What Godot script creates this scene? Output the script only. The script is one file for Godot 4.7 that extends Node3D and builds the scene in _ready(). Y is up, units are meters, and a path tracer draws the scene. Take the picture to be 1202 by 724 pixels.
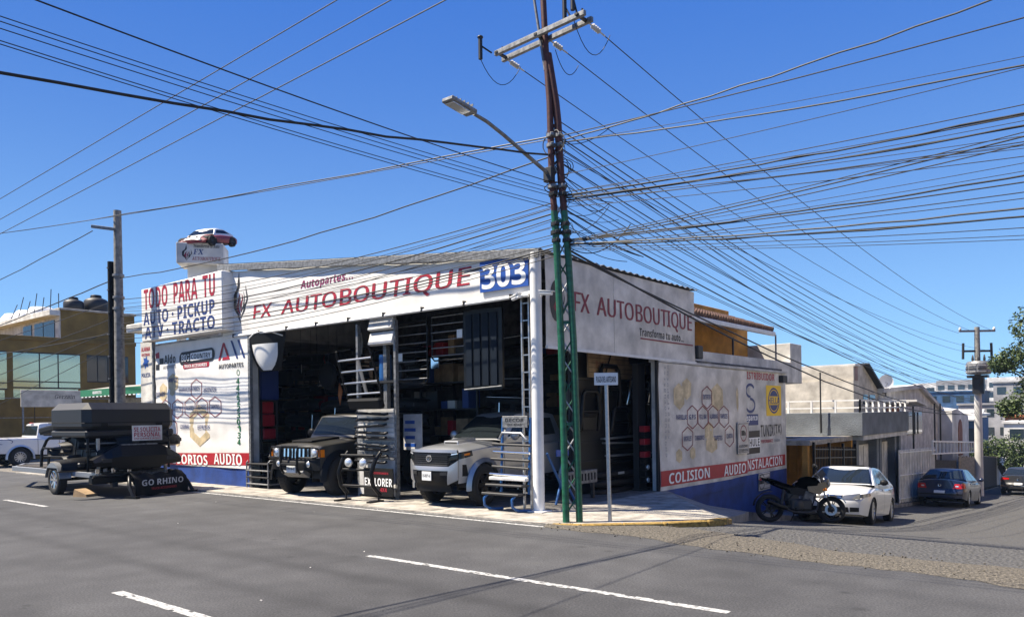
extends Node3D
# An auto accessories shop on a street corner, seen from across the main street.
# x runs along the main street, z points out of the shop front, the corner column of the shop stands at the origin.
var used := {}
var T := {}
var M := {}
var rng := RandomNumberGenerator.new()
var shared := {}

class MB:
	var v := PackedVector3Array()
	var n := PackedVector3Array()
	var c := PackedColorArray()
	var u := PackedVector2Array()
	var u2 := PackedVector2Array()
	func tri(p: Vector3, q: Vector3, r: Vector3, a: Vector3, b: Vector3, d: Vector3):
		var f := (q - p).cross(r - p)
		if f.dot(a + b + d) > 0.0:
			v.append(p); v.append(r); v.append(q); n.append(a); n.append(d); n.append(b)
		else:
			v.append(p); v.append(q); v.append(r); n.append(a); n.append(b); n.append(d)
	func flat(p: Vector3, q: Vector3, r: Vector3, towards: Vector3):
		var f := (q - p).cross(r - p).normalized()
		if f.dot(towards) < 0.0: f = -f
		tri(p, q, r, f, f, f)
	func quad(p: Vector3, q: Vector3, r: Vector3, s: Vector3, towards: Vector3):
		flat(p, q, r, towards); flat(p, r, s, towards)
	func box(at: Vector3, size: Vector3, b := Basis(), ch := 0.0):
		var h := size * 0.5
		var k := minf(ch, minf(h.x, minf(h.y, h.z)) * 0.45)
		for ax in 3:
			var e := (ax + 1) % 3
			var g := (ax + 2) % 3
			for s in [-1.0, 1.0]:
				var nn := Vector3.ZERO; nn[ax] = s
				var q := []
				for w in [[-1, -1], [1, -1], [1, 1], [-1, 1]]:
					var p := Vector3.ZERO
					p[ax] = s * h[ax]; p[e] = w[0] * (h[e] - k); p[g] = w[1] * (h[g] - k)
					q.append(at + b * p)
				quad(q[0], q[1], q[2], q[3], b * nn)
		if k <= 0.0: return
		for ax in 3:
			var e := (ax + 1) % 3
			var g := (ax + 2) % 3
			for s in [-1.0, 1.0]:
				for w in [-1.0, 1.0]:
					var q := []
					for t in [[-1, 0], [1, 0], [1, 1], [-1, 1]]:
						var p := Vector3.ZERO
						p[ax] = t[0] * (h[ax] - k)
						p[e] = s * (h[e] - (k if t[1] == 1 else 0.0)); p[g] = w * (h[g] - (0.0 if t[1] == 1 else k))
						q.append(at + b * p)
					var nn := Vector3.ZERO; nn[e] = s; nn[g] = w
					quad(q[0], q[1], q[2], q[3], b * nn)
		for i in [-1.0, 1.0]:
			for j in [-1.0, 1.0]:
				for l in [-1.0, 1.0]:
					var sg := Vector3(i, j, l)
					flat(at + b * (sg * Vector3(h.x, h.y - k, h.z - k)), at + b * (sg * Vector3(h.x - k, h.y, h.z - k)), at + b * (sg * Vector3(h.x - k, h.y - k, h.z)), b * sg)
	func span(lo: Vector3, hi: Vector3, ch := 0.0):
		box((lo + hi) * 0.5, (hi - lo).abs(), Basis(), ch)
	func bar(a: Vector3, b: Vector3, w: float, h: float, up := Vector3.UP, ch := 0.0):
		var d := (b - a)
		var x := d.normalized()
		var u_ := up
		if absf(x.dot(u_)) > 0.98: u_ = Vector3(1, 0, 0)
		var z := x.cross(u_).normalized()
		box((a + b) * 0.5, Vector3(d.length(), h, w), Basis(x, z.cross(x), z), ch)
	func grid(P: Array, towards := Vector3.ZERO, close_u := false, close_v := false, soft := true, hint := false):
		# P: rows of PackedVector3Array, one smooth surface; towards or the point hint says which way is out
		var R := P.size()
		var C: int = P[0].size()
		var N := []
		for i in R:
			var a := PackedVector3Array(); a.resize(C); N.append(a)
		var ru := R if close_u else R - 1
		var cv := C if close_v else C - 1
		for i in ru:
			for j in cv:
				var i2 := (i + 1) % R
				var j2 := (j + 1) % C
				var p: Vector3 = P[i][j]; var q: Vector3 = P[i2][j]; var r: Vector3 = P[i2][j2]; var s: Vector3 = P[i][j2]
				var f := (r - p).cross(s - q)
				if hint:
					if f.dot((p + r) * 0.5 - towards) < 0.0: f = -f
				elif towards != Vector3.ZERO and f.dot(towards) < 0.0: f = -f
				if not soft:
					var g := f.normalized()
					tri(p, q, r, g, g, g); tri(p, r, s, g, g, g)
				else:
					N[i][j] += f; N[i2][j] += f; N[i2][j2] += f; N[i][j2] += f
		if not soft: return
		for i in ru:
			for j in cv:
				var i2 := (i + 1) % R
				var j2 := (j + 1) % C
				var a: Vector3 = N[i][j].normalized(); var b: Vector3 = N[i2][j].normalized(); var d: Vector3 = N[i2][j2].normalized(); var e: Vector3 = N[i][j2].normalized()
				tri(P[i][j], P[i2][j], P[i2][j2], a, b, d); tri(P[i][j], P[i2][j2], P[i][j2], a, d, e)
	func tube(pts: Array, r, sides := 8, caps := true, shut := false):
		var L := pts.size()
		var P := []
		var last := Vector3.ZERO
		for i in L:
			var p: Vector3 = pts[i]
			var d: Vector3
			if shut: d = (pts[(i + 1) % L] - pts[(i - 1 + L) % L])
			else: d = pts[mini(i + 1, L - 1)] - pts[maxi(i - 1, 0)]
			d = d.normalized()
			var a := d.cross(Vector3.UP if absf(d.y) < 0.95 else Vector3(1, 0, 0)).normalized()
			if last != Vector3.ZERO:
				var t := last - d * last.dot(d)
				if t.length() > 0.01: a = t.normalized()
			last = a
			var b := d.cross(a)
			var rr: float = r[i] if r is Array else r
			for j in sides:
				var an := TAU * j / sides
				P.append(p + (a * cos(an) + b * sin(an)) * rr)
		var seg := L if shut else L - 1
		for i in seg:
			var p: Vector3 = pts[i]; var q: Vector3 = pts[(i + 1) % L]
			for j in sides:
				var k := (j + 1) % sides
				var i2 := (i + 1) % L
				var A: Vector3 = P[i * sides + j]; var B: Vector3 = P[i * sides + k]; var Cc: Vector3 = P[i2 * sides + k]; var D: Vector3 = P[i2 * sides + j]
				var na := (A - p).normalized(); var nb := (B - p).normalized(); var nc := (Cc - q).normalized(); var nd := (D - q).normalized()
				tri(A, B, Cc, na, nb, nc); tri(A, Cc, D, na, nc, nd)
		if caps and not shut:
			for e in [0, L - 1]:
				var d2: Vector3 = (pts[0] - pts[1]) if e == 0 else (pts[L - 1] - pts[L - 2])
				for j in range(1, sides - 1): flat(P[e * sides], P[e * sides + j], P[e * sides + j + 1], d2)
	func lathe(prof: Array, sides: int, x: Transform3D, hard := false):
		# prof: Vector2(radius, height) round local y
		for i in prof.size() - 1:
			var p: Vector2 = prof[i]; var q: Vector2 = prof[i + 1]
			if p.distance_to(q) < 1e-6: continue
			var e := (q - p).normalized()
			var nn := Vector2(e.y, -e.x)
			var n1 := nn; var n2 := nn
			if not hard:
				if i > 0:
					var e0: Vector2 = (p - prof[i - 1]).normalized()
					if e0.dot(e) > 0.5: n1 = (nn + Vector2(e0.y, -e0.x)).normalized()
				if i < prof.size() - 2:
					var e1: Vector2 = (prof[i + 2] - q).normalized()
					if e1.dot(e) > 0.5: n2 = (nn + Vector2(e1.y, -e1.x)).normalized()
			for j in sides:
				var a := TAU * j / sides; var b := TAU * (j + 1) / sides
				var ca := Vector3(cos(a), 0, sin(a)); var cb := Vector3(cos(b), 0, sin(b))
				var A := x * (ca * p.x + Vector3.UP * p.y); var B := x * (cb * p.x + Vector3.UP * p.y)
				var Cc := x * (cb * q.x + Vector3.UP * q.y); var D := x * (ca * q.x + Vector3.UP * q.y)
				var na := (x.basis * (ca * n1.x + Vector3.UP * n1.y)).normalized(); var nb := (x.basis * (cb * n1.x + Vector3.UP * n1.y)).normalized()
				var nc := (x.basis * (cb * n2.x + Vector3.UP * n2.y)).normalized(); var nd := (x.basis * (ca * n2.x + Vector3.UP * n2.y)).normalized()
				if p.x > 1e-6: tri(A, B, Cc, na, nb, nc)
				if q.x > 1e-6: tri(A, Cc, D, na, nc, nd)
	func ball(at: Vector3, r: Vector3, a := 12, b := 8):
		var P := []
		for i in b + 1:
			var row := PackedVector3Array()
			for j in a:
				var t := PI * i / b
				row.append(at + Vector3(sin(t) * cos(TAU * j / a) * r.x, cos(t) * r.y, sin(t) * sin(TAU * j / a) * r.z))
			P.append(row)
		grid(P, at, false, true, true, true)
	func prism(poly: PackedVector2Array, depth: float, x: Transform3D, sides_ := true):
		# polygon in local xy, from z = 0 to z = depth
		var ix := Geometry2D.triangulate_polygon(poly)
		var o := Vector3(0, 0, depth)
		for i in range(0, ix.size(), 3):
			var a := Vector3(poly[ix[i]].x, poly[ix[i]].y, 0); var b := Vector3(poly[ix[i + 1]].x, poly[ix[i + 1]].y, 0); var d := Vector3(poly[ix[i + 2]].x, poly[ix[i + 2]].y, 0)
			flat(x * (a + o), x * (b + o), x * (d + o), x.basis.z * signf(depth))
			if sides_: flat(x * a, x * b, x * d, -x.basis.z * signf(depth))
		if not sides_: return
		var cw := Geometry2D.is_polygon_clockwise(poly)
		for i in poly.size():
			var p := poly[i]; var q := poly[(i + 1) % poly.size()]
			var e := (q - p); var out := Vector3(e.y, -e.x, 0) * (-1.0 if cw else 1.0)
			quad(x * Vector3(p.x, p.y, 0), x * Vector3(q.x, q.y, 0), x * Vector3(q.x, q.y, depth), x * Vector3(p.x, p.y, depth), x.basis * out)
	func ring(o: PackedVector2Array, inn: PackedVector2Array, depth: float, x: Transform3D):
		var k := o.size()
		for i in k:
			var j := (i + 1) % k
			for z in [0.0, depth]:
				quad(x * Vector3(o[i].x, o[i].y, z), x * Vector3(o[j].x, o[j].y, z), x * Vector3(inn[j].x, inn[j].y, z), x * Vector3(inn[i].x, inn[i].y, z), x.basis.z * (1.0 if z == depth else -1.0))
			quad(x * Vector3(o[i].x, o[i].y, 0), x * Vector3(o[j].x, o[j].y, 0), x * Vector3(o[j].x, o[j].y, depth), x * Vector3(o[i].x, o[i].y, depth), x.basis * Vector3(o[i].x + o[j].x - inn[i].x - inn[j].x, o[i].y + o[j].y - inn[i].y - inn[j].y, 0))
	func add(m: MB, x: Transform3D):
		var flip := x.basis.determinant() < 0.0
		for i in range(0, m.v.size(), 3):
			for k in ([0, 2, 1] if flip else [0, 1, 2]):
				v.append(x * m.v[i + k]); n.append((x.basis.inverse().transposed() * m.n[i + k]).normalized())
	func mesh() -> ArrayMesh:
		var a := []; a.resize(Mesh.ARRAY_MAX)
		a[Mesh.ARRAY_VERTEX] = v; a[Mesh.ARRAY_NORMAL] = n
		if c.size() == v.size() and c.size() > 0: a[Mesh.ARRAY_COLOR] = c
		if u.size() == v.size() and u.size() > 0: a[Mesh.ARRAY_TEX_UV] = u
		if u2.size() == v.size() and u2.size() > 0: a[Mesh.ARRAY_TEX_UV2] = u2
		var m := ArrayMesh.new()
		m.add_surface_from_arrays(Mesh.PRIMITIVE_TRIANGLES, a)
		return m

func numbered(called: String) -> String:
	if not used.has(called):
		used[called] = 0
		return called
	used[called] += 1
	return "%s_%03d" % [called, used[called]]
func tag(o: Node3D, label: String, category: String, group := "", kind := ""):
	if label: o.set_meta("label", label)
	if category: o.set_meta("category", category)
	if group: o.set_meta("group", group)
	if kind: o.set_meta("kind", kind)
func thing(called: String, label: String, category: String, at := Vector3.ZERO, turn := 0.0, group := "") -> Node3D:
	var o := Node3D.new()
	o.name = numbered(called); add_child(o)
	o.position = at; o.rotation.y = turn
	tag(o, label, category, group)
	return o
func part(called: String, m, mat: Material, parent: Node3D, at := Vector3.ZERO) -> MeshInstance3D:
	var o := MeshInstance3D.new()
	o.name = called
	o.mesh = m.mesh() if m is MB else m
	o.material_override = mat
	o.cast_shadow = GeometryInstance3D.SHADOW_CASTING_SETTING_ON
	parent.add_child(o, true)
	o.position = at
	return o
func single(called: String, m, mat: Material, label: String, category: String, group := "") -> MeshInstance3D:
	var o := part(numbered(called), m, mat, self)
	tag(o, label, category, group)
	return o
func struct(called: String, m, mat: Material, parent: Node3D = null) -> MeshInstance3D:
	var o := part(called if parent else numbered(called), m, mat, parent if parent else self)
	if not parent: o.set_meta("kind", "structure")
	return o
func copy(o: Node3D, at: Vector3, turn := 0.0, label := "") -> Node3D:
	var d := o.duplicate()
	d.name = numbered(String(o.name).rstrip("0123456789").rstrip("_")); add_child(d)
	d.position = at; d.rotation.y = turn
	if label: d.set_meta("label", label)
	return d
func V(x: float, y: float, z: float) -> Vector3: return Vector3(x, y, z)
func at(x := 0.0, y := 0.0, z := 0.0, yaw := 0.0, pitch := 0.0, roll := 0.0) -> Transform3D:
	return Transform3D(Basis.from_euler(Vector3(deg_to_rad(pitch), deg_to_rad(yaw), deg_to_rad(roll))), Vector3(x, y, z))
func frame_of(x: Vector3, y: Vector3, o: Vector3) -> Transform3D:
	return Transform3D(Basis(x.normalized(), y.normalized(), x.cross(y).normalized()), o)

# ---- textures and materials
func grey_tex(key: String, size: int, freq: float, lo: float, hi: float, seed_: int, oct := 4, gain := 0.5, power := 1.0) -> ImageTexture:
	var f := FastNoiseLite.new()
	f.seed = seed_; f.frequency = freq; f.fractal_octaves = oct; f.fractal_gain = gain; f.noise_type = FastNoiseLite.TYPE_SIMPLEX_SMOOTH
	var b := f.get_seamless_image(size, size).get_data()
	var lut := PackedByteArray(); lut.resize(256)
	for i in 256: lut[i] = int(clampf(lerpf(lo, hi, pow(i / 255.0, power)), 0, 1) * 255)
	for i in b.size(): b[i] = lut[b[i]]
	var img := Image.create_from_data(size, size, false, Image.FORMAT_L8, b)
	img.convert(Image.FORMAT_RGB8)
	img.generate_mipmaps()
	T[key] = ImageTexture.create_from_image(img)
	return T[key]
func bump_tex(key: String, size: int, freq: float, strength: float, seed_: int, oct := 4, gain := 0.5):
	var f := FastNoiseLite.new()
	f.seed = seed_; f.frequency = freq; f.fractal_octaves = oct; f.fractal_gain = gain
	var img := f.get_seamless_image(size, size)
	img.convert(Image.FORMAT_RGBA8)
	img.bump_map_to_normal_map(strength)
	T[key] = ImageTexture.create_from_image(img)
func mat(key: String, c: Color, rough: float, metal := 0.0, tex := "", scale_ := 1.0, bump := "", bump_amount := 0.6) -> StandardMaterial3D:
	var m := StandardMaterial3D.new()
	m.albedo_color = Color(c.r, c.g, c.b).linear_to_srgb()
	m.roughness = rough; m.metallic = metal
	if tex or bump:
		m.uv1_triplanar = true; m.uv1_world_triplanar = true
		m.uv1_scale = Vector3.ONE * scale_
	if tex: m.albedo_texture = T[tex]
	if bump:
		m.normal_enabled = true; m.normal_texture = T[bump]; m.normal_scale = bump_amount
	M[key] = m
	return m
func paint(key: String, c: Color, rough := 0.3, metal := 0.0, coat := 0.8) -> StandardMaterial3D:
	var m := mat(key, c, rough, metal)
	m.clearcoat_enabled = coat > 0.0; m.clearcoat = coat; m.clearcoat_roughness = 0.06
	return m
func L(r: float, g: float, b: float) -> Color: return Color(r, g, b)

# ---- lettering: a thin printed sheet fitted to a width and a height, laid on a surface by the function bend
var fonts := {}
func font(style: String) -> Font:
	if not fonts.has(style):
		var f := SystemFont.new()
		f.font_names = PackedStringArray(["Droid Serif" if style.begins_with("serif") else "Droid Sans"])
		f.font_weight = 700 if style.contains("bold") else 400
		fonts[style] = f
	return fonts[style]
func letters(m: MB, text: String, o: Vector3, right: Vector3, up: Vector3, w: float, h: float, style := "bold", slant := 0.0, thick := 0.0):
	var t := TextMesh.new()
	t.text = text; t.font = font(style); t.font_size = 48; t.pixel_size = 0.01; t.depth = thick; t.curve_step = 2.0
	var a := t.get_mesh_arrays()
	var vs: PackedVector3Array = a[Mesh.ARRAY_VERTEX]
	if vs.is_empty(): return
	var bb := AABB(vs[0], Vector3.ZERO)
	for p in vs: bb = bb.expand(p)
	var out := right.cross(up).normalized()
	var ix: PackedInt32Array = a[Mesh.ARRAY_INDEX]
	var ns: PackedVector3Array = a[Mesh.ARRAY_NORMAL]
	var x := right.normalized() * (w - absf(slant) * h) / bb.size.x
	var y := (up.normalized() + right.normalized() * slant) * h / bb.size.y
	for i in range(0, ix.size(), 3):
		var q := []
		var qn := []
		for k in 3:
			var p := vs[ix[i + k]] - bb.position
			q.append(o + x * p.x + y * p.y + out * (p.z if thick > 0.0 else 0.0))
			var nn := ns[ix[i + k]]
			qn.append((right.normalized() * nn.x + up.normalized() * nn.y + out * nn.z).normalized() if thick > 0.0 else out)
		m.tri(q[0], q[1], q[2], qn[0], qn[1], qn[2])
func hexagon(rx: float, ry: float) -> PackedVector2Array:
	return PackedVector2Array([Vector2(0, ry), Vector2(rx, ry * 0.55), Vector2(rx, -ry * 0.55), Vector2(0, -ry), Vector2(-rx, -ry * 0.55), Vector2(-rx, ry * 0.55)])
func oval(rx: float, ry: float, k := 20) -> PackedVector2Array:
	var p := PackedVector2Array()
	for i in k: p.append(Vector2(cos(TAU * i / k) * rx, sin(TAU * i / k) * ry))
	return p
func rounded(w: float, h: float, r: float, k := 4) -> PackedVector2Array:
	var p := PackedVector2Array()
	for q in [[1, 1, 0.0], [-1, 1, 0.25], [-1, -1, 0.5], [1, -1, 0.75]]:
		for i in k + 1:
			var a: float = TAU * (q[2] + 0.25 * i / k)
			p.append(Vector2(q[0] * (w * 0.5 - r) + cos(a) * r, q[1] * (h * 0.5 - r) + sin(a) * r))
	return p
func flat_poly(m: MB, poly: PackedVector2Array, o: Vector3, right: Vector3, up: Vector3):
	var out := right.cross(up).normalized()
	var ix := Geometry2D.triangulate_polygon(poly)
	for i in range(0, ix.size(), 3):
		m.tri(o + right * poly[ix[i]].x + up * poly[ix[i]].y, o + right * poly[ix[i + 1]].x + up * poly[ix[i + 1]].y, o + right * poly[ix[i + 2]].x + up * poly[ix[i + 2]].y, out, out, out)
func flat_ring(m: MB, a: PackedVector2Array, b: PackedVector2Array, o: Vector3, right: Vector3, up: Vector3):
	var out := right.cross(up).normalized()
	for i in a.size():
		var j := (i + 1) % a.size()
		m.quad(o + right * a[i].x + up * a[i].y, o + right * a[j].x + up * a[j].y, o + right * b[j].x + up * b[j].y, o + right * b[i].x + up * b[i].y, out)
func scaled(p: PackedVector2Array, k: float) -> PackedVector2Array:
	var q := PackedVector2Array()
	for a in p: q.append(a * k)
	return q
func bent(m: MB, f: Callable) -> MB:
	for i in m.v.size(): m.v[i] = f.call(m.v[i])
	return m
func wire_pts(a: Vector3, b: Vector3, sag: float, k := 14) -> Array:
	var p := []
	for i in k + 1:
		var t := float(i) / k
		p.append(a.lerp(b, t) - Vector3.UP * sag * 4.0 * t * (1.0 - t))
	return p

func street_drop(z: float) -> float:
	var k := [[1.0, -0.03], [-1.0, -0.12], [-5.0, -0.66], [-9.0, -1.13], [-11.5, -1.36], [-22.0, -2.08], [-40.0, -3.1], [-70.0, -4.4], [-160.0, -6.5], [-420.0, -9.0], [-1200.0, -9.0]]
	if z >= 1.0: return -0.03
	for i in k.size() - 1:
		if z >= k[i + 1][0]: return lerpf(k[i][1], k[i + 1][1], (k[i][0] - z) / (k[i][0] - k[i + 1][0]))
	return -9.0

func make_camera():
	var cam := Camera3D.new()
	cam.name = "camera"
	add_child(cam)
	var right := Vector3(0.77637, 0, -0.63027)
	var back := Vector3(0.63027, 0, 0.77637)
	var roll := deg_to_rad(-0.86)
	var b := Basis(right, Vector3.UP, back)
	cam.transform = Transform3D(b * Basis(Vector3(0, 0, 1), roll), Vector3(7.78, 1.65, 10.38))
	cam.projection = Camera3D.PROJECTION_FRUSTUM
	cam.near = 0.1; cam.far = 3000.0
	cam.size = 0.1 * 724.0 / 900.0
	cam.frustum_offset = Vector2(0, 0.1 * 125.0 / 900.0)
	cam.current = true

func make_light():
	var env := Environment.new()
	env.background_mode = Environment.BG_SKY
	var sky := Sky.new()
	var sm := ProceduralSkyMaterial.new()
	sm.sky_top_color = Color(0.128, 0.288, 0.555)
	sm.sky_horizon_color = Color(0.475, 0.635, 0.755)
	sm.sky_curve = 0.145
	sm.ground_bottom_color = Color(0.25, 0.24, 0.22)
	sm.ground_horizon_color = Color(0.45, 0.5, 0.55)
	sm.sun_angle_max = 6.0
	sky.sky_material = sm
	env.sky = sky
	env.tonemap_mode = Environment.TONE_MAPPER_LINEAR
	env.tonemap_exposure = 2.45
	env.sdfgi_enabled = true; env.ssao_enabled = true; env.ssil_enabled = true
	env.fog_enabled = true; env.fog_density = 0.0003; env.fog_light_color = Color(0.62, 0.74, 0.9)
	var we := WorldEnvironment.new()
	we.name = "daylight"; we.environment = env
	add_child(we)
	var sun := DirectionalLight3D.new()
	sun.name = "sun"
	add_child(sun)
	sun.look_at_from_position(Vector3(-5.0, 10, 4.2), Vector3.ZERO)
	sun.light_energy = 1.6; sun.light_color = Color(1.0, 0.955, 0.88)
	sun.light_angular_distance = 0.53; sun.shadow_enabled = true

func make_textures():
	grey_tex("fine", 256, 0.05, 0.84, 1.0, 3, 3)
	grey_tex("patchy", 512, 0.006, 0.72, 1.0, 5, 6, 0.55)
	grey_tex("grime", 512, 0.012, 0.45, 1.0, 9, 6, 0.62, 0.55)
	grey_tex("grit", 512, 0.16, 0.36, 1.0, 12, 3, 0.75, 0.75)
	grey_tex("smooth", 256, 0.012, 0.92, 1.0, 15, 4)
	grey_tex("blotch", 512, 0.02, 0.3, 1.0, 18, 5, 0.6, 0.6)
	grey_tex("grain", 512, 0.07, 0.25, 1.0, 33, 4, 0.7, 0.7)
	bump_tex("rough", 512, 0.12, 6.0, 21, 4, 0.6)
	bump_tex("lumpy", 512, 0.02, 8.0, 24, 4, 0.5)
	bump_tex("ripple", 256, 0.01, 6.0, 27, 3, 0.5)
	# asphalt of the main street: wheel tracks run along the street, patches and tar stains lie in it; 20 m to the tile
	var n := 1024
	var fa := FastNoiseLite.new(); fa.seed = 41; fa.frequency = 0.004; fa.fractal_octaves = 5
	var fb := FastNoiseLite.new(); fb.seed = 42; fb.frequency = 0.03; fb.fractal_octaves = 3
	var a := fa.get_seamless_image(n, n).get_data()
	var b := fb.get_seamless_image(n, n).get_data()
	var d := PackedByteArray(); d.resize(n * n * 3)
	for j in n:
		var z := 20.0 * j / n
		var track := 0.0
		for c in [[2.75, 0.22, 0.05], [3.9, 0.2, 0.03], [5.15, 0.15, 0.12], [6.15, 0.14, 0.12], [7.9, 0.2, 0.13], [9.2, 0.22, 0.1]]:
			track += c[2] * exp(-pow((z - c[0]) / c[1], 2.0))
		var lane := 0.06 if z > 4.4 else 0.0
		for i in n:
			var k := j * n + i
			var ia := a[(j * n + (i * 2) % n)] / 255.0
			var g := 0.9 + (ia - 0.5) * 0.2 + (b[k] / 255.0 - 0.5) * 0.16
			g -= track * (0.45 + 1.1 * ia) + lane
			var q := clampi(int(g * 255), 0, 255)
			d[k * 3] = q; d[k * 3 + 1] = q; d[k * 3 + 2] = mini(255, q + 2)
	# drips, spots and a few squarish repairs
	var sr := RandomNumberGenerator.new(); sr.seed = 300
	for q in 260:
		var cx := sr.randi() % n; var cy := sr.randi() % n
		var r := sr.randf_range(0.8, 5.0) if q > 12 else sr.randf_range(9.0, 22.0)
		var f := sr.randf_range(0.72, 0.92) if q % 4 else sr.randf_range(1.04, 1.1)
		for j in range(-int(r) - 1, int(r) + 2):
			for i in range(-int(r) - 1, int(r) + 2):
				var dd := sqrt(float(i * i) + j * j * 1.6) / r
				if dd > 1.0: continue
				var k := ((cy + j + n) % n) * n + (cx + i + n) % n
				var w := lerpf(f, 1.0, dd * dd)
				for c in 3: d[k * 3 + c] = clampi(int(d[k * 3 + c] * w), 0, 255)
	var img := Image.create_from_data(n, n, false, Image.FORMAT_RGB8, d)
	img.generate_mipmaps()
	T.asphalt = ImageTexture.create_from_image(img)

func sheet_uv(m: MB, k: float, k2: float):
	m.u.resize(m.v.size()); m.u2.resize(m.v.size())
	for i in m.v.size():
		m.u[i] = Vector2(m.v[i].x, m.v[i].z) * k; m.u2[i] = Vector2(m.v[i].x, m.v[i].z) * k2

func make_materials():
	mat("ground", L(0.2, 0.18, 0.15), 0.95, 0, "patchy", 0.1, "rough")
	var road := StandardMaterial3D.new()
	road.albedo_color = L(0.124, 0.124, 0.125).linear_to_srgb(); road.albedo_texture = T.asphalt; road.roughness = 0.88
	road.detail_enabled = true; road.detail_albedo = T.grit; road.detail_blend_mode = BaseMaterial3D.BLEND_MODE_MUL; road.detail_uv_layer = BaseMaterial3D.DETAIL_UV_2
	road.normal_enabled = true; road.normal_texture = T.rough; road.normal_scale = 0.0
	M.road = road
	mat("street", L(0.135, 0.133, 0.13), 0.92, 0, "grit", 0.22, "rough", 1.0)
	mat("concrete", L(0.46, 0.425, 0.37), 0.9, 0, "grime", 0.35, "rough", 0.3)
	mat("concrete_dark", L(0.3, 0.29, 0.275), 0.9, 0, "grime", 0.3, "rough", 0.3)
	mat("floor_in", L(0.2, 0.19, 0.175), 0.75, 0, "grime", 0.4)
	mat("gravel", L(0.215, 0.19, 0.15), 0.95, 0, "grain", 0.5, "rough", 1.2)
	mat("yellow_kerb", L(0.5, 0.32, 0.08), 0.85, 0, "blotch", 1.2, "rough", 0.6)
	mat("line", L(0.62, 0.62, 0.6), 0.8, 0, "blotch", 1.5)
	mat("tar", L(0.035, 0.035, 0.035), 0.7, 0, "grit", 1.0)
	mat("banner", L(0.81, 0.79, 0.75), 0.55, 0, "smooth", 0.5)
	mat("banner_old", L(0.76, 0.72, 0.66), 0.55, 0, "patchy", 0.4)
	mat("white_wall", L(0.72, 0.7, 0.65), 0.85, 0, "patchy", 0.4, "rough", 0.25)
	mat("white_paint", L(0.76, 0.76, 0.75), 0.5, 0, "smooth", 1.0)
	mat("grey_white", L(0.66, 0.65, 0.63), 0.8, 0, "patchy", 0.5, "rough", 0.25)
	mat("navy_print", L(0.02, 0.04, 0.16), 0.5)
	mat("blue_wall", L(0.012, 0.055, 0.27), 0.6, 0, "patchy", 0.5, "rough", 0.2)
	mat("blue_sign", L(0.015, 0.075, 0.34), 0.45, 0, "smooth", 1.0)
	mat("red_print", L(0.38, 0.012, 0.03), 0.5, 0, "smooth", 1.0)
	mat("red_band", L(0.42, 0.014, 0.025), 0.5, 0, "smooth", 1.0)
	mat("maroon", L(0.2, 0.012, 0.03), 0.5)
	mat("purple_print", L(0.22, 0.02, 0.09), 0.5)
	mat("black_print", L(0.015, 0.015, 0.017), 0.5)
	mat("green_print", L(0.015, 0.12, 0.04), 0.5)
	mat("tan_print", L(0.74, 0.6, 0.37), 0.55, 0, "patchy", 1.0)
	mat("grey_print", L(0.32, 0.32, 0.33), 0.55)
	mat("yellow_print", L(0.78, 0.5, 0.01), 0.5)
	mat("white_print", L(0.82, 0.82, 0.81), 0.5)
	mat("galv", L(0.5, 0.51, 0.52), 0.42, 0.85, "fine", 2.0)
	mat("galv_dull", L(0.3, 0.305, 0.31), 0.55, 0.5, "grime", 1.5)
	mat("steel_dark", L(0.032, 0.032, 0.033), 0.5, 0.4)
	mat("black_metal", L(0.006, 0.006, 0.0065), 0.36, 0.0).metallic_specular = 0.35
	mat("black_matte", L(0.009, 0.009, 0.0095), 0.75, 0, "fine", 2.0).metallic_specular = 0.3
	mat("black_plastic", L(0.01, 0.01, 0.0105), 0.5, 0, "fine", 4.0).metallic_specular = 0.3
	mat("rubber", L(0.014, 0.014, 0.014), 0.85, 0, "fine", 5.0)
	mat("chrome", L(0.8, 0.81, 0.82), 0.12, 1.0)
	mat("silver", L(0.62, 0.63, 0.64), 0.3, 0.9)
	mat("alloy", L(0.45, 0.46, 0.47), 0.32, 0.8)
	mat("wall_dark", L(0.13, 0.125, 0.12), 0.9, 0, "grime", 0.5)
	mat("green_paint", L(0.012, 0.135, 0.068), 0.42, 0.1, "grime", 1.6)
	mat("rust_paint", L(0.1, 0.028, 0.02), 0.6, 0.1, "grime", 1.6)
	mat("pole_concrete", L(0.3, 0.285, 0.26), 0.9, 0, "grime", 0.8, "rough", 0.5)
	mat("cable", L(0.012, 0.012, 0.013), 0.6)
	mat("cable_grey", L(0.07, 0.07, 0.07), 0.5, 0.3)
	mat("brown_wall", L(0.23, 0.145, 0.036), 0.9, 0, "patchy", 0.25, "rough", 0.25)
	mat("orange_wall", L(0.62, 0.3, 0.05), 0.85, 0, "patchy", 0.4, "rough", 0.25)
	mat("grey_wall", L(0.17, 0.19, 0.215), 0.85, 0, "patchy", 0.3, "rough", 0.3)
	mat("cream", L(0.74, 0.66, 0.52), 0.9, 0, "patchy", 0.4, "rough", 0.25)
	mat("stucco", L(0.6, 0.55, 0.47), 0.95, 0, "patchy", 0.5, "rough", 0.3)
	mat("pink_wall", L(0.36, 0.25, 0.22), 0.9, 0, "patchy", 0.4)
	mat("tile_roof", L(0.14, 0.075, 0.05), 0.85, 0, "grime", 1.0)
	mat("tile_roof_b", L(0.2, 0.11, 0.07), 0.85, 0, "grime", 1.0)
	mat("wood", L(0.36, 0.3, 0.22), 0.9, 0, "grime", 0.9)
	mat("dark_wood", L(0.06, 0.05, 0.042), 0.9, 0, "grime", 0.9)
	mat("cardboard", L(0.4, 0.27, 0.15), 0.85, 0, "patchy", 1.0)
	mat("blue_house", L(0.035, 0.1, 0.22), 0.85, 0, "patchy", 0.3)
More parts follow.
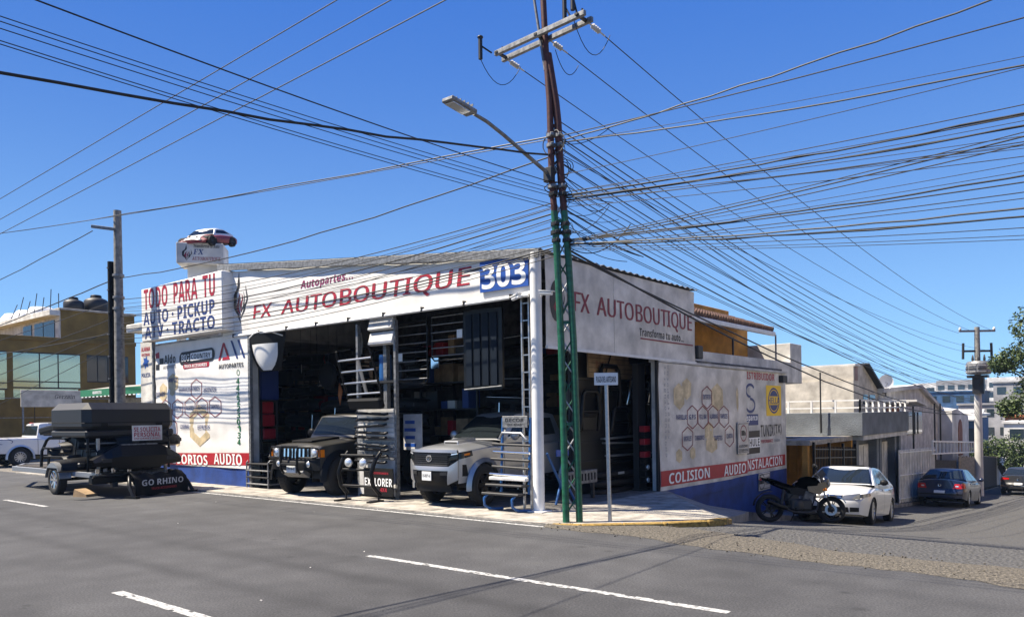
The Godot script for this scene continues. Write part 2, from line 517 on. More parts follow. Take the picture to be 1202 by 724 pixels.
	mat("awning", L(0.015, 0.17, 0.085), 0.7, 0, "smooth", 1.0)
	mat("blue_steel", L(0.02, 0.11, 0.33), 0.4, 0.1, "fine", 3.0)
	mat("red_plastic", L(0.32, 0.012, 0.02), 0.4)
	mat("orange_lens", L(0.75, 0.2, 0.01), 0.15)
	mat("tail_lens", L(0.42, 0.008, 0.01), 0.12)
	var hl := mat("headlight", L(0.75, 0.78, 0.8), 0.08, 0.6)
	hl.clearcoat_enabled = true
	mat("lid_grey", L(0.018, 0.0185, 0.02), 0.5, 0, "fine", 3.0)
	mat("carton_dark", L(0.26, 0.17, 0.09), 0.85, 0, "patchy", 1.0)
	mat("carton_blue", L(0.03, 0.07, 0.24), 0.6)
	var ll := mat("lamp_lens", L(0.2, 0.21, 0.22), 0.08, 0.5)
	ll.clearcoat_enabled = true
	mat("plate", L(0.72, 0.73, 0.72), 0.5, 0, "smooth", 3.0)
	mat("shadow_gap", L(0.008, 0.008, 0.008), 0.9)
	var g := mat("car_glass", L(0.012, 0.016, 0.018), 0.04)
	g.metallic_specular = 0.4
	var wg := mat("window_glass", L(0.02, 0.03, 0.035), 0.05)
	wg.metallic_specular = 0.6
	var mg := mat("mirror_glass", L(0.32, 0.5, 0.48), 0.08, 0.75)
	mg.metallic_specular = 0.8
	mat("tank", L(0.008, 0.0085, 0.01), 0.55)
	mat("bark", L(0.09, 0.07, 0.05), 0.95, 0, "grime", 1.5, "rough", 0.8)
	mat("far_white", L(0.7, 0.69, 0.67), 0.9, 0, "patchy", 0.15)
	mat("far_grey", L(0.34, 0.34, 0.35), 0.9, 0, "patchy", 0.15)
	mat("far_red", L(0.3, 0.13, 0.08), 0.9, 0, "patchy", 0.2)
	mat("far_orange", L(0.5, 0.17, 0.06), 0.9, 0, "patchy", 0.2)

func worn_line(m: MB, x0: float, x1: float, z: float, w: float):
	# a painted strip with frayed edges and flakes gone
	var r := RandomNumberGenerator.new(); r.seed = int(absf(x0 * 100.0) + z * 31.0)
	var n := int((x1 - x0) / 0.06)
	var cells := 4
	var jit := []
	for i in n + 1:
		var a := []
		for j in cells + 1: a.append(r.randf_range(-0.004, 0.004))
		jit.append(a)
	for i in n:
		for j in cells:
			var edge := j == 0 or j == cells - 1
			if r.randf() < (0.07 if edge else 0.02): continue
			var p := []
			for q in [[0, 0], [1, 0], [1, 1], [0, 1]]:
				p.append(V(lerpf(x0, x1, float(i + q[0]) / n) + jit[i + q[0]][j + q[1]] * 0.8, -0.0262, z - w * 0.5 + w * (j + q[1]) / cells + jit[i + q[0]][j + q[1]]))
			m.quad(p[0], p[1], p[2], p[3], Vector3.UP)

func make_ground():
	var xs := [-1500.0, -300.0, -60.0, -30.0, -16.0, -9.0, 0.0, 1.0, 4.0, 9.5, 20.0, 60.0, 300.0, 1500.0]
	var zs := [60.0, 20.0, 1.0, -1.0, -5.0, -9.0, -11.5, -22.0, -40.0, -70.0, -160.0, -420.0, -1500.0]
	var P := []
	for x in xs:
		var row := PackedVector3Array()
		for z in zs:
			var k := smoothstep(-14.0, -0.5, x)
			row.append(V(x, -0.06 + (street_drop(z) + 0.03) * k - 0.03, z))
		P.append(row)
	var g := MB.new(); g.grid(P, Vector3.UP, false, false, false)
	struct("ground", g, M.ground)
	# main street
	var r := MB.new()
	var prow := []
	for x in [-400.0, -60.0, -20.0, 0.0, 20.0, 100.0]:
		prow.append(PackedVector3Array([V(x, -0.03, 0.95), V(x, -0.03, 6.0), V(x, -0.03, 16.0)]))
	r.grid(prow, Vector3.UP, false, false, false)
	sheet_uv(r, 1.0 / 20.0, 0.45)
	var road := struct("main_road", r, M.road)
	# painted lines
	for q in [[-11.3, -9.0, 4.42, 0.1], [0.55, 5.13, 4.28, 0.1], [13.0, 17.0, 4.28, 0.1], [0.0, 4.2, 7.0, 0.11], [-13.5, -8.8, 7.0, 0.11], [-24.0, -19.8, 4.45, 0.1]]:
		var m := MB.new()
		worn_line(m, q[0], q[1], q[2], q[3])
		struct("lane_line", m, M.line, road)
	var e := MB.new()
	worn_line(e, -9.3, 0.95, 1.21, 0.09)
	struct("edge_line", e, M.line, road)
	# side street, going downhill
	var s := MB.new()
	var rows := []
	for z in [1.02, 0.4, -0.3, -1.0, -2.0, -3.0, -5.0, -7.0, -9.0, -11.5, -16.0, -22.0, -30.0, -40.0, -55.0, -70.0, -110.0, -160.0]:
		var row := PackedVector3Array()
		for x in [1.0, 3.0, 5.5, 8.0, 10.5]: row.append(V(x, street_drop(z) + 0.002 + (0.01 + 0.03 * (1.0 - absf(x - 5.75) / 4.75)) * smoothstep(1.02, -3.0, z), z))
		rows.append(row)
	s.grid(rows, Vector3.UP)
	var side := struct("side_street", s, M.street)
	# the worn strip of gravel and old paint in the mouth of the side street
	var gs := MB.new()
	rng.seed = 77
	var gi := PackedVector3Array(); var go := PackedVector3Array(); var gm := PackedVector3Array()
	for i in 61:
		var x := lerpf(0.9, 14.0, i / 60.0)
		var zi := lerpf(0.98, 0.15, smoothstep(0.9, 2.4, x)) + 0.75 * smoothstep(2.6, 5.5, x) + rng.randf_range(-0.05, 0.05)
		var zo := 1.25 + 0.45 * smoothstep(2.0, 5.0, x) + 0.3 * smoothstep(5.0, 9.0, x) + rng.randf_range(-0.08, 0.08)
		gi.append(V(x, -0.024, zi)); gm.append(V(x, 0.004 + rng.randf_range(-0.008, 0.008), (zi + zo) * 0.5)); go.append(V(x, -0.027, zo))
	gs.grid([gi, gm, go], Vector3.UP)
	struct("gravel_strip", gs, M.gravel)
	var stones := MB.new()
	for i in 420:
		var x := rng.randf_range(1.0, 11.0)
		var zi := lerpf(0.98, 0.15, smoothstep(0.9, 2.4, x)) + 0.75 * smoothstep(2.6, 5.5, x)
		var zo := 1.25 + 0.45 * smoothstep(2.0, 5.0, x) + 0.3 * smoothstep(5.0, 9.0, x)
		var k := rng.randf_range(0.005, 0.016)
		var y := -0.022 + 0.028 * clampf(1.0 - absf(2.0 * rng.randf() - 1.0), 0, 1)
		stones.box(V(x, y, rng.randf_range(zi - 0.1, zo + 0.15)), V(k * 1.4, k, k), Basis.from_euler(V(rng.randf() * 3, rng.randf() * 3, rng.randf() * 3)))
	var so := struct("gravel", stones, M.gravel)
	so.set_meta("kind", "stuff"); tag(so, "loose pale gravel along the edge of the main street", "gravel")
	# sidewalk at the shop: a slab with a yellow kerb round the corner
	var poly := PackedVector2Array([Vector2(-21.0, 1.05), Vector2(0.95, 1.05), Vector2(1.35, 0.85), Vector2(1.8, 0.42), Vector2(2.25, 0.02), Vector2(2.68, -0.55), Vector2(2.78, -0.86), Vector2(0.0, -4.35), Vector2(-0.02, -0.06), Vector2(-21.0, -0.06)])
	var sw := MB.new()
	sw.prism(PackedVector2Array(_xz(poly)), 0.25, Transform3D(Basis(Vector3(1, 0, 0), Vector3(0, 0, -1), Vector3(0, 1, 0)), V(0, -0.25, 0)))
	var walk := struct("sidewalk", sw, M.concrete)
	# expansion joints in the slab
	for x in [-19.0, -16.5, -14.0, -11.5, -9.0, -6.6, -4.2, -1.8]:
		var j := MB.new(); j.span(V(x, 0.0015, -0.05), V(x + 0.012, 0.0035, 1.04)); struct("joint", j, M.tar, walk)
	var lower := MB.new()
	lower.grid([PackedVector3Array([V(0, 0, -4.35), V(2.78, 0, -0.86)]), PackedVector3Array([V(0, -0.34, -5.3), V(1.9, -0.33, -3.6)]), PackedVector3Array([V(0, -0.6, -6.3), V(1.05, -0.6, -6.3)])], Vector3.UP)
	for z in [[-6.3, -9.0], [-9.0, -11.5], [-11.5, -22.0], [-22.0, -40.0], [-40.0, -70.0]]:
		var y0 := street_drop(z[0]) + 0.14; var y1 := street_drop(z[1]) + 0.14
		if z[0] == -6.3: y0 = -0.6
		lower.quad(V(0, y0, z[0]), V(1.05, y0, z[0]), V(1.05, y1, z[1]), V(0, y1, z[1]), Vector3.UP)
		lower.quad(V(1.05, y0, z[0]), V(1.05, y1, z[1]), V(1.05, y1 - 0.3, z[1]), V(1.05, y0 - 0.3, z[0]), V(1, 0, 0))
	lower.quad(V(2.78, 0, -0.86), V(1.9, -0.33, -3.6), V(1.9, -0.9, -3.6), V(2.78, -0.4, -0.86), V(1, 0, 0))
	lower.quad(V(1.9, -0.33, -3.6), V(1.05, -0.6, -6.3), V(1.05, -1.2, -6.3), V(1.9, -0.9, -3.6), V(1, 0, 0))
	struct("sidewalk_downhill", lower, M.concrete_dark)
	var pts := [Vector2(0.95, 1.06), Vector2(1.36, 0.86), Vector2(1.81, 0.43), Vector2(2.26, 0.03), Vector2(2.69, -0.54), Vector2(2.8, -0.87), Vector2(2.62, -1.5)]
	for i in pts.size() - 1:
		var k := MB.new()
		var a: Vector2 = pts[i]; var b: Vector2 = pts[i + 1]
		var lo := 0.1 + 0.05 * i
		k.bar(V(a.x, 0.006 - lo, a.y), V(b.x, 0.006 - lo - (0.1 if i == 5 else 0.0), b.y), 0.14, lo * 2.0, Vector3.UP, 0.015)
		struct("kerb_stone", k, M.yellow_kerb, walk)
func _xz(p: PackedVector2Array) -> PackedVector2Array:
	var q := PackedVector2Array()
	for a in p: q.append(Vector2(a.x, -a.y))
	return q

func wave(x: float, y: float) -> float:
	return 0.010 * sin(x * 1.7 + y * 2.1) + 0.006 * sin(y * 7.0 + x * 0.9) + 0.004 * sin(x * 5.3 - y * 3.0)
func wave_panel(x: float, y: float) -> float:
	return 0.006 * sin(y * 9.0 + 0.8 * sin(x * 2.2)) + 0.006 * sin(x * 3.1 + y * 1.7) + 0.0025 * sin(y * 17.0 + x * 2.0)
func on_front(p: Vector3) -> Vector3: return p + V(0, 0, wave(p.x, p.y))
func on_panel(p: Vector3) -> Vector3: return p + V(0, 0, wave_panel(p.x, p.y))
func on_side(p: Vector3) -> Vector3: return p + V(0.6 * wave(p.z, p.y), 0, 0)
func on_tarp(p: Vector3) -> Vector3: return p + V(wave_panel(p.z * 0.8, p.y * 0.6), 0, 0)

func cloth(m: MB, x0: float, x1: float, low: Callable, high: Callable, nx: int, ny: int, place: Callable, bend: Callable, towards: Vector3):
	var front := []
	var back := []
	for i in nx + 1:
		var a := PackedVector3Array(); var b := PackedVector3Array()
		var x := lerpf(x0, x1, float(i) / nx)
		for j in ny + 1:
			var y: float = lerpf(low.call(x), high.call(x), float(j) / ny)
			var p: Vector3 = bend.call(place.call(x, y))
			a.append(p); b.append(p - towards * 0.004)
		front.append(a); back.append(b)
	m.grid(front, towards); m.grid(back, -towards)
	for q in [[0, true], [nx, true], [0, false], [ny, false]]:
		var k: int = ny if q[1] else nx
		for i in k:
			if q[1]: m.quad(front[q[0]][i], front[q[0]][i + 1], back[q[0]][i + 1], back[q[0]][i], (front[q[0]][i] - front[nx / 2][i]))
			else: m.quad(front[i][q[0]], front[i + 1][q[0]], back[i + 1][q[0]], back[i][q[0]], Vector3.UP * (1.0 if q[0] > 0 else -1.0))

func crescent(m: MB, pts: Array, o: Vector3, right: Vector3, up: Vector3):
	# a flame tongue: [x, y, half width] along its middle
	var out := right.cross(up)
	for i in pts.size() - 1:
		var p: Array = pts[i]; var q: Array = pts[i + 1]
		m.quad(o + right * (p[0] - p[2]) + up * p[1], o + right * (p[0] + p[2]) + up * p[1], o + right * (q[0] + q[2]) + up * q[1], o + right * (q[0] - q[2]) + up * q[1], out)
func flame(dark: MB, red: MB, o: Vector3, right: Vector3, up: Vector3, w: float, h: float):
	var tongue := func(m: MB, list: Array):
		var pts := []
		for i in 17:
			var t := i / 16.0 * (list.size() - 1)
			var k := mini(int(t), list.size() - 2)
			var f := smoothstep(0.0, 1.0, t - k)
			pts.append([lerpf(list[k][0], list[k + 1][0], f) * w, lerpf(list[k][1], list[k + 1][1], t - k) * h, lerpf(list[k][2], list[k + 1][2], f) * w])
		crescent(m, pts, o, right, up)
	tongue.call(dark, [[0.48, 0.0, 0.01], [0.36, 0.14, 0.05], [0.1, 0.34, 0.09], [0.12, 0.55, 0.11], [0.4, 0.75, 0.08], [0.42, 1.0, 0.01]])
	tongue.call(dark, [[0.5, 0.1, 0.02], [0.72, 0.28, 0.06], [0.92, 0.48, 0.04], [0.86, 0.72, 0.01]])
	tongue.call(dark, [[0.52, 0.22, 0.02], [0.68, 0.36, 0.04], [0.74, 0.5, 0.02], [0.7, 0.62, 0.005]])
	tongue.call(red, [[0.46, 0.16, 0.02], [0.28, 0.32, 0.1], [0.36, 0.46, 0.06], [0.46, 0.6, 0.01]])
	tongue.call(red, [[0.5, 0.24, 0.01], [0.5, 0.36, 0.06], [0.62, 0.5, 0.03], [0.58, 0.58, 0.01]])

func cl(a: float, b: float, x0: float, x1: float) -> Callable:
	return func(x: float) -> float: return lerpf(a, b, (x - x0) / (x1 - x0))

func make_shop():
	var s := thing("shop_building", "white corner auto accessories shop with wide open front and blue base", "shop")
	# walls
	var m := MB.new(); m.span(V(-14.38, -0.3, -0.26), V(-8.84, 3.72, -0.06)); m.span(V(-14.38, -0.3, -11.0), V(-14.2, 3.72, -0.26)); part("left_wing", m, M.white_wall, s)
	m = MB.new(); m.span(V(-13.45, -0.02, -0.06), V(-8.83, 0.44, 0.0)); part("blue_base", m, M.blue_wall, s)
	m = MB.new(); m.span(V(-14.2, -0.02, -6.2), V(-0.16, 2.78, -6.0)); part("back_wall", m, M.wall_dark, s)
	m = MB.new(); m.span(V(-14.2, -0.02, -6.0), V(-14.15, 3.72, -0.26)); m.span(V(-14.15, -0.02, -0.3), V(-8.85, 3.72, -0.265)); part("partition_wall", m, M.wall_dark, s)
	m = MB.new(); m.span(V(-0.16, -1.9, -11.72), V(0.0, 0.0, -4.3)); part("blue_base", m, M.blue_wall, s)
	m = MB.new(); m.span(V(-0.16, 0.0, -11.72), V(-0.002, 2.72, -4.1)); part("side_wall", m, M.white_wall, s)
	m = MB.new(); m.span(V(-0.2, 2.72, -11.75), V(0.05, 2.78, -4.08)); part("coping", m, M.grey_white, s)
	m = MB.new(); m.span(V(-0.2, -1.9, -11.9), V(-8.84, 2.75, -11.72)); part("rear_wall", m, M.white_wall, s)
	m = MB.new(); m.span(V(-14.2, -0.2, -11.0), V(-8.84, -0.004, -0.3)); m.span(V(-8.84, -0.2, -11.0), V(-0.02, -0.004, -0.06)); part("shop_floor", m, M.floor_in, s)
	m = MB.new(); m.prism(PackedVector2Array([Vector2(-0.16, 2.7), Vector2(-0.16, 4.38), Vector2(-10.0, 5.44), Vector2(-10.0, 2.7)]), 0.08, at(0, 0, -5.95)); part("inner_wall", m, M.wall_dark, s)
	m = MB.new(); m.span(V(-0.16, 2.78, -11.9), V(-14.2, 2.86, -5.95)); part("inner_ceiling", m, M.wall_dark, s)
	# roof of corrugated sheets on steel beams
	var roof_y := func(x: float) -> float: return 4.44 - 0.108 * x
	var rows := []
	var under := []
	for i in 97:
		var z := 0.06 - 5.98 * i / 96.0
		var d := 0.018 * cos(i * PI / 2.0)
		rows.append(PackedVector3Array([V(0.07, roof_y.call(0.07) + d, z), V(-5.0, roof_y.call(-5.0) + d, z), V(-10.05, roof_y.call(-10.05) + d, z)]))
		under.append(PackedVector3Array([V(0.07, roof_y.call(0.07) + d - 0.012, z), V(-5.0, roof_y.call(-5.0) + d - 0.012, z), V(-10.05, roof_y.call(-10.05) + d - 0.012, z)]))
	m = MB.new(); m.grid(rows, Vector3.UP); m.grid(under, Vector3.DOWN)
	for i in 96: m.quad(rows[i][0], rows[i + 1][0], under[i + 1][0], under[i][0], V(1, 0, 0))
	var rf := part("roof", m, M.galv_dull, s)
	m = MB.new(); m.bar(V(0.05, roof_y.call(0.0) - 0.075, 0.075), V(-10.05, roof_y.call(-10.0) - 0.075, 0.075), 0.03, 0.15, Vector3.UP, 0.006); part("fascia", m, M.galv_dull, rf)
	for z in [-1.9, -3.9]:
		m = MB.new(); m.bar(V(-0.1, roof_y.call(0.0) - 0.14, z), V(-8.7, roof_y.call(-8.7) - 0.14, z), 0.1, 0.2); part("roof_beam", m, M.steel_dark, rf)
	m = MB.new(); m.span(V(-14.38, 3.72, -11.0), V(-9.9, 3.8, -0.1)); part("flat_roof", m, M.grey_white, s)
	m = MB.new(); m.span(V(-10.15, 3.8, -6.0), V(-10.0, 5.42, -0.05)); part("roof_upstand", m, M.white_wall, s)
	m = MB.new(); m.span(V(-9.9, 3.72, -0.16), V(-0.16, 3.94, -0.06)); part("front_beam", m, M.steel_dark, s)
	m = MB.new(); m.span(V(-0.14, 2.8, -5.9), V(-0.03, 3.0, -0.12)); part("side_beam", m, M.steel_dark, s)
	for z in [-2.3, -4.2]:
		m = MB.new(); m.span(V(-0.12, 3.0, z - 0.05), V(-0.04, 4.3, z + 0.05)); part("sign_post", m, M.steel_dark, s)
	# corner column, a white pipe on a foot plate, and the other posts of the front
	m = MB.new(); m.tube([V(-0.085, 0.0, 0.0), V(-0.085, 2.4, 0.0), V(-0.085, 4.4, 0.0)], 0.098, 20); m.box(V(-0.085, 0.012, 0.0), V(0.34, 0.022, 0.3), Basis(), 0.004)
	part("corner_column", m, M.white_paint, s)
	m = MB.new(); m.span(V(-8.82, 0.0, -0.05), V(-8.74, 3.72, 0.03)); part("door_post", m, M.galv_dull, s)
	m = MB.new(); m.span(V(-0.04, 0.0, -4.14), V(0.02, 2.78, -4.04)); part("door_post", m, M.steel_dark, s)
	m = MB.new(); m.span(V(-4.34, 0.0, -0.42), V(-4.24, 4.7, -0.32)); part("door_post", m, M.galv_dull, s)
	# ladder-like upright beside the column
	m = MB.new()
	for x in [-0.52, -0.36]: m.span(V(x, 0.0, -0.16), V(x + 0.03, 3.7, -0.12))
	for i in 12: m.span(V(-0.5, 0.28 + i * 0.3, -0.15), V(-0.34, 0.3 + i * 0.3, -0.13))
	part("rung_upright", m, M.galv, s)
	# front banner
	var b := thing("front_banner", "long white banner lettered FX AUTOBOUTIQUE over the open shop front", "banner")
	m = MB.new()
	cloth(m, -10.0, -0.2, cl(3.71, 3.71, -10, 0), cl(5.34, 4.42, -10.0, -0.2), 70, 12, func(x, y): return V(x, y, 0.0), on_front, Vector3(0, 0, 1))
	part("sheet", m, M.banner, b)
	var F := func(text: String, x0: float, x1: float, y0: float, y1: float, style := "bold", slant := 0.0, z := 0.005) -> MB:
		var q := MB.new(); letters(q, text, V(x0, y0, z), Vector3.RIGHT, Vector3.UP, x1 - x0, y1 - y0, style, slant)
		return q
	m = F.call("FX  AUTOBOUTIQUE", -8.62, -1.565, 3.95, 4.365, "regular", 0.18)
	m.add(F.call("FX  AUTOBOUTIQUE", -8.597, -1.54, 3.952, 4.367, "regular", 0.18, 0.007), Transform3D())
	part("lettering", bent(m, on_front), M.red_print, b)
	part("lettering", bent(F.call("Autopartes...", -6.72, -4.83, 4.49, 4.72, "bold", 0.22), on_front), M.purple_print, b)
	var fd := MB.new(); var fr := MB.new()
	flame(fd, fr, V(-9.46, 3.98, 0.006), Vector3.RIGHT, Vector3.UP, 0.68, 1.25)
	part("flame_emblem", bent(fd, on_front), M.black_print, b); part("flame_core", bent(fr, on_front), M.maroon, b)
	m = MB.new(); m.tube(wire_pts(V(-9.8, 3.69, 0.03), V(-0.22, 3.69, 0.03), 0.012, 10), 0.03, 8); part("hem_pipe", m, M.white_paint, b)
	for i in 9:
		m = MB.new(); m.box(V(-9.4 + i * 1.1, 3.7, 0.035), V(0.03, 0.09, 0.075)); part("pipe_clip", m, M.steel_dark, b)
	# house number
	b = thing("number_plate", "blue plate with white number 303 at the banner's end", "sign", V(-0.755, 3.845, 0.04))
	m = MB.new(); m.box(V(0, 0.2725, 0), V(1.1, 0.545, 0.02), Basis(), 0.004); part("plate", m, M.blue_sign, b)
	for i in 3:
		m = MB.new(); letters(m, "303"[i], V(-0.5 + i * 0.345, 0.05, 0.0135), Vector3.RIGHT, Vector3.UP, 0.31, 0.43, "bold"); part("digit", m, M.white_print, b)
	# board over the left wing
	b = thing("product_board", "white boxed board lettered TODO PARA TU AUTO PICKUP", "sign", V(-11.55, 3.83, 0.0))
	m = MB.new(); m.box(V(0, 0.73, 0.14), V(4.18, 1.46, 0.32), Basis(), 0.02); part("board", m, M.banner, b)
	for q in [["TODO  PARA  TU", -1.93, 1.77, 0.88, 1.43, M.red_print], ["AUTO · PICKUP", -1.97, 1.74, 0.45, 0.80, M.navy_print], ["ATV · TRACTO", -1.9, 1.74, 0.07, 0.40, M.navy_print]]:
		m = MB.new(); letters(m, q[0], V(q[1], q[3], 0.305), Vector3.RIGHT, Vector3.UP, q[2] - q[1], q[4] - q[3], "bold"); part("lettering", m, q[5], b)
	# painted sheet on the left wing
	b = thing("wing_banner", "wrinkled white banner with honeycomb drawing and red stripe lettered AUDIO", "banner")
	m = MB.new(); cloth(m, -13.44, -8.82, cl(0.44, 0.44, -13, 0), cl(3.72, 3.72, -13, 0), 60, 48, func(x, y): return V(x, y, 0.022), on_panel, Vector3(0, 0, 1))
	part("sheet", m, M.banner, b)
	m = MB.new(); cloth(m, -13.44, -8.82, cl(0.42, 0.53, -13.44, -8.82), cl(0.74, 0.83, -13.44, -8.82), 60, 6, func(x, y): return V(x, y, 0.03), on_panel, Vector3(0, 0, 1))
	part("red_stripe", m, M.red_band, b)
	var put := func(q: MB, mt: Material, called := "lettering"): part(called, bent(q, on_panel), mt, b)
	put.call(F.call("ACCESORIOS", -13.42, -10.74, 0.475, 0.735, "bold", 0.0, 0.036), M.white_print)
	put.call(F.call("AUDIO", -10.42, -9.15, 0.52, 0.79, "bold", 0.0, 0.036), M.white_print)
	put.call(F.call("Aldo", -12.94, -12.33, 3.2, 3.44, "bold", 0.0, 0.03), M.black_print)
	put.call(F.call("AUTOPARTS", -13.0, -12.3, 3.06, 3.15, "bold", 0.0, 0.03), M.grey_print)
	var q := MB.new()
	flat_poly(q, PackedVector2Array([Vector2(-13.4, 3.37), Vector2(-13.2, 3.37), Vector2(-13.2, 3.54), Vector2(-13.4, 3.5)]), V(0, 0, 0.03), Vector3.RIGHT, Vector3.UP); put.call(q, M.red_print, "flag")
	q = MB.new()
	flat_poly(q, PackedVector2Array([Vector2(-13.2, 3.2), Vector2(-12.98, 3.2), Vector2(-12.98, 3.36), Vector2(-13.2, 3.36)]), V(0, 0, 0.03), Vector3.RIGHT, Vector3.UP)
	flat_poly(q, PackedVector2Array([Vector2(-13.4, 3.05), Vector2(-13.2, 3.05), Vector2(-13.2, 3.2), Vector2(-13.4, 3.2)]), V(0, 0, 0.03), Vector3.RIGHT, Vector3.UP); put.call(q, M.black_print, "flag")
	q = MB.new(); flat_poly(q, rounded(1.3, 0.16, 0.06), V(-11.25, 3.08, 0.03), Vector3.RIGHT, V(0.03, 1, 0)); put.call(q, M.red_print, "emblem")
	q = MB.new(); flat_poly(q, rounded(1.78, 0.34, 0.16), V(-11.22, 3.3, 0.033), V(1, 0.02, 0), V(0.04, 1, 0)); put.call(q, M.black_print, "emblem")
	q = MB.new(); flat_poly(q, rounded(1.06, 0.2, 0.03), V(-10.98, 3.31, 0.036), V(1, 0.02, 0), V(0.04, 1, 0)); put.call(q, M.white_print, "emblem")
	put.call(F.call("BIG", -12.0, -11.55, 3.21, 3.38, "serif_bold", 0.0, 0.037), M.white_print)
	put.call(F.call("COUNTRY", -11.46, -10.52, 3.24, 3.37, "bold", 0.0, 0.039), M.black_print)
	put.call(F.call("TRUCK ACCESSORIES", -11.83, -10.7, 3.03, 3.11, "bold", 0.0, 0.036), M.white_print)
	q = MB.new()
	for w in [[Vector2(-10.16, 3.13), Vector2(-10.07, 3.13), Vector2(-9.84, 3.56), Vector2(-9.92, 3.56)], [Vector2(-9.92, 3.56), Vector2(-9.84, 3.56), Vector2(-9.6, 3.13), Vector2(-9.69, 3.13)], [Vector2(-9.98, 3.13), Vector2(-9.66, 3.13), Vector2(-9.68, 3.2), Vector2(-9.93, 3.2)]]:
		flat_poly(q, PackedVector2Array(w), V(0, 0, 0.03), Vector3.RIGHT, Vector3.UP)
	put.call(q, M.red_print, "emblem")
	q = MB.new()
	for k in 2: flat_poly(q, PackedVector2Array([Vector2(-9.3 + k * 0.3, 3.13), Vector2(-9.22 + k * 0.3, 3.13), Vector2(-9.48 + k * 0.3, 3.59), Vector2(-9.56 + k * 0.3, 3.59)]), V(0, 0, 0.03), Vector3.RIGHT, Vector3.UP)
	put.call(q, M.navy_print, "emblem")
	put.call(F.call("AUTOPARTES", -10.14, -9.0, 2.92, 3.03, "bold", 0.0, 0.03), M.black_print)
	for i in 10: put.call(F.call("4422230134"[i], -9.34, -9.19, 2.51 - i * 0.166, 2.655 - i * 0.166, "bold", 0.0, 0.03), M.green_print)
	q = MB.new(); flat_ring(q, oval(0.07, 0.075, 14), oval(0.05, 0.055, 14), V(-9.25, 2.79, 0.03), Vector3.RIGHT, Vector3.UP); put.call(q, M.green_print, "phone_mark")
	for h in [[-12.47, 2.66, 0.26, 0.26], [-13.01, 2.42, 0.2, 0.26], [-12.26, 1.07, 0.13, 0.14], [-12.5, 2.42, 0.12, 0.12]]:
		q = MB.new(); flat_poly(q, hexagon(h[2], h[3]), V(h[0], h[1], 0.028), Vector3.RIGHT, Vector3.UP); put.call(q, M.tan_print, "honeycomb")
	q = MB.new()
	flat_ring(q, hexagon(0.5, 0.55), hexagon(0.3, 0.33), V(-11.12, 1.5, 0.028), Vector3.RIGHT, Vector3.UP)
	put.call(q, M.tan_print, "honeycomb")
	for h in [[-11.24, 2.45], [-12.24, 1.95], [-11.59, 1.97], [-10.96, 1.96], [-10.33, 1.97], [-12.55, 1.43], [-12.88, 1.95]]:
		q = MB.new(); flat_ring(q, hexagon(0.28, 0.27), hexagon(0.255, 0.245), V(h[0], h[1], 0.031), Vector3.RIGHT, Vector3.UP); put.call(q, M.maroon, "honeycomb_outline")
	for w in [["AMPLIS", -12.7, 2.68, 0.46], ["RINES", -13.4, 2.32, 0.5], ["BARRAS JEEP", -12.15, 2.39, 0.7], ["FAROS", -11.42, 2.41, 0.36], ["ASIENTOS", -10.88, 2.36, 0.62], ["LLANTAS", -12.45, 1.9, 0.42], ["SUSPEN", -11.8, 1.92, 0.42], ["ALARMAS", -11.17, 1.92, 0.42], ["TAPETES", -10.54, 1.92, 0.42], ["LODERAS", -12.1, 1.42, 0.46], ["ESTRIBOS", -11.2, 1.4, 0.62]]:
		put.call(F.call(w[0], w[1], w[1] + w[3], w[2], w[2] + 0.11, "bold", 0.1, 0.036), M.navy_print)
	# white strip with the police mark at the far end
	b = thing("police_panel", "narrow white panel marked POLICIA with blue star beside the wing banner", "sign", V(-13.98, 0, 0.0))
	m = MB.new(); m.box(V(0, 1.95, -0.03), V(0.82, 3.9, 0.05), Basis(), 0.006); part("panel", m, M.white_wall, b)
	m = MB.new(); m.box(V(0.45, 1.92, 0.03), V(0.09, 3.84, 0.07), Basis(), 0.008); part("edge_post", m, M.galv_dull, b)
	m = MB.new()
	var star := PackedVector2Array()
	for i in 12: star.append(Vector2.from_angle(TAU * i / 12 + 0.26) * (0.2 if i % 2 == 0 else 0.11))
	flat_poly(m, star, V(-0.08, 3.3, 0.0), Vector3.RIGHT, Vector3.UP); part("star", m, M.blue_sign, b)
	m = MB.new(); letters(m, "POLICIA", V(-0.34, 2.88, 0.0), Vector3.RIGHT, Vector3.UP, 0.52, 0.12); part("lettering", m, M.navy_print, b)
	m = MB.new(); letters(m, "ALARMA", V(-0.34, 3.62, 0.0), Vector3.RIGHT, Vector3.UP, 0.52, 0.12); letters(m, "VECINAL", V(-0.34, 3.48, 0.0), Vector3.RIGHT, Vector3.UP, 0.52, 0.08); part("lettering", m, M.red_print, b)
	make_side_signs()

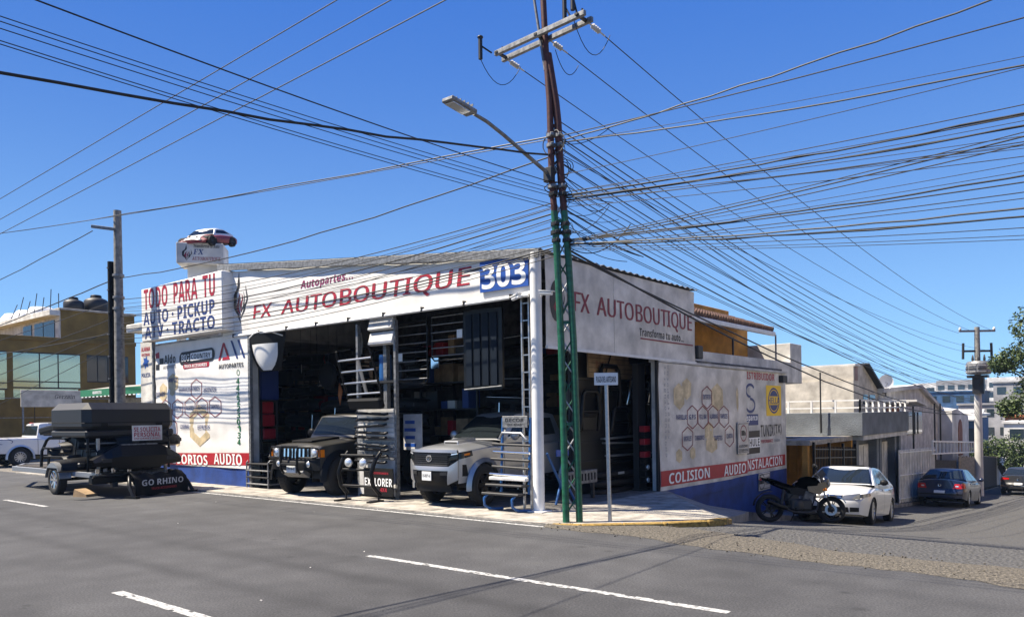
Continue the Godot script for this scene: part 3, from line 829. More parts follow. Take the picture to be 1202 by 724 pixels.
func make_side_signs():
	var rt := Vector3(0, 0, -1)
	var b := thing("side_banner", "greyish white sign lettered FX AUTOBOUTIQUE Transforma tu auto", "sign")
	var m: MB
	for q in [[-0.13, -2.335], [-2.345, -5.84]]:
		m = MB.new(); cloth(m, q[0], q[1], cl(2.82, 2.79, -0.13, -5.84), cl(4.39, 4.385, -0.13, -5.84), 24, 10, func(z, y): return V(0.02, y, z), on_side, Vector3(1, 0, 0)); part("sheet", m, M.banner_old, b)
	m = MB.new(); m.bar(V(0.03, 2.8, -0.13), V(0.03, 2.77, -5.84), 0.05, 0.05); part("bottom_rail", m, M.white_paint, b)
	var S := func(text: String, z0: float, z1: float, y0: float, y1: float, style := "bold", slant := 0.0, x := 0.025) -> MB:
		var q := MB.new(); letters(q, text, V(x, y0, z0), rt, Vector3.UP, z0 - z1, y1 - y0, style, slant)
		return q
	m = S.call("FX  AUTOBOUTIQUE", -0.98, -5.68, 3.4, 3.84, "regular")
	m.add(S.call("FX  AUTOBOUTIQUE", -1.0, -5.7, 3.402, 3.842, "regular", 0.0, 0.027), Transform3D())
	part("lettering", bent(m, on_side), M.maroon, b)
	part("lettering", bent(S.call("Transforma tu auto...", -3.3, -5.3, 3.21, 3.38, "bold"), on_side), M.black_print, b)
	m = MB.new(); flat_poly(m, PackedVector2Array([Vector2(0, 0), Vector2(2.4, 0), Vector2(2.4, 0.03), Vector2(0, 0.03)]), V(0.026, 3.15, -3.34), rt, Vector3.UP); part("underline", bent(m, on_side), M.maroon, b)
	var fd := MB.new(); var fr := MB.new()
	flame(fd, fr, V(0.026, 3.2, -0.24), rt, Vector3.UP, 0.6, 0.95)
	flat_poly(fd, oval(0.2, 0.36), V(0.0255, 3.62, -0.44), rt, Vector3.UP)
	part("flame_emblem", bent(fd, on_side), M.black_print, b); part("flame_core", bent(fr, func(p): return on_side(p) + V(0.004, 0, 0)), M.maroon, b)
	# the printed tarpaulin low on the side wall
	b = thing("side_tarpaulin", "stained white tarpaulin with honeycomb drawing and stripe lettered COLISION AUDIO", "banner")
	m = MB.new(); cloth(m, -4.08, -8.76, cl(-0.16, 0.02, -4.08, -8.76), cl(2.71, 2.68, -4.08, -8.76), 46, 30, func(z, y): return V(0.035, y, z), on_tarp, Vector3(1, 0, 0)); part("sheet", m, M.banner_old, b)
	m = MB.new(); cloth(m, -4.08, -8.75, cl(0.09, 0.06, -4.08, -8.76), cl(0.42, 0.38, -4.08, -8.76), 46, 4, func(z, y): return V(0.043, y, z), on_tarp, Vector3(1, 0, 0)); part("red_stripe", m, M.red_band, b)
	m = MB.new(); cloth(m, -4.08, -8.75, cl(-0.32, -0.2, -4.08, -8.76), cl(0.0, -0.02, -4.08, -8.76), 46, 4, func(z, y): return V(0.043, y, z), on_tarp, Vector3(1, 0, 0)); part("blue_hem", m, M.blue_wall, b)
	var put := func(q: MB, mt: Material, called := "lettering"): part(called, bent(q, on_tarp), mt, b)
	put.call(S.call("COLISION", -4.42, -6.46, 0.12, 0.355, "bold", 0.0, 0.05), M.white_print)
	put.call(S.call("AUDIO", -7.26, -8.62, 0.09, 0.34, "bold", 0.0, 0.05), M.white_print)
	var q := MB.new()
	for h in [[-4.98, 2.0, 0.25, 0.3], [-5.35, 2.17, 0.22, 0.25], [-6.98, 2.0, 0.32, 0.34], [-6.48, 1.2, 0.22, 0.24], [-6.63, 0.88, 0.3, 0.2], [-5.63, 0.73, 0.14, 0.15], [-4.94, 0.7, 0.15, 0.16], [-8.16, 1.96, 0.07, 0.32]]:
		q = MB.new(); flat_poly(q, hexagon(h[2], h[3]), V(0.04, h[1], h[0]), rt, Vector3.UP); put.call(q, M.tan_print, "honeycomb")
	for h in [[-6.41, 1.99], [-5.61, 1.54], [-6.17, 1.53], [-6.73, 1.54], [-7.32, 1.53], [-5.36, 1.06], [-7.64, 1.05]]:
		q = MB.new(); flat_ring(q, hexagon(0.275, 0.275), hexagon(0.25, 0.25), V(0.043, h[1], h[0]), rt, Vector3.UP); put.call(q, M.maroon, "honeycomb_outline")
	for w in [["INTERIOR", -6.2, 1.95, 0.42], ["G.P.S", -5.43, 1.49, 0.34], ["ROLL BAR", -5.98, 1.49, 0.38], ["ALARMAS", -6.53, 1.49, 0.42], ["TAPICES", -7.11, 1.49, 0.4], ["PARRILLAS", -4.8, 1.49, 0.52], ["MOFLES", -5.18, 1.01, 0.36], ["TUMBABURROS", -5.72, 1.01, 0.5], ["TAPETES", -6.75, 0.97, 0.46], ["CLAXON", -7.46, 1.0, 0.36]]:
		put.call(S.call(w[0], w[1], w[1] - w[3], w[2], w[2] + 0.11, "bold", 0.0, 0.048), M.navy_print)
	for k in 2:
		var txt: String = ["(@fxautoboutique", "autopartes@fx"][k]
		for i in txt.length():
			q = MB.new(); letters(q, txt[i], V(0.043, 2.58 - i * 0.125, -4.38 - k * 0.13), V(0, 1, 0), V(0, 0, 1), 0.08, 0.07, "regular"); put.call(q, M.grey_print)
	# painted wall beyond the tarpaulin
	b = thing("painted_wall_signs", "painted dealer logos and red stripe lettered INSTALACION on side wall", "sign")
	m = MB.new(); m.span(V(-0.001, 0.1, -11.6), V(0.006, 0.41, -8.72)); part("red_stripe", m, M.red_band, b)
	var put2 := func(qq: MB, mt: Material, called := "lettering"): part(called, qq, mt, b)
	put2.call(S.call("INSTALACION", -8.64, -11.35, 0.13, 0.385, "bold", 0.0, 0.009), M.white_print)
	put2.call(S.call("DISTRIBUIDOR", -8.68, -10.86, 2.49, 2.68, "bold", 0.0, 0.003), M.red_print)
	q = MB.new()
	var sp := []
	for i in 13: sp.append(Vector2(0.0, 0.2) + Vector2.from_angle(deg_to_rad(30 + i * 20.0)) * Vector2(0.28, 0.16))
	for i in 13: sp.append(Vector2(0.0, -0.18) + Vector2.from_angle(deg_to_rad(90 - i * 20.0)) * Vector2(0.3, 0.17))
	for i in sp.size() - 1:
		var d: Vector2 = (sp[mini(i + 1, 25)] - sp[maxi(i - 1, 0)]).normalized().orthogonal() * 0.035
		var d2: Vector2 = (sp[mini(i + 2, 25)] - sp[i]).normalized().orthogonal() * 0.035
		var o := V(0.003, 1.99, -9.1)
		var pt := func(p: Vector2) -> Vector3: return o + rt * p.x + Vector3.UP * p.y
		q.quad(pt.call(sp[i] + d), pt.call(sp[i] - d), pt.call(sp[i + 1] - d2), pt.call(sp[i + 1] + d2), V(1, 0, 0))
	put2.call(q, M.navy_print, "emblem")
	q = MB.new(); flat_poly(q, rounded(0.84, 0.29, 0.02), V(0.003, 1.43, -9.2), rt, Vector3.UP); put2.call(q, M.navy_print, "emblem")
	put2.call(S.call("sparco", -8.84, -9.57, 1.36, 1.53, "bold", 0.0, 0.005), M.white_print)
	q = MB.new(); flat_poly(q, rounded(1.14, 0.84, 0.01), V(0.003, 1.94, -10.78), rt, Vector3.UP); put2.call(q, M.yellow_print, "emblem")
	q = MB.new(); flat_ring(q, oval(0.43, 0.36, 28), oval(0.37, 0.31, 28), V(0.005, 1.94, -10.78), rt, Vector3.UP)
	for sgn in [-1.0, 1.0]:
		var cap := PackedVector2Array()
		for i in 11: cap.append(Vector2.from_angle(deg_to_rad(25 + i * 13.0)) * Vector2(0.34, 0.285 * sgn))
		flat_poly(q, cap, V(0.005, 1.94, -10.78), rt, Vector3.UP)
	put2.call(q, M.navy_print, "emblem")
	put2.call(S.call("HELLA", -10.37, -11.2, 1.85, 2.03, "bold", 0.0, 0.006), M.navy_print)
	q = MB.new(); flat_poly(q, rounded(0.92, 0.6, 0.005), V(0.003, 0.84, -9.25), rt, Vector3.UP); put2.call(q, M.black_print, "emblem")
	q = MB.new(); flat_poly(q, rounded(0.92, 0.26, 0.005), V(0.0045, 0.83, -9.25), rt, Vector3.UP); put2.call(q, M.white_print, "emblem")
	put2.call(S.call("THULE", -8.82, -9.68, 0.73, 0.93, "bold", 0.0, 0.006), M.black_print)
	put2.call(S.call("TUNIX", -9.78, -10.72, 0.96, 1.28, "bold", 0.0, 0.003), M.black_print)
	put2.call(S.call("(TX)", -10.74, -11.35, 0.98, 1.28, "bold", 0.0, 0.003), M.black_print)
	put2.call(S.call("PERFORMANCE", -9.8, -10.66, 0.79, 0.88, "bold", 0.0, 0.003), M.red_print)
	put2.call(S.call("TUNING", -10.76, -11.24, 0.79, 0.87, "bold", 0.0, 0.003), M.grey_print)
	# no parking signs
	for k in 2:
		var c: Vector3 = [V(0.075, 0.98, -8.42), V(0.03, -0.235, -9.92)][k]
		var w: float = [0.7, 0.8][k]; var h: float = [0.8, 0.46][k]
		b = thing("no_parking_sign", ["white no parking sign with truck symbol beside the painted logos", "small white no parking sign on blue wall above motorcycle"][k], "sign", c)
		m = MB.new(); m.box(V(0, 0, 0), V(0.012, h, w), Basis(), 0.003); part("plate", m, M.banner_old, b)
		m = MB.new(); flat_ring(m, rounded(w - 0.06, h - 0.06, 0.02), rounded(w - 0.09, h - 0.09, 0.02), V(0.0085, 0, 0), rt, Vector3.UP)
		var oc := V(0.009, 0.12 if k == 0 else 0.0, 0.0 if k == 0 else 0.2)
		flat_poly(m, PackedVector2Array([Vector2(-0.14, -0.06), Vector2(0.05, -0.06), Vector2(0.05, 0.07), Vector2(-0.14, 0.07)]), oc, rt, Vector3.UP)
		flat_poly(m, PackedVector2Array([Vector2(0.06, -0.06), Vector2(0.14, -0.06), Vector2(0.14, 0.0), Vector2(0.1, 0.05), Vector2(0.06, 0.05)]), oc, rt, Vector3.UP)
		part("pictogram", m, M.black_print, b)
		m = MB.new(); flat_ring(m, oval(0.21, 0.21, 24), oval(0.18, 0.18, 24), oc + V(0.001, 0, 0), rt, Vector3.UP); part("ring", m, M.maroon if k == 0 else M.black_print, b)
		m = MB.new()
		if k == 0:
			letters(m, "NO ESTACIONARSE", V(0.009, -0.24, 0.28), rt, Vector3.UP, 0.56, 0.07); letters(m, "SE USARA GRUA", V(0.009, -0.34, 0.28), rt, Vector3.UP, 0.56, 0.07)
		else:
			letters(m, "NO ESTA", V(0.009, 0.03, -0.04), rt, Vector3.UP, 0.32, 0.08); letters(m, "CIONARSE", V(0.009, -0.1, -0.04), rt, Vector3.UP, 0.32, 0.08)
		part("lettering", m, M.black_print, b)

# ---- vehicles. Local frame: forward +x, up +y, the vehicle's right +z, wheels touch y = 0, x = 0 midway between the axles.
func along(a: Array, x: float) -> float:
	if x <= a[0][0]: return a[0][1]
	for i in a.size() - 1:
		if x <= a[i + 1][0]:
			var t: float = (x - a[i][0]) / maxf(1e-6, a[i + 1][0] - a[i][0])
			var p0: float = a[maxi(i - 1, 0)][1]; var p3: float = a[mini(i + 2, a.size() - 1)][1]
			return lerpf(lerpf(a[i][1], a[i + 1][1], t), cubic_interpolate(a[i][1], a[i + 1][1], p0, p3, t), 0.6)
	return a[-1][1]
func car_half(C: Dictionary, x: float) -> float:
	var e: float = (x - C.xr_end) / (C.xf_end - C.xr_end) * 2.0 - 1.0
	return C.hw * (1.0 - (C.taper_f if e > 0 else C.taper_r) * pow(absf(e), C.get("tp", 9.0)))
func car_tuck(C: Dictionary, y: float) -> float:
	return along(C.side, y)
func car_side_z(C: Dictionary, x: float, y: float) -> float: return car_half(C, x) * car_tuck(C, y)
func car_low(C: Dictionary, x: float) -> float:
	var y: float = along(C.sill, x)
	for c in [C.xf, C.xr]:
		var d := absf(x - c)
		if d < C.ra:
			var k: float = pow(1.0 - pow(d / C.ra, C.get("ap", 2.0)), 1.0 / C.get("ap", 2.0))
			y = maxf(y, C.rw * 0.92 + C.ra * k)
	return y
func car_nose(C: Dictionary, y: float, z: float, front: bool) -> float:
	var xe: float = C.xf_end if front else C.xr_end
	var zw: float = maxf(0.05, car_side_z(C, xe, y))
	var k := 1.0 - pow(minf(1.0, absf(z) / zw), 2.6)
	return xe + (1.0 if front else -1.0) * along(C.nose if front else C.tail, y) * k
func wheel_mesh(r: float, w: float, rim: float, spokes: int, key: String) -> Array:
	if shared.has(key): return shared[key]
	var t := MB.new()
	var h := w * 0.5
	var X := Transform3D(Basis(Vector3(1, 0, 0), Vector3(0, 0, 1), Vector3(0, -1, 0)), Vector3.ZERO)
	t.lathe([Vector2(rim * 0.98, -h * 0.82), Vector2(rim * 1.06, -h * 0.95), Vector2(lerpf(rim, r, 0.55), -h), Vector2(r * 0.965, -h * 0.86), Vector2(r, -h * 0.6), Vector2(r, h * 0.6), Vector2(r * 0.965, h * 0.86), Vector2(lerpf(rim, r, 0.55), h), Vector2(rim * 1.06, h * 0.95), Vector2(rim * 0.98, h * 0.82)], 36, X)
	for i in 36:
		var a := TAU * i / 36
		t.box(V(cos(a) * r, sin(a) * r, 0), V(0.014, 0.05, w * 0.68), Basis(Vector3(0, 0, 1), a))
	var m := MB.new()
	m.lathe([Vector2(rim * 0.98, -h * 0.8), Vector2(rim, h * 0.82), Vector2(rim * 0.92, h * 0.86), Vector2(rim * 0.88, h * 0.3)], 32, X)
	var hub := MB.new()
	hub.lathe([Vector2(rim * 0.86, h * 0.02), Vector2(0.0, h * 0.0)], 24, X)
	for i in spokes:
		var a := TAU * i / spokes
		var d := V(cos(a), sin(a), 0)
		m.bar(d * rim * 0.12 + V(0, 0, h * 0.55), d * rim * 0.93 + V(0, 0, h * 0.72), rim * (2.2 / spokes), 0.025, V(0, 0, 1), 0.006)
	m.lathe([Vector2(0.0, h * 0.74), Vector2(rim * 0.2, h * 0.7), Vector2(rim * 0.24, h * 0.4)], 16, X)
	shared[key] = [t.mesh(), m.mesh(), hub.mesh()]
	return shared[key]
func add_wheel(parent: Node3D, at_: Vector3, ms: Array, rim_mat: Material, steer := 0.0):
	var w := part("wheel", ms[0], M.rubber, parent, at_)
	w.rotation.y = (0.0 if at_.z > 0 else PI) + steer
	part("rim", ms[1], rim_mat, w); part("brake_disc", ms[2], M.steel_dark, w)
func chaikin(p: Array, k: int) -> Array:
	for q in k:
		var o := [p[0]]
		for i in p.size() - 1:
			if i > 0: o.append(p[i].lerp(p[i + 1], 0.25))
			if i < p.size() - 2: o.append(p[i].lerp(p[i + 1], 0.75))
		o.append(p[-1]); p = o
	return p
func bucket(B: Dictionary, k: String) -> MB:
	if not B.has(k): B[k] = MB.new()
	return B[k]

func car_shell(C: Dictionary, o: Node3D):
	# lower body: stations along x, each a ring from one sill over the top to the other sill; C.sort names the part a piece belongs to
	var xs := []
	var N: int = C.get("stations", 64)
	for i in N + 1: xs.append(lerpf(C.xr_end, C.xf_end, float(i) / N))
	for d in C.get("cuts", []): xs.append(d - 0.008); xs.append(d + 0.008)
	for c in [C.xf, C.xr]:
		for k in [-1.0, 1.0]: xs.append(c + k * C.ra * 0.999); xs.append(c + k * (C.ra + 0.012))
	xs.sort()
	var ns := 10; var nt := 5
	var P := []
	for x in xs:
		var ytop := along(C.top, x)
		var ys: float = ytop - C.crown
		var yl := minf(car_low(C, x), ys - 0.02)
		var row := []
		for j in ns + 1:
			var y := lerpf(yl, ys, float(j) / ns)
			row.append(V(x, y, car_side_z(C, x, y)))
		var zs: float = row[-1].z
		for k in range(1, nt + 1):
			var t := float(k) / nt
			row.append(V(x, ys + C.crown * (1.0 - pow(1.0 - t, 2.6)), zs * (1.0 - t)))
		var full := PackedVector3Array()
		for i in row.size(): full.append(V(row[i].x, row[i].y, -row[i].z))
		for i in range(row.size() - 2, -1, -1): full.append(row[i])
		P.append(full)
	var R := P.size(); var K: int = P[0].size()
	var Nn := []
	for i in R:
		var a := PackedVector3Array(); a.resize(K); Nn.append(a)
	for i in R - 1:
		for j in K - 1:
			var f: Vector3 = (P[i + 1][j + 1] - P[i][j]).cross(P[i][j + 1] - P[i + 1][j])
			var mid: Vector3 = (P[i][j] + P[i + 1][j + 1]) * 0.5 - V(P[i][j].x, 0.35, 0)
			if f.dot(mid) < 0: f = -f
			f = f.normalized() * sqrt(f.length())
			Nn[i][j] += f; Nn[i + 1][j] += f; Nn[i + 1][j + 1] += f; Nn[i][j + 1] += f
	var B := {}
	var sorter: Callable = C.sort
	for i in R - 1:
		for j in K - 1:
			var mid: Vector3 = (P[i][j] + P[i + 1][j + 1] + P[i + 1][j] + P[i][j + 1]) * 0.25
			var top: bool = j >= ns and j < K - 1 - ns
			var m := bucket(B, sorter.call(mid.x, mid.y, top, mid.z))
			var a: Vector3 = Nn[i][j].normalized(); var b: Vector3 = Nn[i + 1][j].normalized(); var c: Vector3 = Nn[i + 1][j + 1].normalized(); var d: Vector3 = Nn[i][j + 1].normalized()
			m.tri(P[i][j], P[i + 1][j], P[i + 1][j + 1], a, b, c); m.tri(P[i][j], P[i + 1][j + 1], P[i][j + 1], a, c, d)
	for front in [true, false]:
		var ring: PackedVector3Array = P[R - 1] if front else P[0]
		var half := K / 2
		var G := []
		for j in half + 1:
			var row := PackedVector3Array()
			for s in 13:
				var t := s / 12.0
				var p := ring[j].lerp(ring[K - 1 - j], t)
				p.x = car_nose(C, p.y, p.z, front)
				row.append(p)
			G.append(row)
		var low := []; var up := []
		for j in half + 1:
			if G[j][0].y <= C.bumper_y + 0.03: low.append(G[j])
			if G[j][0].y >= C.bumper_y - 0.12: up.append(G[j])
		var tw := V(1 if front else -1, 0, 0)
		bucket(B, "front_bumper" if front else "rear_bumper").grid(low if C.get("bumper_split", false) else G, tw)
		if C.get("bumper_split", false): bucket(B, "body").grid(up, tw)
	# wheel wells and underside
	var u := MB.new()
	for c in [C.xf, C.xr]:
		for s in [-1.0, 1.0]:
			var a := PackedVector3Array(); var b := PackedVector3Array()
			for i in 13:
				var an := PI * i / 12.0
				var x: float = c + cos(an) * C.ra * 0.985; var y: float = C.rw * 0.92 + sin(an) * C.ra * 0.985
				a.append(V(x, y, s * car_half(C, x) * 0.965)); b.append(V(x, y, s * (C.hw - 0.42)))
			u.grid([a, b], V(c, C.rw * 0.9, s * C.hw), false, false, true, true)
			u.box(V(c, C.rw * 0.92 + C.ra * 0.4, s * (C.hw - 0.44)), V(C.ra * 1.95, C.ra * 1.1, 0.02))
	u.span(V(C.xr_end + 0.25, along(C.sill, 0.0) - 0.01, -C.hw * 0.86), V(C.xf_end - 0.2, along(C.sill, 0.0) + 0.06, C.hw * 0.86))
	part("underbody", u, M.shadow_gap, o)
	for k in B:
		var mt: Material = C.paint
		if C.mats.has(k): mt = C.mats[k]
		part(k, B[k], mt, o)
func car_cabin(C: Dictionary, o: Node3D):
	# glasshouse: side outline A (windscreen foot) B (head) C D (rear screen foot)
	var g: Dictionary = C.cabin
	var A: Vector2 = g.a; var Bp: Vector2 = g.b; var Cc: Vector2 = g.c; var D: Vector2 = g.d
	var top: float = maxf(Bp.y, Cc.y) + g.crown
	var zg := func(y: float) -> float: return lerpf(g.wb, g.wr, clampf((y - A.y) / (Bp.y - A.y), 0.0, 1.15))
	var path := chaikin([A, A.lerp(Bp, 0.5), Bp.lerp(A, 0.12), Bp + Vector2(-0.02, g.crown * 0.6), Bp.lerp(Cc, 0.5) + Vector2(0, g.crown), Cc + Vector2(0.02, g.crown * 0.6), Cc.lerp(D, 0.12), Cc.lerp(D, 0.5), D], 2)
	var G := []
	var side := [[], []]
	for p in path:
		var w: float = zg.call(p.y)
		var row := PackedVector3Array()
		for s in 11:
			var t := s / 5.0 - 1.0
			var k := 1.0 - t * t
			var steep := clampf((top - p.y) / 0.25, 0.0, 1.0)
			row.append(V(p.x + k * g.bow * steep * (1.0 if p.x > (Bp.x + Cc.x) * 0.5 else -0.6), p.y + k * 0.025 * (1.0 - steep) - (0.012 if absf(t) > 0.99 else 0.0), t * w))
		G.append(row)
	var m := MB.new()
	m.grid(G, V((Bp.x + Cc.x) * 0.5, A.y - 0.4, 0), false, false, true, true)
	for s in [-1.0, 1.0]:
		var rows := []
		for p in path:
			var yb := minf(p.y, g.belt)
			var r := PackedVector3Array()
			for k in 5:
				var y := lerpf(yb - 0.05, p.y - 0.012, k / 4.0)
				r.append(V(p.x, y, s * zg.call(y)))
			rows.append(r)
		m.grid(rows, V(0, 0.15, s))
	part("cabin", m, C.get("roof_paint", C.paint), o)
	var glass: Material = C.get("glass", M.car_glass)
	for q in [["windscreen", A, Bp, 1.0], ["rear_window", D, Cc, -0.6]]:
		m = MB.new()
		var rows := []
		for i in 7:
			var t := lerpf(g.get("wt0", 0.05), 0.9, i / 6.0)
			if q[0] == "rear_window" and g.has("rt0"): t = lerpf(g.rt0, g.get("rt1", 0.9), i / 6.0)
			var p: Vector2 = q[1].lerp(q[2], t)
			var w: float = zg.call(p.y) * lerpf(0.94, 0.9, t)
			var nr: Vector2 = (q[2] - q[1]).orthogonal().normalized()
			if nr.y < 0: nr = -nr
			var r := PackedVector3Array()
			for s in 11:
				var tt := s / 5.0 - 1.0
				var steep := clampf((top - p.y) / 0.25, 0.0, 1.0)
				r.append(V(p.x + (1.0 - pow(tt * w / zg.call(p.y), 2.0)) * g.bow * steep * q[3] + nr.x * 0.012, p.y + nr.y * 0.012, tt * w))
			rows.append(r)
		m.grid(rows, V(q[3], 0.6, 0))
		part(q[0], m, glass, o)
	for w in g.windows:
		for s in [-1.0, 1.0]:
			m = MB.new()
			var poly := PackedVector2Array(w)
			var ix := Geometry2D.triangulate_polygon(poly)
			for i in range(0, ix.size(), 3):
				var pp := []
				for k in 3: pp.append(V(poly[ix[i + k]].x, poly[ix[i + k]].y, s * (zg.call(poly[ix[i + k]].y) + 0.006)))
				m.flat(pp[0], pp[1], pp[2], V(0, 0, s))
			part("side_window", m, glass, o)
func nose_patch(C: Dictionary, c: Array, off: float, front := true, n := 8, thick := 0.03) -> MB:
	# a piece on the front or rear face; corners [z, y] bottom left, bottom right, top right, top left
	var m := MB.new()
	var G := []; var H := []
	var s := 1.0 if front else -1.0
	for i in 5:
		var r := PackedVector3Array(); var h := PackedVector3Array()
		var t := i / 4.0
		for j in n + 1:
			var k := float(j) / n
			var z := lerpf(lerpf(c[0][0], c[1][0], k), lerpf(c[3][0], c[2][0], k), t)
			var y := lerpf(lerpf(c[0][1], c[1][1], k), lerpf(c[3][1], c[2][1], k), t)
			var zw := car_side_z(C, C.xf_end if front else C.xr_end, y) * 0.995
			z = clampf(z, -zw, zw)
			var x := car_nose(C, y, z, front)
			r.append(V(x + s * off, y, z)); h.append(V(x + s * (off - thick), y, z))
		G.append(r); H.append(h)
	m.grid(G, V(s, 0, 0))
	m.grid([G[0], H[0]], V(0, -1, 0)); m.grid([G[4], H[4]], V(0, 1, 0))
	for j in [0, n]:
		for i in 4: m.quad(G[i][j], G[i + 1][j], H[i + 1][j], H[i][j], G[i][j] - G[i][n / 2])
	return m
func side_patch(C: Dictionary, c: Array, s: float, off: float, n := 8, thick := 0.03) -> MB:
	# a piece on the side; corners [x, y]
	var m := MB.new()
	var G := []; var H := []
	for i in 5:
		var r := PackedVector3Array(); var h := PackedVector3Array()
		var t := i / 4.0
		for j in n + 1:
			var k := float(j) / n
			var x := lerpf(lerpf(c[0][0], c[1][0], k), lerpf(c[3][0], c[2][0], k), t)
			var y := lerpf(lerpf(c[0][1], c[1][1], k), lerpf(c[3][1], c[2][1], k), t)
			var z := car_side_z(C, x, y)
			r.append(V(x, y, s * (z + off))); h.append(V(x, y, s * (z + off - thick)))
		G.append(r); H.append(h)
	m.grid(G, V(0, 0, s))
	m.grid([G[0], H[0]], V(0, -1, 0)); m.grid([G[4], H[4]], V(0, 1, 0))
	for j in [0, n]:
		for i in 4: m.quad(G[i][j], G[i + 1][j], H[i + 1][j], H[i][j], G[i][j] - G[i][n / 2])
	return m
func flares(C: Dictionary, o: Node3D, mt: Material, width: float, out: float):
	for c in [C.xf, C.xr]:
		for s in [-1.0, 1.0]:
			var m := MB.new()
			var rows := []
			for i in 19:
				var a := lerpf(-0.1, PI + 0.1, i / 18.0)
				var d := Vector2(cos(a), sin(a))
				var p: Vector2 = Vector2(c, C.rw * 0.92) + d * C.ra * 0.97
				var q: Vector2 = Vector2(c, C.rw * 0.92) + d * (C.ra + width)
				var z := car_side_z(C, c, 0.6)
				rows.append(PackedVector3Array([V(p.x, p.y, s * (z - 0.05)), V(p.x, p.y, s * (z + out)), V(q.x, q.y, s * (z + out * 0.6)), V(q.x, q.y, s * (z - 0.04))]))
			m.grid(rows, V(c, C.rw * 0.5, s * (C.hw - 0.3)), false, false, true, true)
			part("fender_flare", m, mt, o)
func mirrors(o: Node3D, x: float, y: float, z: float, mt: Material, big := 1.0):
	for s in [-1.0, 1.0]:
		var m := MB.new()
		m.ball(V(x - 0.03, y, s * (z + 0.13 * big)), V(0.06, 0.075, 0.1) * big, 12, 8)
		m.bar(V(x, y - 0.05, s * z), V(x - 0.02, y - 0.02, s * (z + 0.08 * big)), 0.05, 0.03)
		part("wing_mirror", m, mt, o)
func door_handles(C: Dictionary, o: Node3D, at_: Array, mt: Material):
	for x in at_:
		for s in [-1.0, 1.0]: part("door_handle", side_patch(C, [[x[0] - 0.1, x[1] - 0.014], [x[0] + 0.1, x[1] - 0.014], [x[0] + 0.1, x[1] + 0.014], [x[0] - 0.1, x[1] + 0.014]], s, 0.022, 4, 0.03), mt, o)
func sedan_sort(C: Dictionary) -> Callable:
	return func(x: float, y: float, top: bool, z: float) -> String:
		for d in C.cuts:
			if absf(x - d) < 0.0082 and not top and y > 0.24 and y < C.belt_seam: return "door_seam"
		if top and x > C.cuts[0] + 0.14: return "hood"
		if top and x < C.cabin.d.x: return "trunk_lid"
		if not top and y > 0.2:
			if x < C.cuts[0] and x > C.cuts[1]: return "front_door" if z < 0 else "front_door_right"
			if x < C.cuts[1] and x > C.cuts[2] and y > 0.3: return "rear_door" if z < 0 else "rear_door_right"
		return "body"

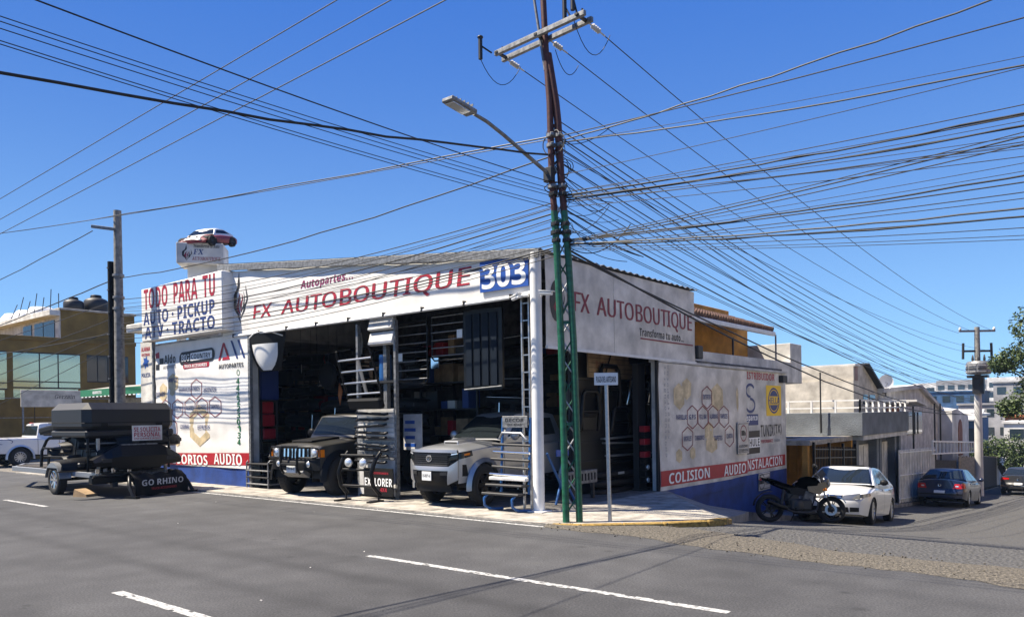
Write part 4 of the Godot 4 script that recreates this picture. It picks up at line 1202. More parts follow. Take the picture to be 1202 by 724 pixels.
func make_white_sedan():
	var wp := paint("sedan_white", L(0.6, 0.6, 0.59), 0.28, 0.0, 0.9)
	var C := {"hw": 0.885, "xf_end": 2.1, "xr_end": -2.28, "taper_f": 0.2, "taper_r": 0.16, "tp": 7.0, "xf": 1.32, "xr": -1.33, "rw": 0.325, "ra": 0.37, "crown": 0.1, "bumper_y": 0.5,
		"top": [[-2.3, 0.98], [-2.2, 1.03], [-1.7, 1.04], [-1.2, 1.0], [0.0, 0.96], [0.9, 0.98], [1.4, 0.9], [1.8, 0.82], [2.0, 0.74], [2.12, 0.64]],
		"sill": [[-2.3, 0.32], [-1.8, 0.24], [0.0, 0.19], [1.8, 0.2], [2.15, 0.24]],
		"side": [[0.15, 0.95], [0.3, 0.975], [0.55, 1.0], [0.75, 0.99], [0.88, 0.965], [1.1, 0.94]],
		"nose": [[0.15, 0.1], [0.28, 0.2], [0.5, 0.24], [0.62, 0.2], [0.75, 0.13], [0.9, 0.05]], "tail": [[0.2, 0.08], [0.45, 0.14], [0.6, 0.12], [0.75, 0.06], [1.05, 0.1]],
		"cuts": [0.98, -0.1, -1.12], "belt_seam": 0.93, "paint": wp,
		"cabin": {"a": Vector2(1.02, 0.96), "b": Vector2(0.2, 1.41), "c": Vector2(-0.95, 1.4), "d": Vector2(-1.72, 1.03), "wb": 0.83, "wr": 0.6, "crown": 0.03, "bow": 0.12, "belt": 0.92,
			"windows": [[Vector2(0.72, 0.99), Vector2(0.14, 1.34), Vector2(-0.1, 1.375), Vector2(-0.14, 0.99)], [Vector2(-0.2, 0.99), Vector2(-0.17, 1.375), Vector2(-0.85, 1.345), Vector2(-1.25, 1.12), Vector2(-1.2, 1.0)]]}}
	C.sort = sedan_sort(C)
	C.mats = {"door_seam": M.shadow_gap}
	var o := thing("parked_car", "white sedan parked behind the motorcycle in front of slatted gate", "car", V(1.86, street_drop(-11.0) + 0.03, -10.95), 0, "cars parked down the side street")
	o.rotation = V(0, -PI / 2 + 0.07, 0); o.transform = o.transform * Transform3D(Basis(Vector3(0, 0, 1), 0.1), Vector3.ZERO)
	car_shell(C, o); car_cabin(C, o)
	for s in [-1.0, 1.0]:
		part("headlight", nose_patch(C, [[s * 0.34, 0.58], [s * 0.72, 0.6], [s * 0.72, 0.74], [s * 0.36, 0.68]], 0.012), M.lamp_lens, o)
		part("headlight", side_patch(C, [[1.62, 0.69], [2.1, 0.62], [2.09, 0.71], [1.66, 0.755]], s, 0.008), M.lamp_lens, o)
		part("fog_light", nose_patch(C, [[s * 0.5, 0.29], [s * 0.68, 0.3], [s * 0.68, 0.4], [s * 0.5, 0.4]], 0.012), M.black_plastic, o)
		part("tail_light", side_patch(C, [[-2.27, 0.8], [-1.98, 0.82], [-1.95, 0.94], [-2.27, 0.94]], s, 0.006), M.tail_lens, o)
	part("grille", nose_patch(C, [[-0.33, 0.59], [0.33, 0.59], [0.35, 0.68], [-0.35, 0.68]], 0.008), M.black_plastic, o)
	for y in [0.615, 0.665]: part("grille_slat", nose_patch(C, [[-0.33, y - 0.006], [0.33, y - 0.006], [0.33, y + 0.006], [-0.33, y + 0.006]], 0.016, true, 8, 0.012), M.chrome, o)
	part("lower_grille", nose_patch(C, [[-0.48, 0.28], [0.48, 0.28], [0.46, 0.4], [-0.46, 0.4]], 0.008), M.black_plastic, o)
	var em := MB.new(); em.lathe([Vector2(0.0, 0.014), Vector2(0.055, 0.01), Vector2(0.06, 0.0)], 18, Transform3D(Basis(Vector3(0, 0, 1), Vector3(1, 0, 0), Vector3(0, 1, 0)), V(car_nose(C, 0.65, 0.0, true) + 0.012, 0.645, 0)))
	part("badge", em, M.chrome, o)
	part("roof_glass", (func(): var q := MB.new(); q.box(V(-0.15, 1.462, 0), V(0.62, 0.006, 0.8), Basis(Vector3(0, 0, 1), 0.02)); return q).call(), M.car_glass, o)
	mirrors(o, 0.72, 1.03, 0.86, M.black_plastic)
	door_handles(C, o, [[0.06, 0.84], [-0.98, 0.86]], wp)
	var ms := wheel_mesh(0.325, 0.21, 0.225, 10, "wheel_sedan")
	for q in [[1.32, 1.0], [1.32, -1.0], [-1.33, 1.0], [-1.33, -1.0]]: add_wheel(o, V(q[0], 0.325, q[1] * 0.77), ms, M.alloy)

func make_rear_sedan(label: String, pt: Material, pos: Vector3, pitch: float, older: bool):
	var C := {"hw": 0.87, "xf_end": 2.02, "xr_end": -2.12, "taper_f": 0.2, "taper_r": 0.13, "tp": 8.0, "xf": 1.28, "xr": -1.25, "rw": 0.315, "ra": 0.36, "crown": 0.09, "bumper_y": 0.5,
		"top": [[-2.2, 0.96], [-2.1, 1.02], [-1.6, 1.03], [-1.2, 1.0], [0.0, 0.95], [0.9, 0.97], [1.4, 0.88], [1.8, 0.8], [2.05, 0.66]],
		"sill": [[-2.2, 0.34], [-1.8, 0.25], [0.0, 0.19], [1.8, 0.2], [2.15, 0.24]],
		"side": [[0.15, 0.95], [0.3, 0.975], [0.55, 1.0], [0.75, 0.99], [0.88, 0.965], [1.1, 0.93]],
		"nose": [[0.15, 0.1], [0.5, 0.22], [0.75, 0.13], [0.9, 0.05]], "tail": [[0.2, 0.08], [0.36, 0.15], [0.56, 0.15], [0.62, 0.08], [0.95, 0.06], [1.05, 0.05]],
		"cuts": [0.95, -0.1, -1.08], "belt_seam": 0.92, "paint": pt,
		"cabin": {"a": Vector2(0.98, 0.95), "b": Vector2(0.2, 1.39), "c": Vector2(-0.9, 1.385), "d": Vector2(-1.55, 1.02), "wb": 0.81, "wr": 0.57, "crown": 0.03, "bow": 0.1, "belt": 0.92,
			"windows": [[Vector2(0.7, 0.98), Vector2(0.14, 1.33), Vector2(-0.1, 1.36), Vector2(-0.14, 0.98)], [Vector2(-0.2, 0.98), Vector2(-0.17, 1.36), Vector2(-0.82, 1.33), Vector2(-1.18, 1.1), Vector2(-1.12, 1.0)]]}}
	C.sort = sedan_sort(C)
	C.mats = {"door_seam": M.shadow_gap}
	var o := thing("parked_car", label, "car", pos, 0, "cars parked down the side street")
	o.rotation = V(0, PI / 2, 0); o.transform = o.transform * Transform3D(Basis(Vector3(0, 0, 1), pitch), Vector3.ZERO)
	car_shell(C, o); car_cabin(C, o)
	for s in [-1.0, 1.0]:
		part("tail_light", nose_patch(C, [[s * 0.44, 0.68], [s * 0.83, 0.68], [s * 0.83, 0.86], [s * 0.5, 0.86]] if older else [[s * 0.4, 0.8], [s * 0.82, 0.76], [s * 0.82, 0.9], [s * 0.4, 0.87]], 0.012, false), M.tail_lens, o)
		part("tail_light", side_patch(C, [[-2.11, 0.69], [-1.92, 0.71], [-1.9, 0.86], [-2.11, 0.86]], s, 0.006), M.tail_lens, o)
		if older: part("reversing_lamp", nose_patch(C, [[s * 0.52, 0.745], [s * 0.62, 0.745], [s * 0.62, 0.79], [s * 0.53, 0.79]], 0.018, false), M.headlight, o)
	part("number_plate", nose_patch(C, [[-0.18, 0.5 if older else 0.52], [0.18, 0.5 if older else 0.52], [0.18, 0.6 if older else 0.63], [-0.18, 0.6 if older else 0.63]], 0.018, false), M.plate, o)
	part("bumper_strip", nose_patch(C, [[-0.84, 0.44], [0.84, 0.44], [0.84, 0.48], [-0.84, 0.48]], 0.012, false, 14), M.black_plastic if older else M.chrome, o)
	var em := MB.new(); em.lathe([Vector2(0.035, 0.01), Vector2(0.055, 0.012), Vector2(0.06, 0.0)], 18, Transform3D(Basis(Vector3(0, 0, 1), Vector3(-1, 0, 0), Vector3(0, -1, 0)), V(car_nose(C, 0.8, 0.0, false) - 0.008, 0.8, 0)))
	part("badge", em, M.chrome, o)
	mirrors(o, 0.68, 1.01, 0.84, pt if older else M.black_plastic)
	door_handles(C, o, [[0.06, 0.83], [-0.95, 0.85]], pt)
	var ms := wheel_mesh(0.315, 0.2, 0.215, 8, "wheel_old")
	for q in [[1.28, 1.0], [1.28, -1.0], [-1.25, 1.0], [-1.25, -1.0]]: add_wheel(o, V(q[0], 0.315, q[1] * 0.755), ms, M.alloy)
	return o

func plain_sort(C: Dictionary) -> Callable:
	return func(x: float, y: float, top: bool, z: float) -> String:
		for d in C.cuts:
			if absf(x - d) < 0.0082 and not top and y > C.low_seam: return "door_seam"
		if top and x > C.cuts[0] + 0.1: return "hood"
		if not top and y > C.low_seam:
			if x < C.cuts[0] and x > C.cuts[1]: return "front_door" if z < 0 else "front_door_right"
			if C.cuts.size() > 2 and x < C.cuts[1] and x > C.cuts[2]: return "rear_door" if z < 0 else "rear_door_right"
		return "body"

func make_black_suv():
	var pt := paint("suv_black", L(0.045, 0.043, 0.038), 0.34, 0.2, 0.6)
	var C := {"hw": 0.93, "xf_end": 1.98, "xr_end": -2.35, "taper_f": 0.05, "taper_r": 0.04, "tp": 10.0, "xf": 1.4, "xr": -1.42, "rw": 0.42, "ra": 0.5, "ap": 3.2, "crown": 0.06, "bumper_y": 0.7,
		"top": [[-2.4, 1.25], [0.0, 1.26], [0.75, 1.25], [1.0, 1.215], [1.85, 1.15], [1.95, 1.12], [2.0, 1.08]], "sill": [[-2.4, 0.6], [0.0, 0.5], [1.9, 0.56], [2.2, 0.6]],
		"side": [[0.4, 0.97], [0.6, 1.0], [1.0, 0.99], [1.3, 0.96]], "nose": [[0.4, 0.1], [0.62, 0.12], [0.76, 0.1], [0.8, 0.03], [1.2, 0.01]], "tail": [[0.4, 0.1], [0.7, 0.1], [0.8, 0.02], [1.3, 0.02]],
		"cuts": [0.75, -0.35, -1.25], "low_seam": 0.55, "paint": pt, "mats": {"door_seam": M.shadow_gap, "front_bumper": M.black_plastic},
		"cabin": {"a": Vector2(0.8, 1.24), "b": Vector2(0.5, 1.74), "c": Vector2(-2.2, 1.74), "d": Vector2(-2.33, 1.25), "wb": 0.86, "wr": 0.74, "crown": 0.03, "bow": 0.05, "belt": 1.2, "wt0": 0.12,
			"windows": [[Vector2(0.62, 1.32), Vector2(0.44, 1.64), Vector2(-0.25, 1.65), Vector2(-0.25, 1.32)], [Vector2(-0.33, 1.32), Vector2(-0.33, 1.65), Vector2(-1.15, 1.65), Vector2(-1.15, 1.32)], [Vector2(-1.25, 1.34), Vector2(-1.25, 1.64), Vector2(-2.05, 1.63), Vector2(-2.05, 1.36)]]}}
	C.sort = plain_sort(C)
	var o := thing("off_road_car", "black boxy off-roader with brush guard nosing out of the shop", "car", V(-6.2, 0.0, -1.1), -PI / 2 + 0.1)
	o.scale = V(0.9, 0.98, 0.84)
	car_shell(C, o); car_cabin(C, o); flares(C, o, M.black_plastic, 0.1, 0.06)
	part("hood_panel", (func(): var q := MB.new(); q.box(V(1.35, 1.208, 0), V(0.9, 0.04, 0.74), Basis(Vector3(0, 0, 1), -0.075), 0.018); return q).call(), M.black_matte, o)
	part("grille", nose_patch(C, [[-0.56, 0.84], [0.56, 0.84], [0.56, 1.02], [-0.56, 1.02]], 0.01, true, 8, 0.05), M.black_plastic, o)
	for i in 8:
		var z := -0.49 + i * 0.14
		part("grille_bar", nose_patch(C, [[z - 0.028, 0.83], [z + 0.028, 0.83], [z + 0.028, 1.03], [z - 0.028, 1.03]], 0.035, true, 2, 0.03), M.chrome, o)
	for s in [-1.0, 1.0]:
		part("headlight_surround", nose_patch(C, [[s * 0.59, 0.83], [s * 0.87, 0.83], [s * 0.87, 1.04], [s * 0.59, 1.04]], 0.02, true, 4, 0.04), M.alloy, o)
		var hl := MB.new(); hl.lathe([Vector2(0.0, 0.035), Vector2(0.05, 0.03), Vector2(0.085, 0.012), Vector2(0.092, 0.0)], 20, Transform3D(Basis(Vector3(0, 0, 1), Vector3(1, 0, 0), Vector3(0, 1, 0)), V(car_nose(C, 0.94, s * 0.7, true) + 0.02, 0.94, s * 0.7)))
		part("headlight", hl, M.headlight, o)
		part("turn_signal", side_patch(C, [[1.86, 0.85], [1.97, 0.85], [1.97, 1.01], [1.86, 1.01]], s, 0.008), M.orange_lens, o)
		part("turn_signal", nose_patch(C, [[s * 0.81, 0.86], [s * 0.875, 0.86], [s * 0.875, 1.0], [s * 0.81, 1.0]], 0.028, true, 2, 0.02), M.orange_lens, o)
		var fl := MB.new(); fl.lathe([Vector2(0.0, 0.02), Vector2(0.06, 0.012), Vector2(0.065, 0.0)], 16, Transform3D(Basis(Vector3(0, 0, 1), Vector3(1, 0, 0), Vector3(0, 1, 0)), V(car_nose(C, 0.7, s * 0.55, true) + 0.01, 0.7, s * 0.55)))
		part("fog_light", fl, M.headlight, o)
	# brush guard
	var x := 2.16
	var g := MB.new()
	for s in [-1.0, 1.0]:
		g.tube([V(x - 0.06, 0.5, s * 0.3), V(x + 0.03, 0.6, s * 0.3), V(x + 0.03, 0.95, s * 0.3), V(x - 0.02, 1.1, s * 0.3)], 0.03, 8)
		g.tube([V(x, 0.84, s * 0.3), V(x, 0.84, s * 0.78), V(x - 0.1, 0.86, s * 0.88), V(x - 0.14, 1.02, s * 0.86), V(x - 0.04, 1.07, s * 0.72), V(x, 1.07, s * 0.3)], 0.022, 8)
	g.tube([V(x + 0.03, 0.7, -0.3), V(x + 0.05, 0.7, 0.0), V(x + 0.03, 0.7, 0.3)], 0.028, 8); g.tube([V(x, 1.08, -0.3), V(x, 1.08, 0.3)], 0.026, 8)
	part("brush_guard", g, M.black_metal, o)
	g = MB.new(); g.box(V(x - 0.02, 0.6, -0.02), V(0.02, 0.17, 0.32), Basis(), 0.004); part("number_plate", g, M.plate, o)
	g = MB.new(); letters(g, "UHV-96-42", V(x - 0.008, 0.575, 0.11), V(0, 0, -1), Vector3.UP, 0.26, 0.06); part("plate_lettering", g, M.black_print, o)
	g = MB.new(); g.box(V(1.98, 0.5, 0), V(0.24, 0.1, 0.8), Basis(Vector3(0, 0, 1), 0.5), 0.01); part("skid_plate", g, M.galv_dull, o)
	g = MB.new(); g.box(V(-0.85, 1.815, 0), V(2.2, 0.03, 1.0), Basis(), 0.012); part("roof_rack", g, M.black_matte, o)
	mirrors(o, 0.62, 1.34, 0.88, M.black_plastic, 1.35)
	var ms := wheel_mesh(0.42, 0.29, 0.235, 7, "wheel_suv")
	for q in [[1.4, 1.0], [1.4, -1.0], [-1.42, 1.0], [-1.42, -1.0]]: add_wheel(o, V(q[0], 0.42, q[1] * 0.83), ms, M.black_metal, 0.12 if q[0] > 0 else 0.0)

func make_silver_pickup():
	var pt := paint("pickup_silver", L(0.33, 0.34, 0.355), 0.3, 0.55, 0.7)
	var C := {"hw": 0.96, "xf_end": 2.33, "xr_end": -2.85, "taper_f": 0.14, "taper_r": 0.04, "tp": 10.0, "xf": 1.62, "xr": -1.7, "rw": 0.405, "ra": 0.49, "ap": 2.6, "crown": 0.09, "bumper_y": 0.62,
		"top": [[-2.9, 1.22], [-1.0, 1.24], [0.6, 1.26], [1.0, 1.25], [1.5, 1.22], [2.1, 1.17], [2.28, 1.12], [2.36, 1.05]], "sill": [[-2.9, 0.6], [0.0, 0.48], [1.9, 0.5], [2.4, 0.46]],
		"side": [[0.4, 0.96], [0.6, 0.99], [0.85, 1.0], [1.05, 0.985], [1.3, 0.94]], "nose": [[0.4, 0.12], [0.55, 0.19], [0.72, 0.2], [0.85, 0.14], [1.0, 0.13], [1.2, 0.06]], "tail": [[0.4, 0.08], [0.7, 0.1], [0.8, 0.02], [1.3, 0.02]],
		"cuts": [0.95, -0.2, -1.15], "low_seam": 0.52, "paint": pt, "mats": {"door_seam": M.shadow_gap, "front_bumper": M.black_plastic},
		"cabin": {"a": Vector2(1.0, 1.25), "b": Vector2(0.25, 1.76), "c": Vector2(-1.25, 1.76), "d": Vector2(-1.4, 1.24), "wb": 0.86, "wr": 0.66, "crown": 0.03, "bow": 0.1, "belt": 1.22,
			"windows": [[Vector2(0.72, 1.3), Vector2(0.18, 1.67), Vector2(-0.15, 1.68), Vector2(-0.18, 1.3)], [Vector2(-0.25, 1.3), Vector2(-0.23, 1.68), Vector2(-1.1, 1.67), Vector2(-1.15, 1.32)]]}}
	C.sort = plain_sort(C)
	var o := thing("pickup_truck", "silver pickup with black grille nosing out under striped shade", "truck", V(-2.12, 0.0, -1.5), -PI / 2 - 0.02)
	o.scale = V(0.82, 0.95, 0.75)
	car_shell(C, o); car_cabin(C, o); flares(C, o, pt, 0.07, 0.05)
	part("grille", nose_patch(C, [[-0.58, 0.78], [0.58, 0.78], [0.66, 1.04], [-0.66, 1.04]], 0.012, true, 10, 0.05), M.black_plastic, o)
	for y in [0.81, 0.85, 0.89, 0.93, 0.97]: part("grille_slat", nose_patch(C, [[-0.57, y - 0.005], [0.57, y - 0.005], [0.57, y + 0.007], [-0.57, y + 0.007]], 0.024, true, 8, 0.014), M.steel_dark, o)
	part("grille_bar", nose_patch(C, [[-0.62, 0.985], [0.62, 0.985], [0.64, 1.02], [-0.64, 1.02]], 0.026, true, 8, 0.02), M.black_metal, o)
	for q in [[-0.72, 0.72, 0.705, 0.785], [-0.8, 0.8, 1.045, 1.1]]: part("grille_surround", nose_patch(C, [[q[0], q[2]], [q[1], q[2]], [q[1], q[3]], [q[0], q[3]]], 0.03, true, 10, 0.04), pt, o)
	var em := MB.new()
	em.ring(oval(0.095, 0.065, 22), oval(0.075, 0.048, 22), 0.014, Transform3D(Basis(Vector3(0, 0, -1), Vector3(0, 1, 0), Vector3(1, 0, 0)), V(car_nose(C, 0.93, 0, true) + 0.024, 0.93, 0)))
	em.ring(oval(0.034, 0.055, 16), oval(0.022, 0.042, 16), 0.014, Transform3D(Basis(Vector3(0, 0, -1), Vector3(0, 1, 0), Vector3(1, 0, 0)), V(car_nose(C, 0.93, 0, true) + 0.026, 0.93, 0)))
	part("badge", em, M.chrome, o)
	part("lower_grille", nose_patch(C, [[-0.5, 0.46], [0.5, 0.46], [0.62, 0.7], [-0.62, 0.7]], 0.012, true, 10, 0.05), M.black_plastic, o)
	for s in [-1.0, 1.0]:
		part("headlight", nose_patch(C, [[s * 0.62, 0.9], [s * 0.83, 0.93], [s * 0.83, 1.08], [s * 0.68, 1.05]], 0.02, true, 5, 0.04), M.car_glass, o)
		part("headlight", side_patch(C, [[1.98, 0.98], [2.33, 0.92], [2.33, 1.05], [2.0, 1.08]], s, 0.01), M.car_glass, o)
		part("lamp_bar", nose_patch(C, [[s * 0.66, 1.0], [s * 0.82, 1.02], [s * 0.82, 1.04], [s * 0.67, 1.025]], 0.03, true, 4, 0.02), M.headlight, o)
		part("turn_signal", side_patch(C, [[2.06, 1.0], [2.2, 0.985], [2.2, 1.02], [2.06, 1.04]], s, 0.014), M.orange_lens, o)
		part("fog_light", nose_patch(C, [[s * 0.4, 0.62], [s * 0.58, 0.62], [s * 0.58, 0.69], [s * 0.4, 0.68]], 0.03, true, 4, 0.03), M.steel_dark, o)
		part("bumper_cheek", nose_patch(C, [[s * 0.56, 0.44], [s * 0.83, 0.54], [s * 0.83, 0.9], [s * 0.62, 0.79]], 0.03, true, 5, 0.05), pt, o)
		part("air_vent", side_patch(C, [[2.1, 0.6], [2.25, 0.6], [2.25, 0.82], [2.16, 0.82]], s, 0.008), M.black_plastic, o)
	part("skid_plate", nose_patch(C, [[-0.62, 0.3], [0.62, 0.3], [0.56, 0.46], [-0.56, 0.46]], -0.03, true, 8, 0.05), M.black_plastic, o)
	var g := MB.new(); var px := car_nose(C, 0.6, 0, true) + 0.03
	g.box(V(px, 0.6, 0.02), V(0.015, 0.17, 0.32), Basis(), 0.004); part("number_plate", g, M.plate, o)
	g = MB.new(); letters(g, "US-9071-A", V(px + 0.009, 0.575, 0.15), V(0, 0, -1), Vector3.UP, 0.26, 0.06); part("plate_lettering", g, M.black_print, o)
	g = MB.new(); g.box(V(1.5, 1.235, 0), V(0.6, 0.07, 0.5), Basis(Vector3(0, 0, 1), -0.1), 0.03); part("hood_scoop", g, pt, o)
	g = MB.new(); g.box(V(1.795, 1.21, 0), V(0.02, 0.03, 0.4)); part("scoop_mouth", g, M.shadow_gap, o)
	mirrors(o, 0.72, 1.33, 0.9, pt, 1.3)
	var ms := wheel_mesh(0.405, 0.26, 0.24, 6, "wheel_pickup")
	for q in [[1.62, 1.0], [1.62, -1.0], [-1.7, 1.0], [-1.7, -1.0]]: add_wheel(o, V(q[0], 0.405, q[1] * 0.85), ms, M.black_metal)

func make_white_pickup():
	var pt := paint("pickup_white", L(0.62, 0.62, 0.62), 0.3, 0.0, 0.8)
	var C := {"hw": 0.91, "xf_end": 2.4, "xr_end": -2.72, "taper_f": 0.14, "taper_r": 0.05, "tp": 12.0, "xf": 1.55, "xr": -1.6, "rw": 0.37, "ra": 0.46, "ap": 2.4, "crown": 0.05, "bumper_y": 0.6,
		"top": [[-2.8, 1.14], [-0.9, 1.14], [-0.6, 1.12], [0.6, 1.12], [1.2, 1.12], [2.0, 1.02], [2.4, 0.9]], "sill": [[-2.8, 0.55], [0.0, 0.4], [1.9, 0.42], [2.4, 0.42]],
		"side": [[0.35, 0.96], [0.55, 0.99], [0.8, 1.0], [1.0, 0.985], [1.2, 0.97]], "nose": [[0.4, 0.15], [0.7, 0.18], [1.0, 0.08]], "tail": [[0.4, 0.1], [0.55, 0.1], [0.6, 0.02], [1.2, 0.02]],
		"cuts": [0.9, -0.2, -0.98], "low_seam": 0.44, "paint": pt, "mats": {"door_seam": M.shadow_gap, "rear_bumper": pt},
		"cabin": {"a": Vector2(1.15, 1.1), "b": Vector2(0.35, 1.66), "c": Vector2(-0.85, 1.66), "d": Vector2(-1.0, 1.1), "wb": 0.84, "wr": 0.66, "crown": 0.03, "bow": 0.08, "belt": 1.08, "rt0": 0.18, "rt1": 0.86,
			"windows": [[Vector2(0.85, 1.16), Vector2(0.3, 1.57), Vector2(-0.12, 1.58), Vector2(-0.15, 1.16)], [Vector2(-0.22, 1.16), Vector2(-0.2, 1.58), Vector2(-0.6, 1.57), Vector2(-0.78, 1.3), Vector2(-0.74, 1.18)]]}}
	C.sort = plain_sort(C)
	var o := thing("pickup_truck", "white pickup parked in front of the brown building", "truck", V(-26.95, -0.08, -2.35), PI / 2)
	car_shell(C, o); car_cabin(C, o); flares(C, o, pt, 0.05, 0.03)
	for s in [-1.0, 1.0]:
		part("tail_light", side_patch(C, [[-2.71, 0.72], [-2.56, 0.72], [-2.5, 1.06], [-2.71, 1.06]], s, 0.008), M.tail_lens, o)
		part("tail_light", nose_patch(C, [[s * 0.74, 0.74], [s * 0.87, 0.74], [s * 0.87, 1.06], [s * 0.74, 1.06]], 0.02, false, 4), M.tail_lens, o)
		var q := MB.new()
		flat_ring(q, oval(0.3, 0.11, 20), oval(0.27, 0.085, 20), V(-2.15, 0.98, s * (car_side_z(C, -2.15, 0.98) + 0.006)), V(s, 0, 0), Vector3.UP)
		part("decal", q, M.navy_print, o)
	var b := MB.new(); b.span(V(-2.88, 0.45, -0.85), V(-2.7, 0.6, 0.85), 0.03); part("step_bumper", b, M.steel_dark, o)
	b = MB.new(); b.box(V(-0.9, 1.7, 0), V(0.05, 0.03, 0.3)); part("brake_light", b, M.tail_lens, o)
	door_handles(C, o, [[0.0, 1.0], [-0.78, 1.0]], pt); mirrors(o, 0.82, 1.18, 0.87, M.black_plastic, 1.2)
	var ms := wheel_mesh(0.37, 0.24, 0.215, 12, "wheel_white_pickup")
	for q in [[1.55, 1.0], [1.55, -1.0], [-1.6, 1.0], [-1.6, -1.0]]: add_wheel(o, V(q[0], 0.37, q[1] * 0.79), ms, M.alloy)

func make_motorcycle():
	# local: forward +x, right +z; wheel contacts at x = -0.68 and 0.68
	var a := V(1.5, 0, -6.35); var f := V(2.56, 0, -7.2)
	var mid := (a + f) * 0.5; mid.y = street_drop(mid.z) + 0.04
	var o := thing("motorcycle", "black naked motorcycle on its side stand before the blue wall", "motorcycle", mid, 0.676)
	o.transform = o.transform * Transform3D(Basis(Vector3(1, 0, 0), -0.1) * Basis(Vector3(0, 0, 1), -0.035), Vector3.ZERO)
	var bp := paint("moto_black", L(0.012, 0.012, 0.014), 0.2, 0.1, 1.0)
	var X := Transform3D(Basis(Vector3(1, 0, 0), Vector3(0, 0, 1), Vector3(0, -1, 0)), Vector3.ZERO)
	var tyre := func(r: float, w: float) -> MB:
		var t := MB.new()
		var pr := []
		for i in 13:
			var an := lerpf(-2.2, 2.2, i / 12.0)
			pr.append(Vector2(r - 0.06 + cos(an) * 0.06, sin(an) * w))
		t.lathe(pr, 36, X)
		return t
	var rim := func(r: float) -> MB:
		var t := MB.new()
		t.lathe([Vector2(r, -0.045), Vector2(r - 0.025, -0.02), Vector2(r - 0.025, 0.02), Vector2(r, 0.045)], 30, X)
		t.lathe([Vector2(0.0, 0.06), Vector2(0.05, 0.06), Vector2(0.055, -0.06), Vector2(0.0, -0.06)], 14, X)
		for i in 5:
			for q in [-0.12, 0.12]:
				var an := TAU * i / 5
				t.bar(V(cos(an) * 0.04, sin(an) * 0.04, 0), V(cos(an + q) * (r - 0.02), sin(an + q) * (r - 0.02), 0), 0.022, 0.02, V(0, 0, 1))
		return t
	var disc := func(r: float) -> MB:
		var t := MB.new(); t.lathe([Vector2(r * 0.6, 0.0), Vector2(r, 0.0), Vector2(r, 0.005), Vector2(r * 0.6, 0.005), Vector2(r * 0.6, 0.0)], 28, X, true)
		return t
	var rear := part("rear_wheel", tyre.call(0.31, 0.075), M.rubber, o, V(-0.68, 0.31, 0))
	part("rim", rim.call(0.225), M.black_metal, rear); part("brake_disc", disc.call(0.11), M.steel_dark, rear, V(0, 0, 0.06))
	# front assembly is steered to the bike's right
	var st := 0.42
	var steer := Transform3D(Basis(Vector3(0.42, 0.907, 0).normalized().rotated(Vector3(0, 0, 1), 0.84), -st), V(0.68, 0, 0))
	var fw := part("front_wheel", tyre.call(0.3, 0.06), M.rubber, o, V(0.68, 0.3, 0)); fw.rotation.y = -st
	part("rim", rim.call(0.215), M.black_metal, fw); part("brake_disc", disc.call(0.125), M.alloy, fw, V(0, 0, 0.075)); part("brake_disc", disc.call(0.125), M.alloy, fw, V(0, 0, -0.08))
	var R := Basis(Vector3.UP, -st)
	var hd := V(0.36, 0.93, 0)   # steering head
	var F := func(p: Vector3) -> Vector3: return V(0.5, p.y, 0) + R * V(p.x - 0.5, 0, p.z)
	var m := MB.new()
	for s in [-0.1, 0.1]: m.tube([F.call(V(0.68, 0.3, s)), F.call(V(0.58, 0.56, s))], 0.03, 10)
	part("fork_lower", m, M.black_metal, o)
	m = MB.new()
	for s in [-0.1, 0.1]: m.tube([F.call(V(0.58, 0.56, s)), F.call(V(0.42, 0.98, s))], 0.021, 10)
	part("fork_tube", m, M.alloy, o)
	m = MB.new()
	var rows := []
	for i in 9:
		var an := lerpf(0.5, 2.5, i / 8.0)
		var r := PackedVector3Array()
		for k in 5:
			var w := (k - 2) * 0.045
			r.append(F.call(V(0.68 + cos(an) * (0.345 - absf(w) * 0.25), 0.3 + sin(an) * (0.345 - absf(w) * 0.25), w)))
		rows.append(r)
	m.grid(rows, V(0.68, 0.3, 0), false, false, true, true); part("front_fender", m, bp, o)
	m = MB.new(); m.tube([F.call(V(0.35, 1.05, -0.38)), F.call(V(0.38, 1.06, -0.26)), F.call(V(0.43, 1.02, -0.1)), F.call(V(0.43, 1.02, 0.1)), F.call(V(0.38, 1.06, 0.26)), F.call(V(0.35, 1.05, 0.38))], 0.014, 8); part("handlebar", m, M.black_metal, o)
	for s in [-1.0, 1.0]:
		m = MB.new(); m.tube([F.call(V(0.35, 1.05, s * 0.38)), F.call(V(0.38, 1.06, s * 0.27))], 0.02, 10); part("grip", m, M.rubber, o)
		m = MB.new(); m.tube([F.call(V(0.39, 1.07, s * 0.24)), F.call(V(0.36, 1.22, s * 0.3))], 0.008, 6); m.ball(F.call(V(0.35, 1.25, s * 0.31)), V(0.035, 0.055, 0.085), 12, 8); part("mirror", m, M.black_plastic, o)
		m = MB.new(); m.ball(F.call(V(0.56, 0.74, s * 0.18)), V(0.04, 0.035, 0.03), 10, 6); part("turn_signal", m, M.orange_lens, o)
	m = MB.new(); m.ball(F.call(V(0.55, 0.9, 0)), V(0.1, 0.13, 0.11), 14, 10); part("headlamp_cowl", m, bp, o)
	m = MB.new(); m.ball(F.call(V(0.6, 0.87, 0)), V(0.06, 0.085, 0.085), 14, 8); part("headlamp", m, M.lamp_lens, o)
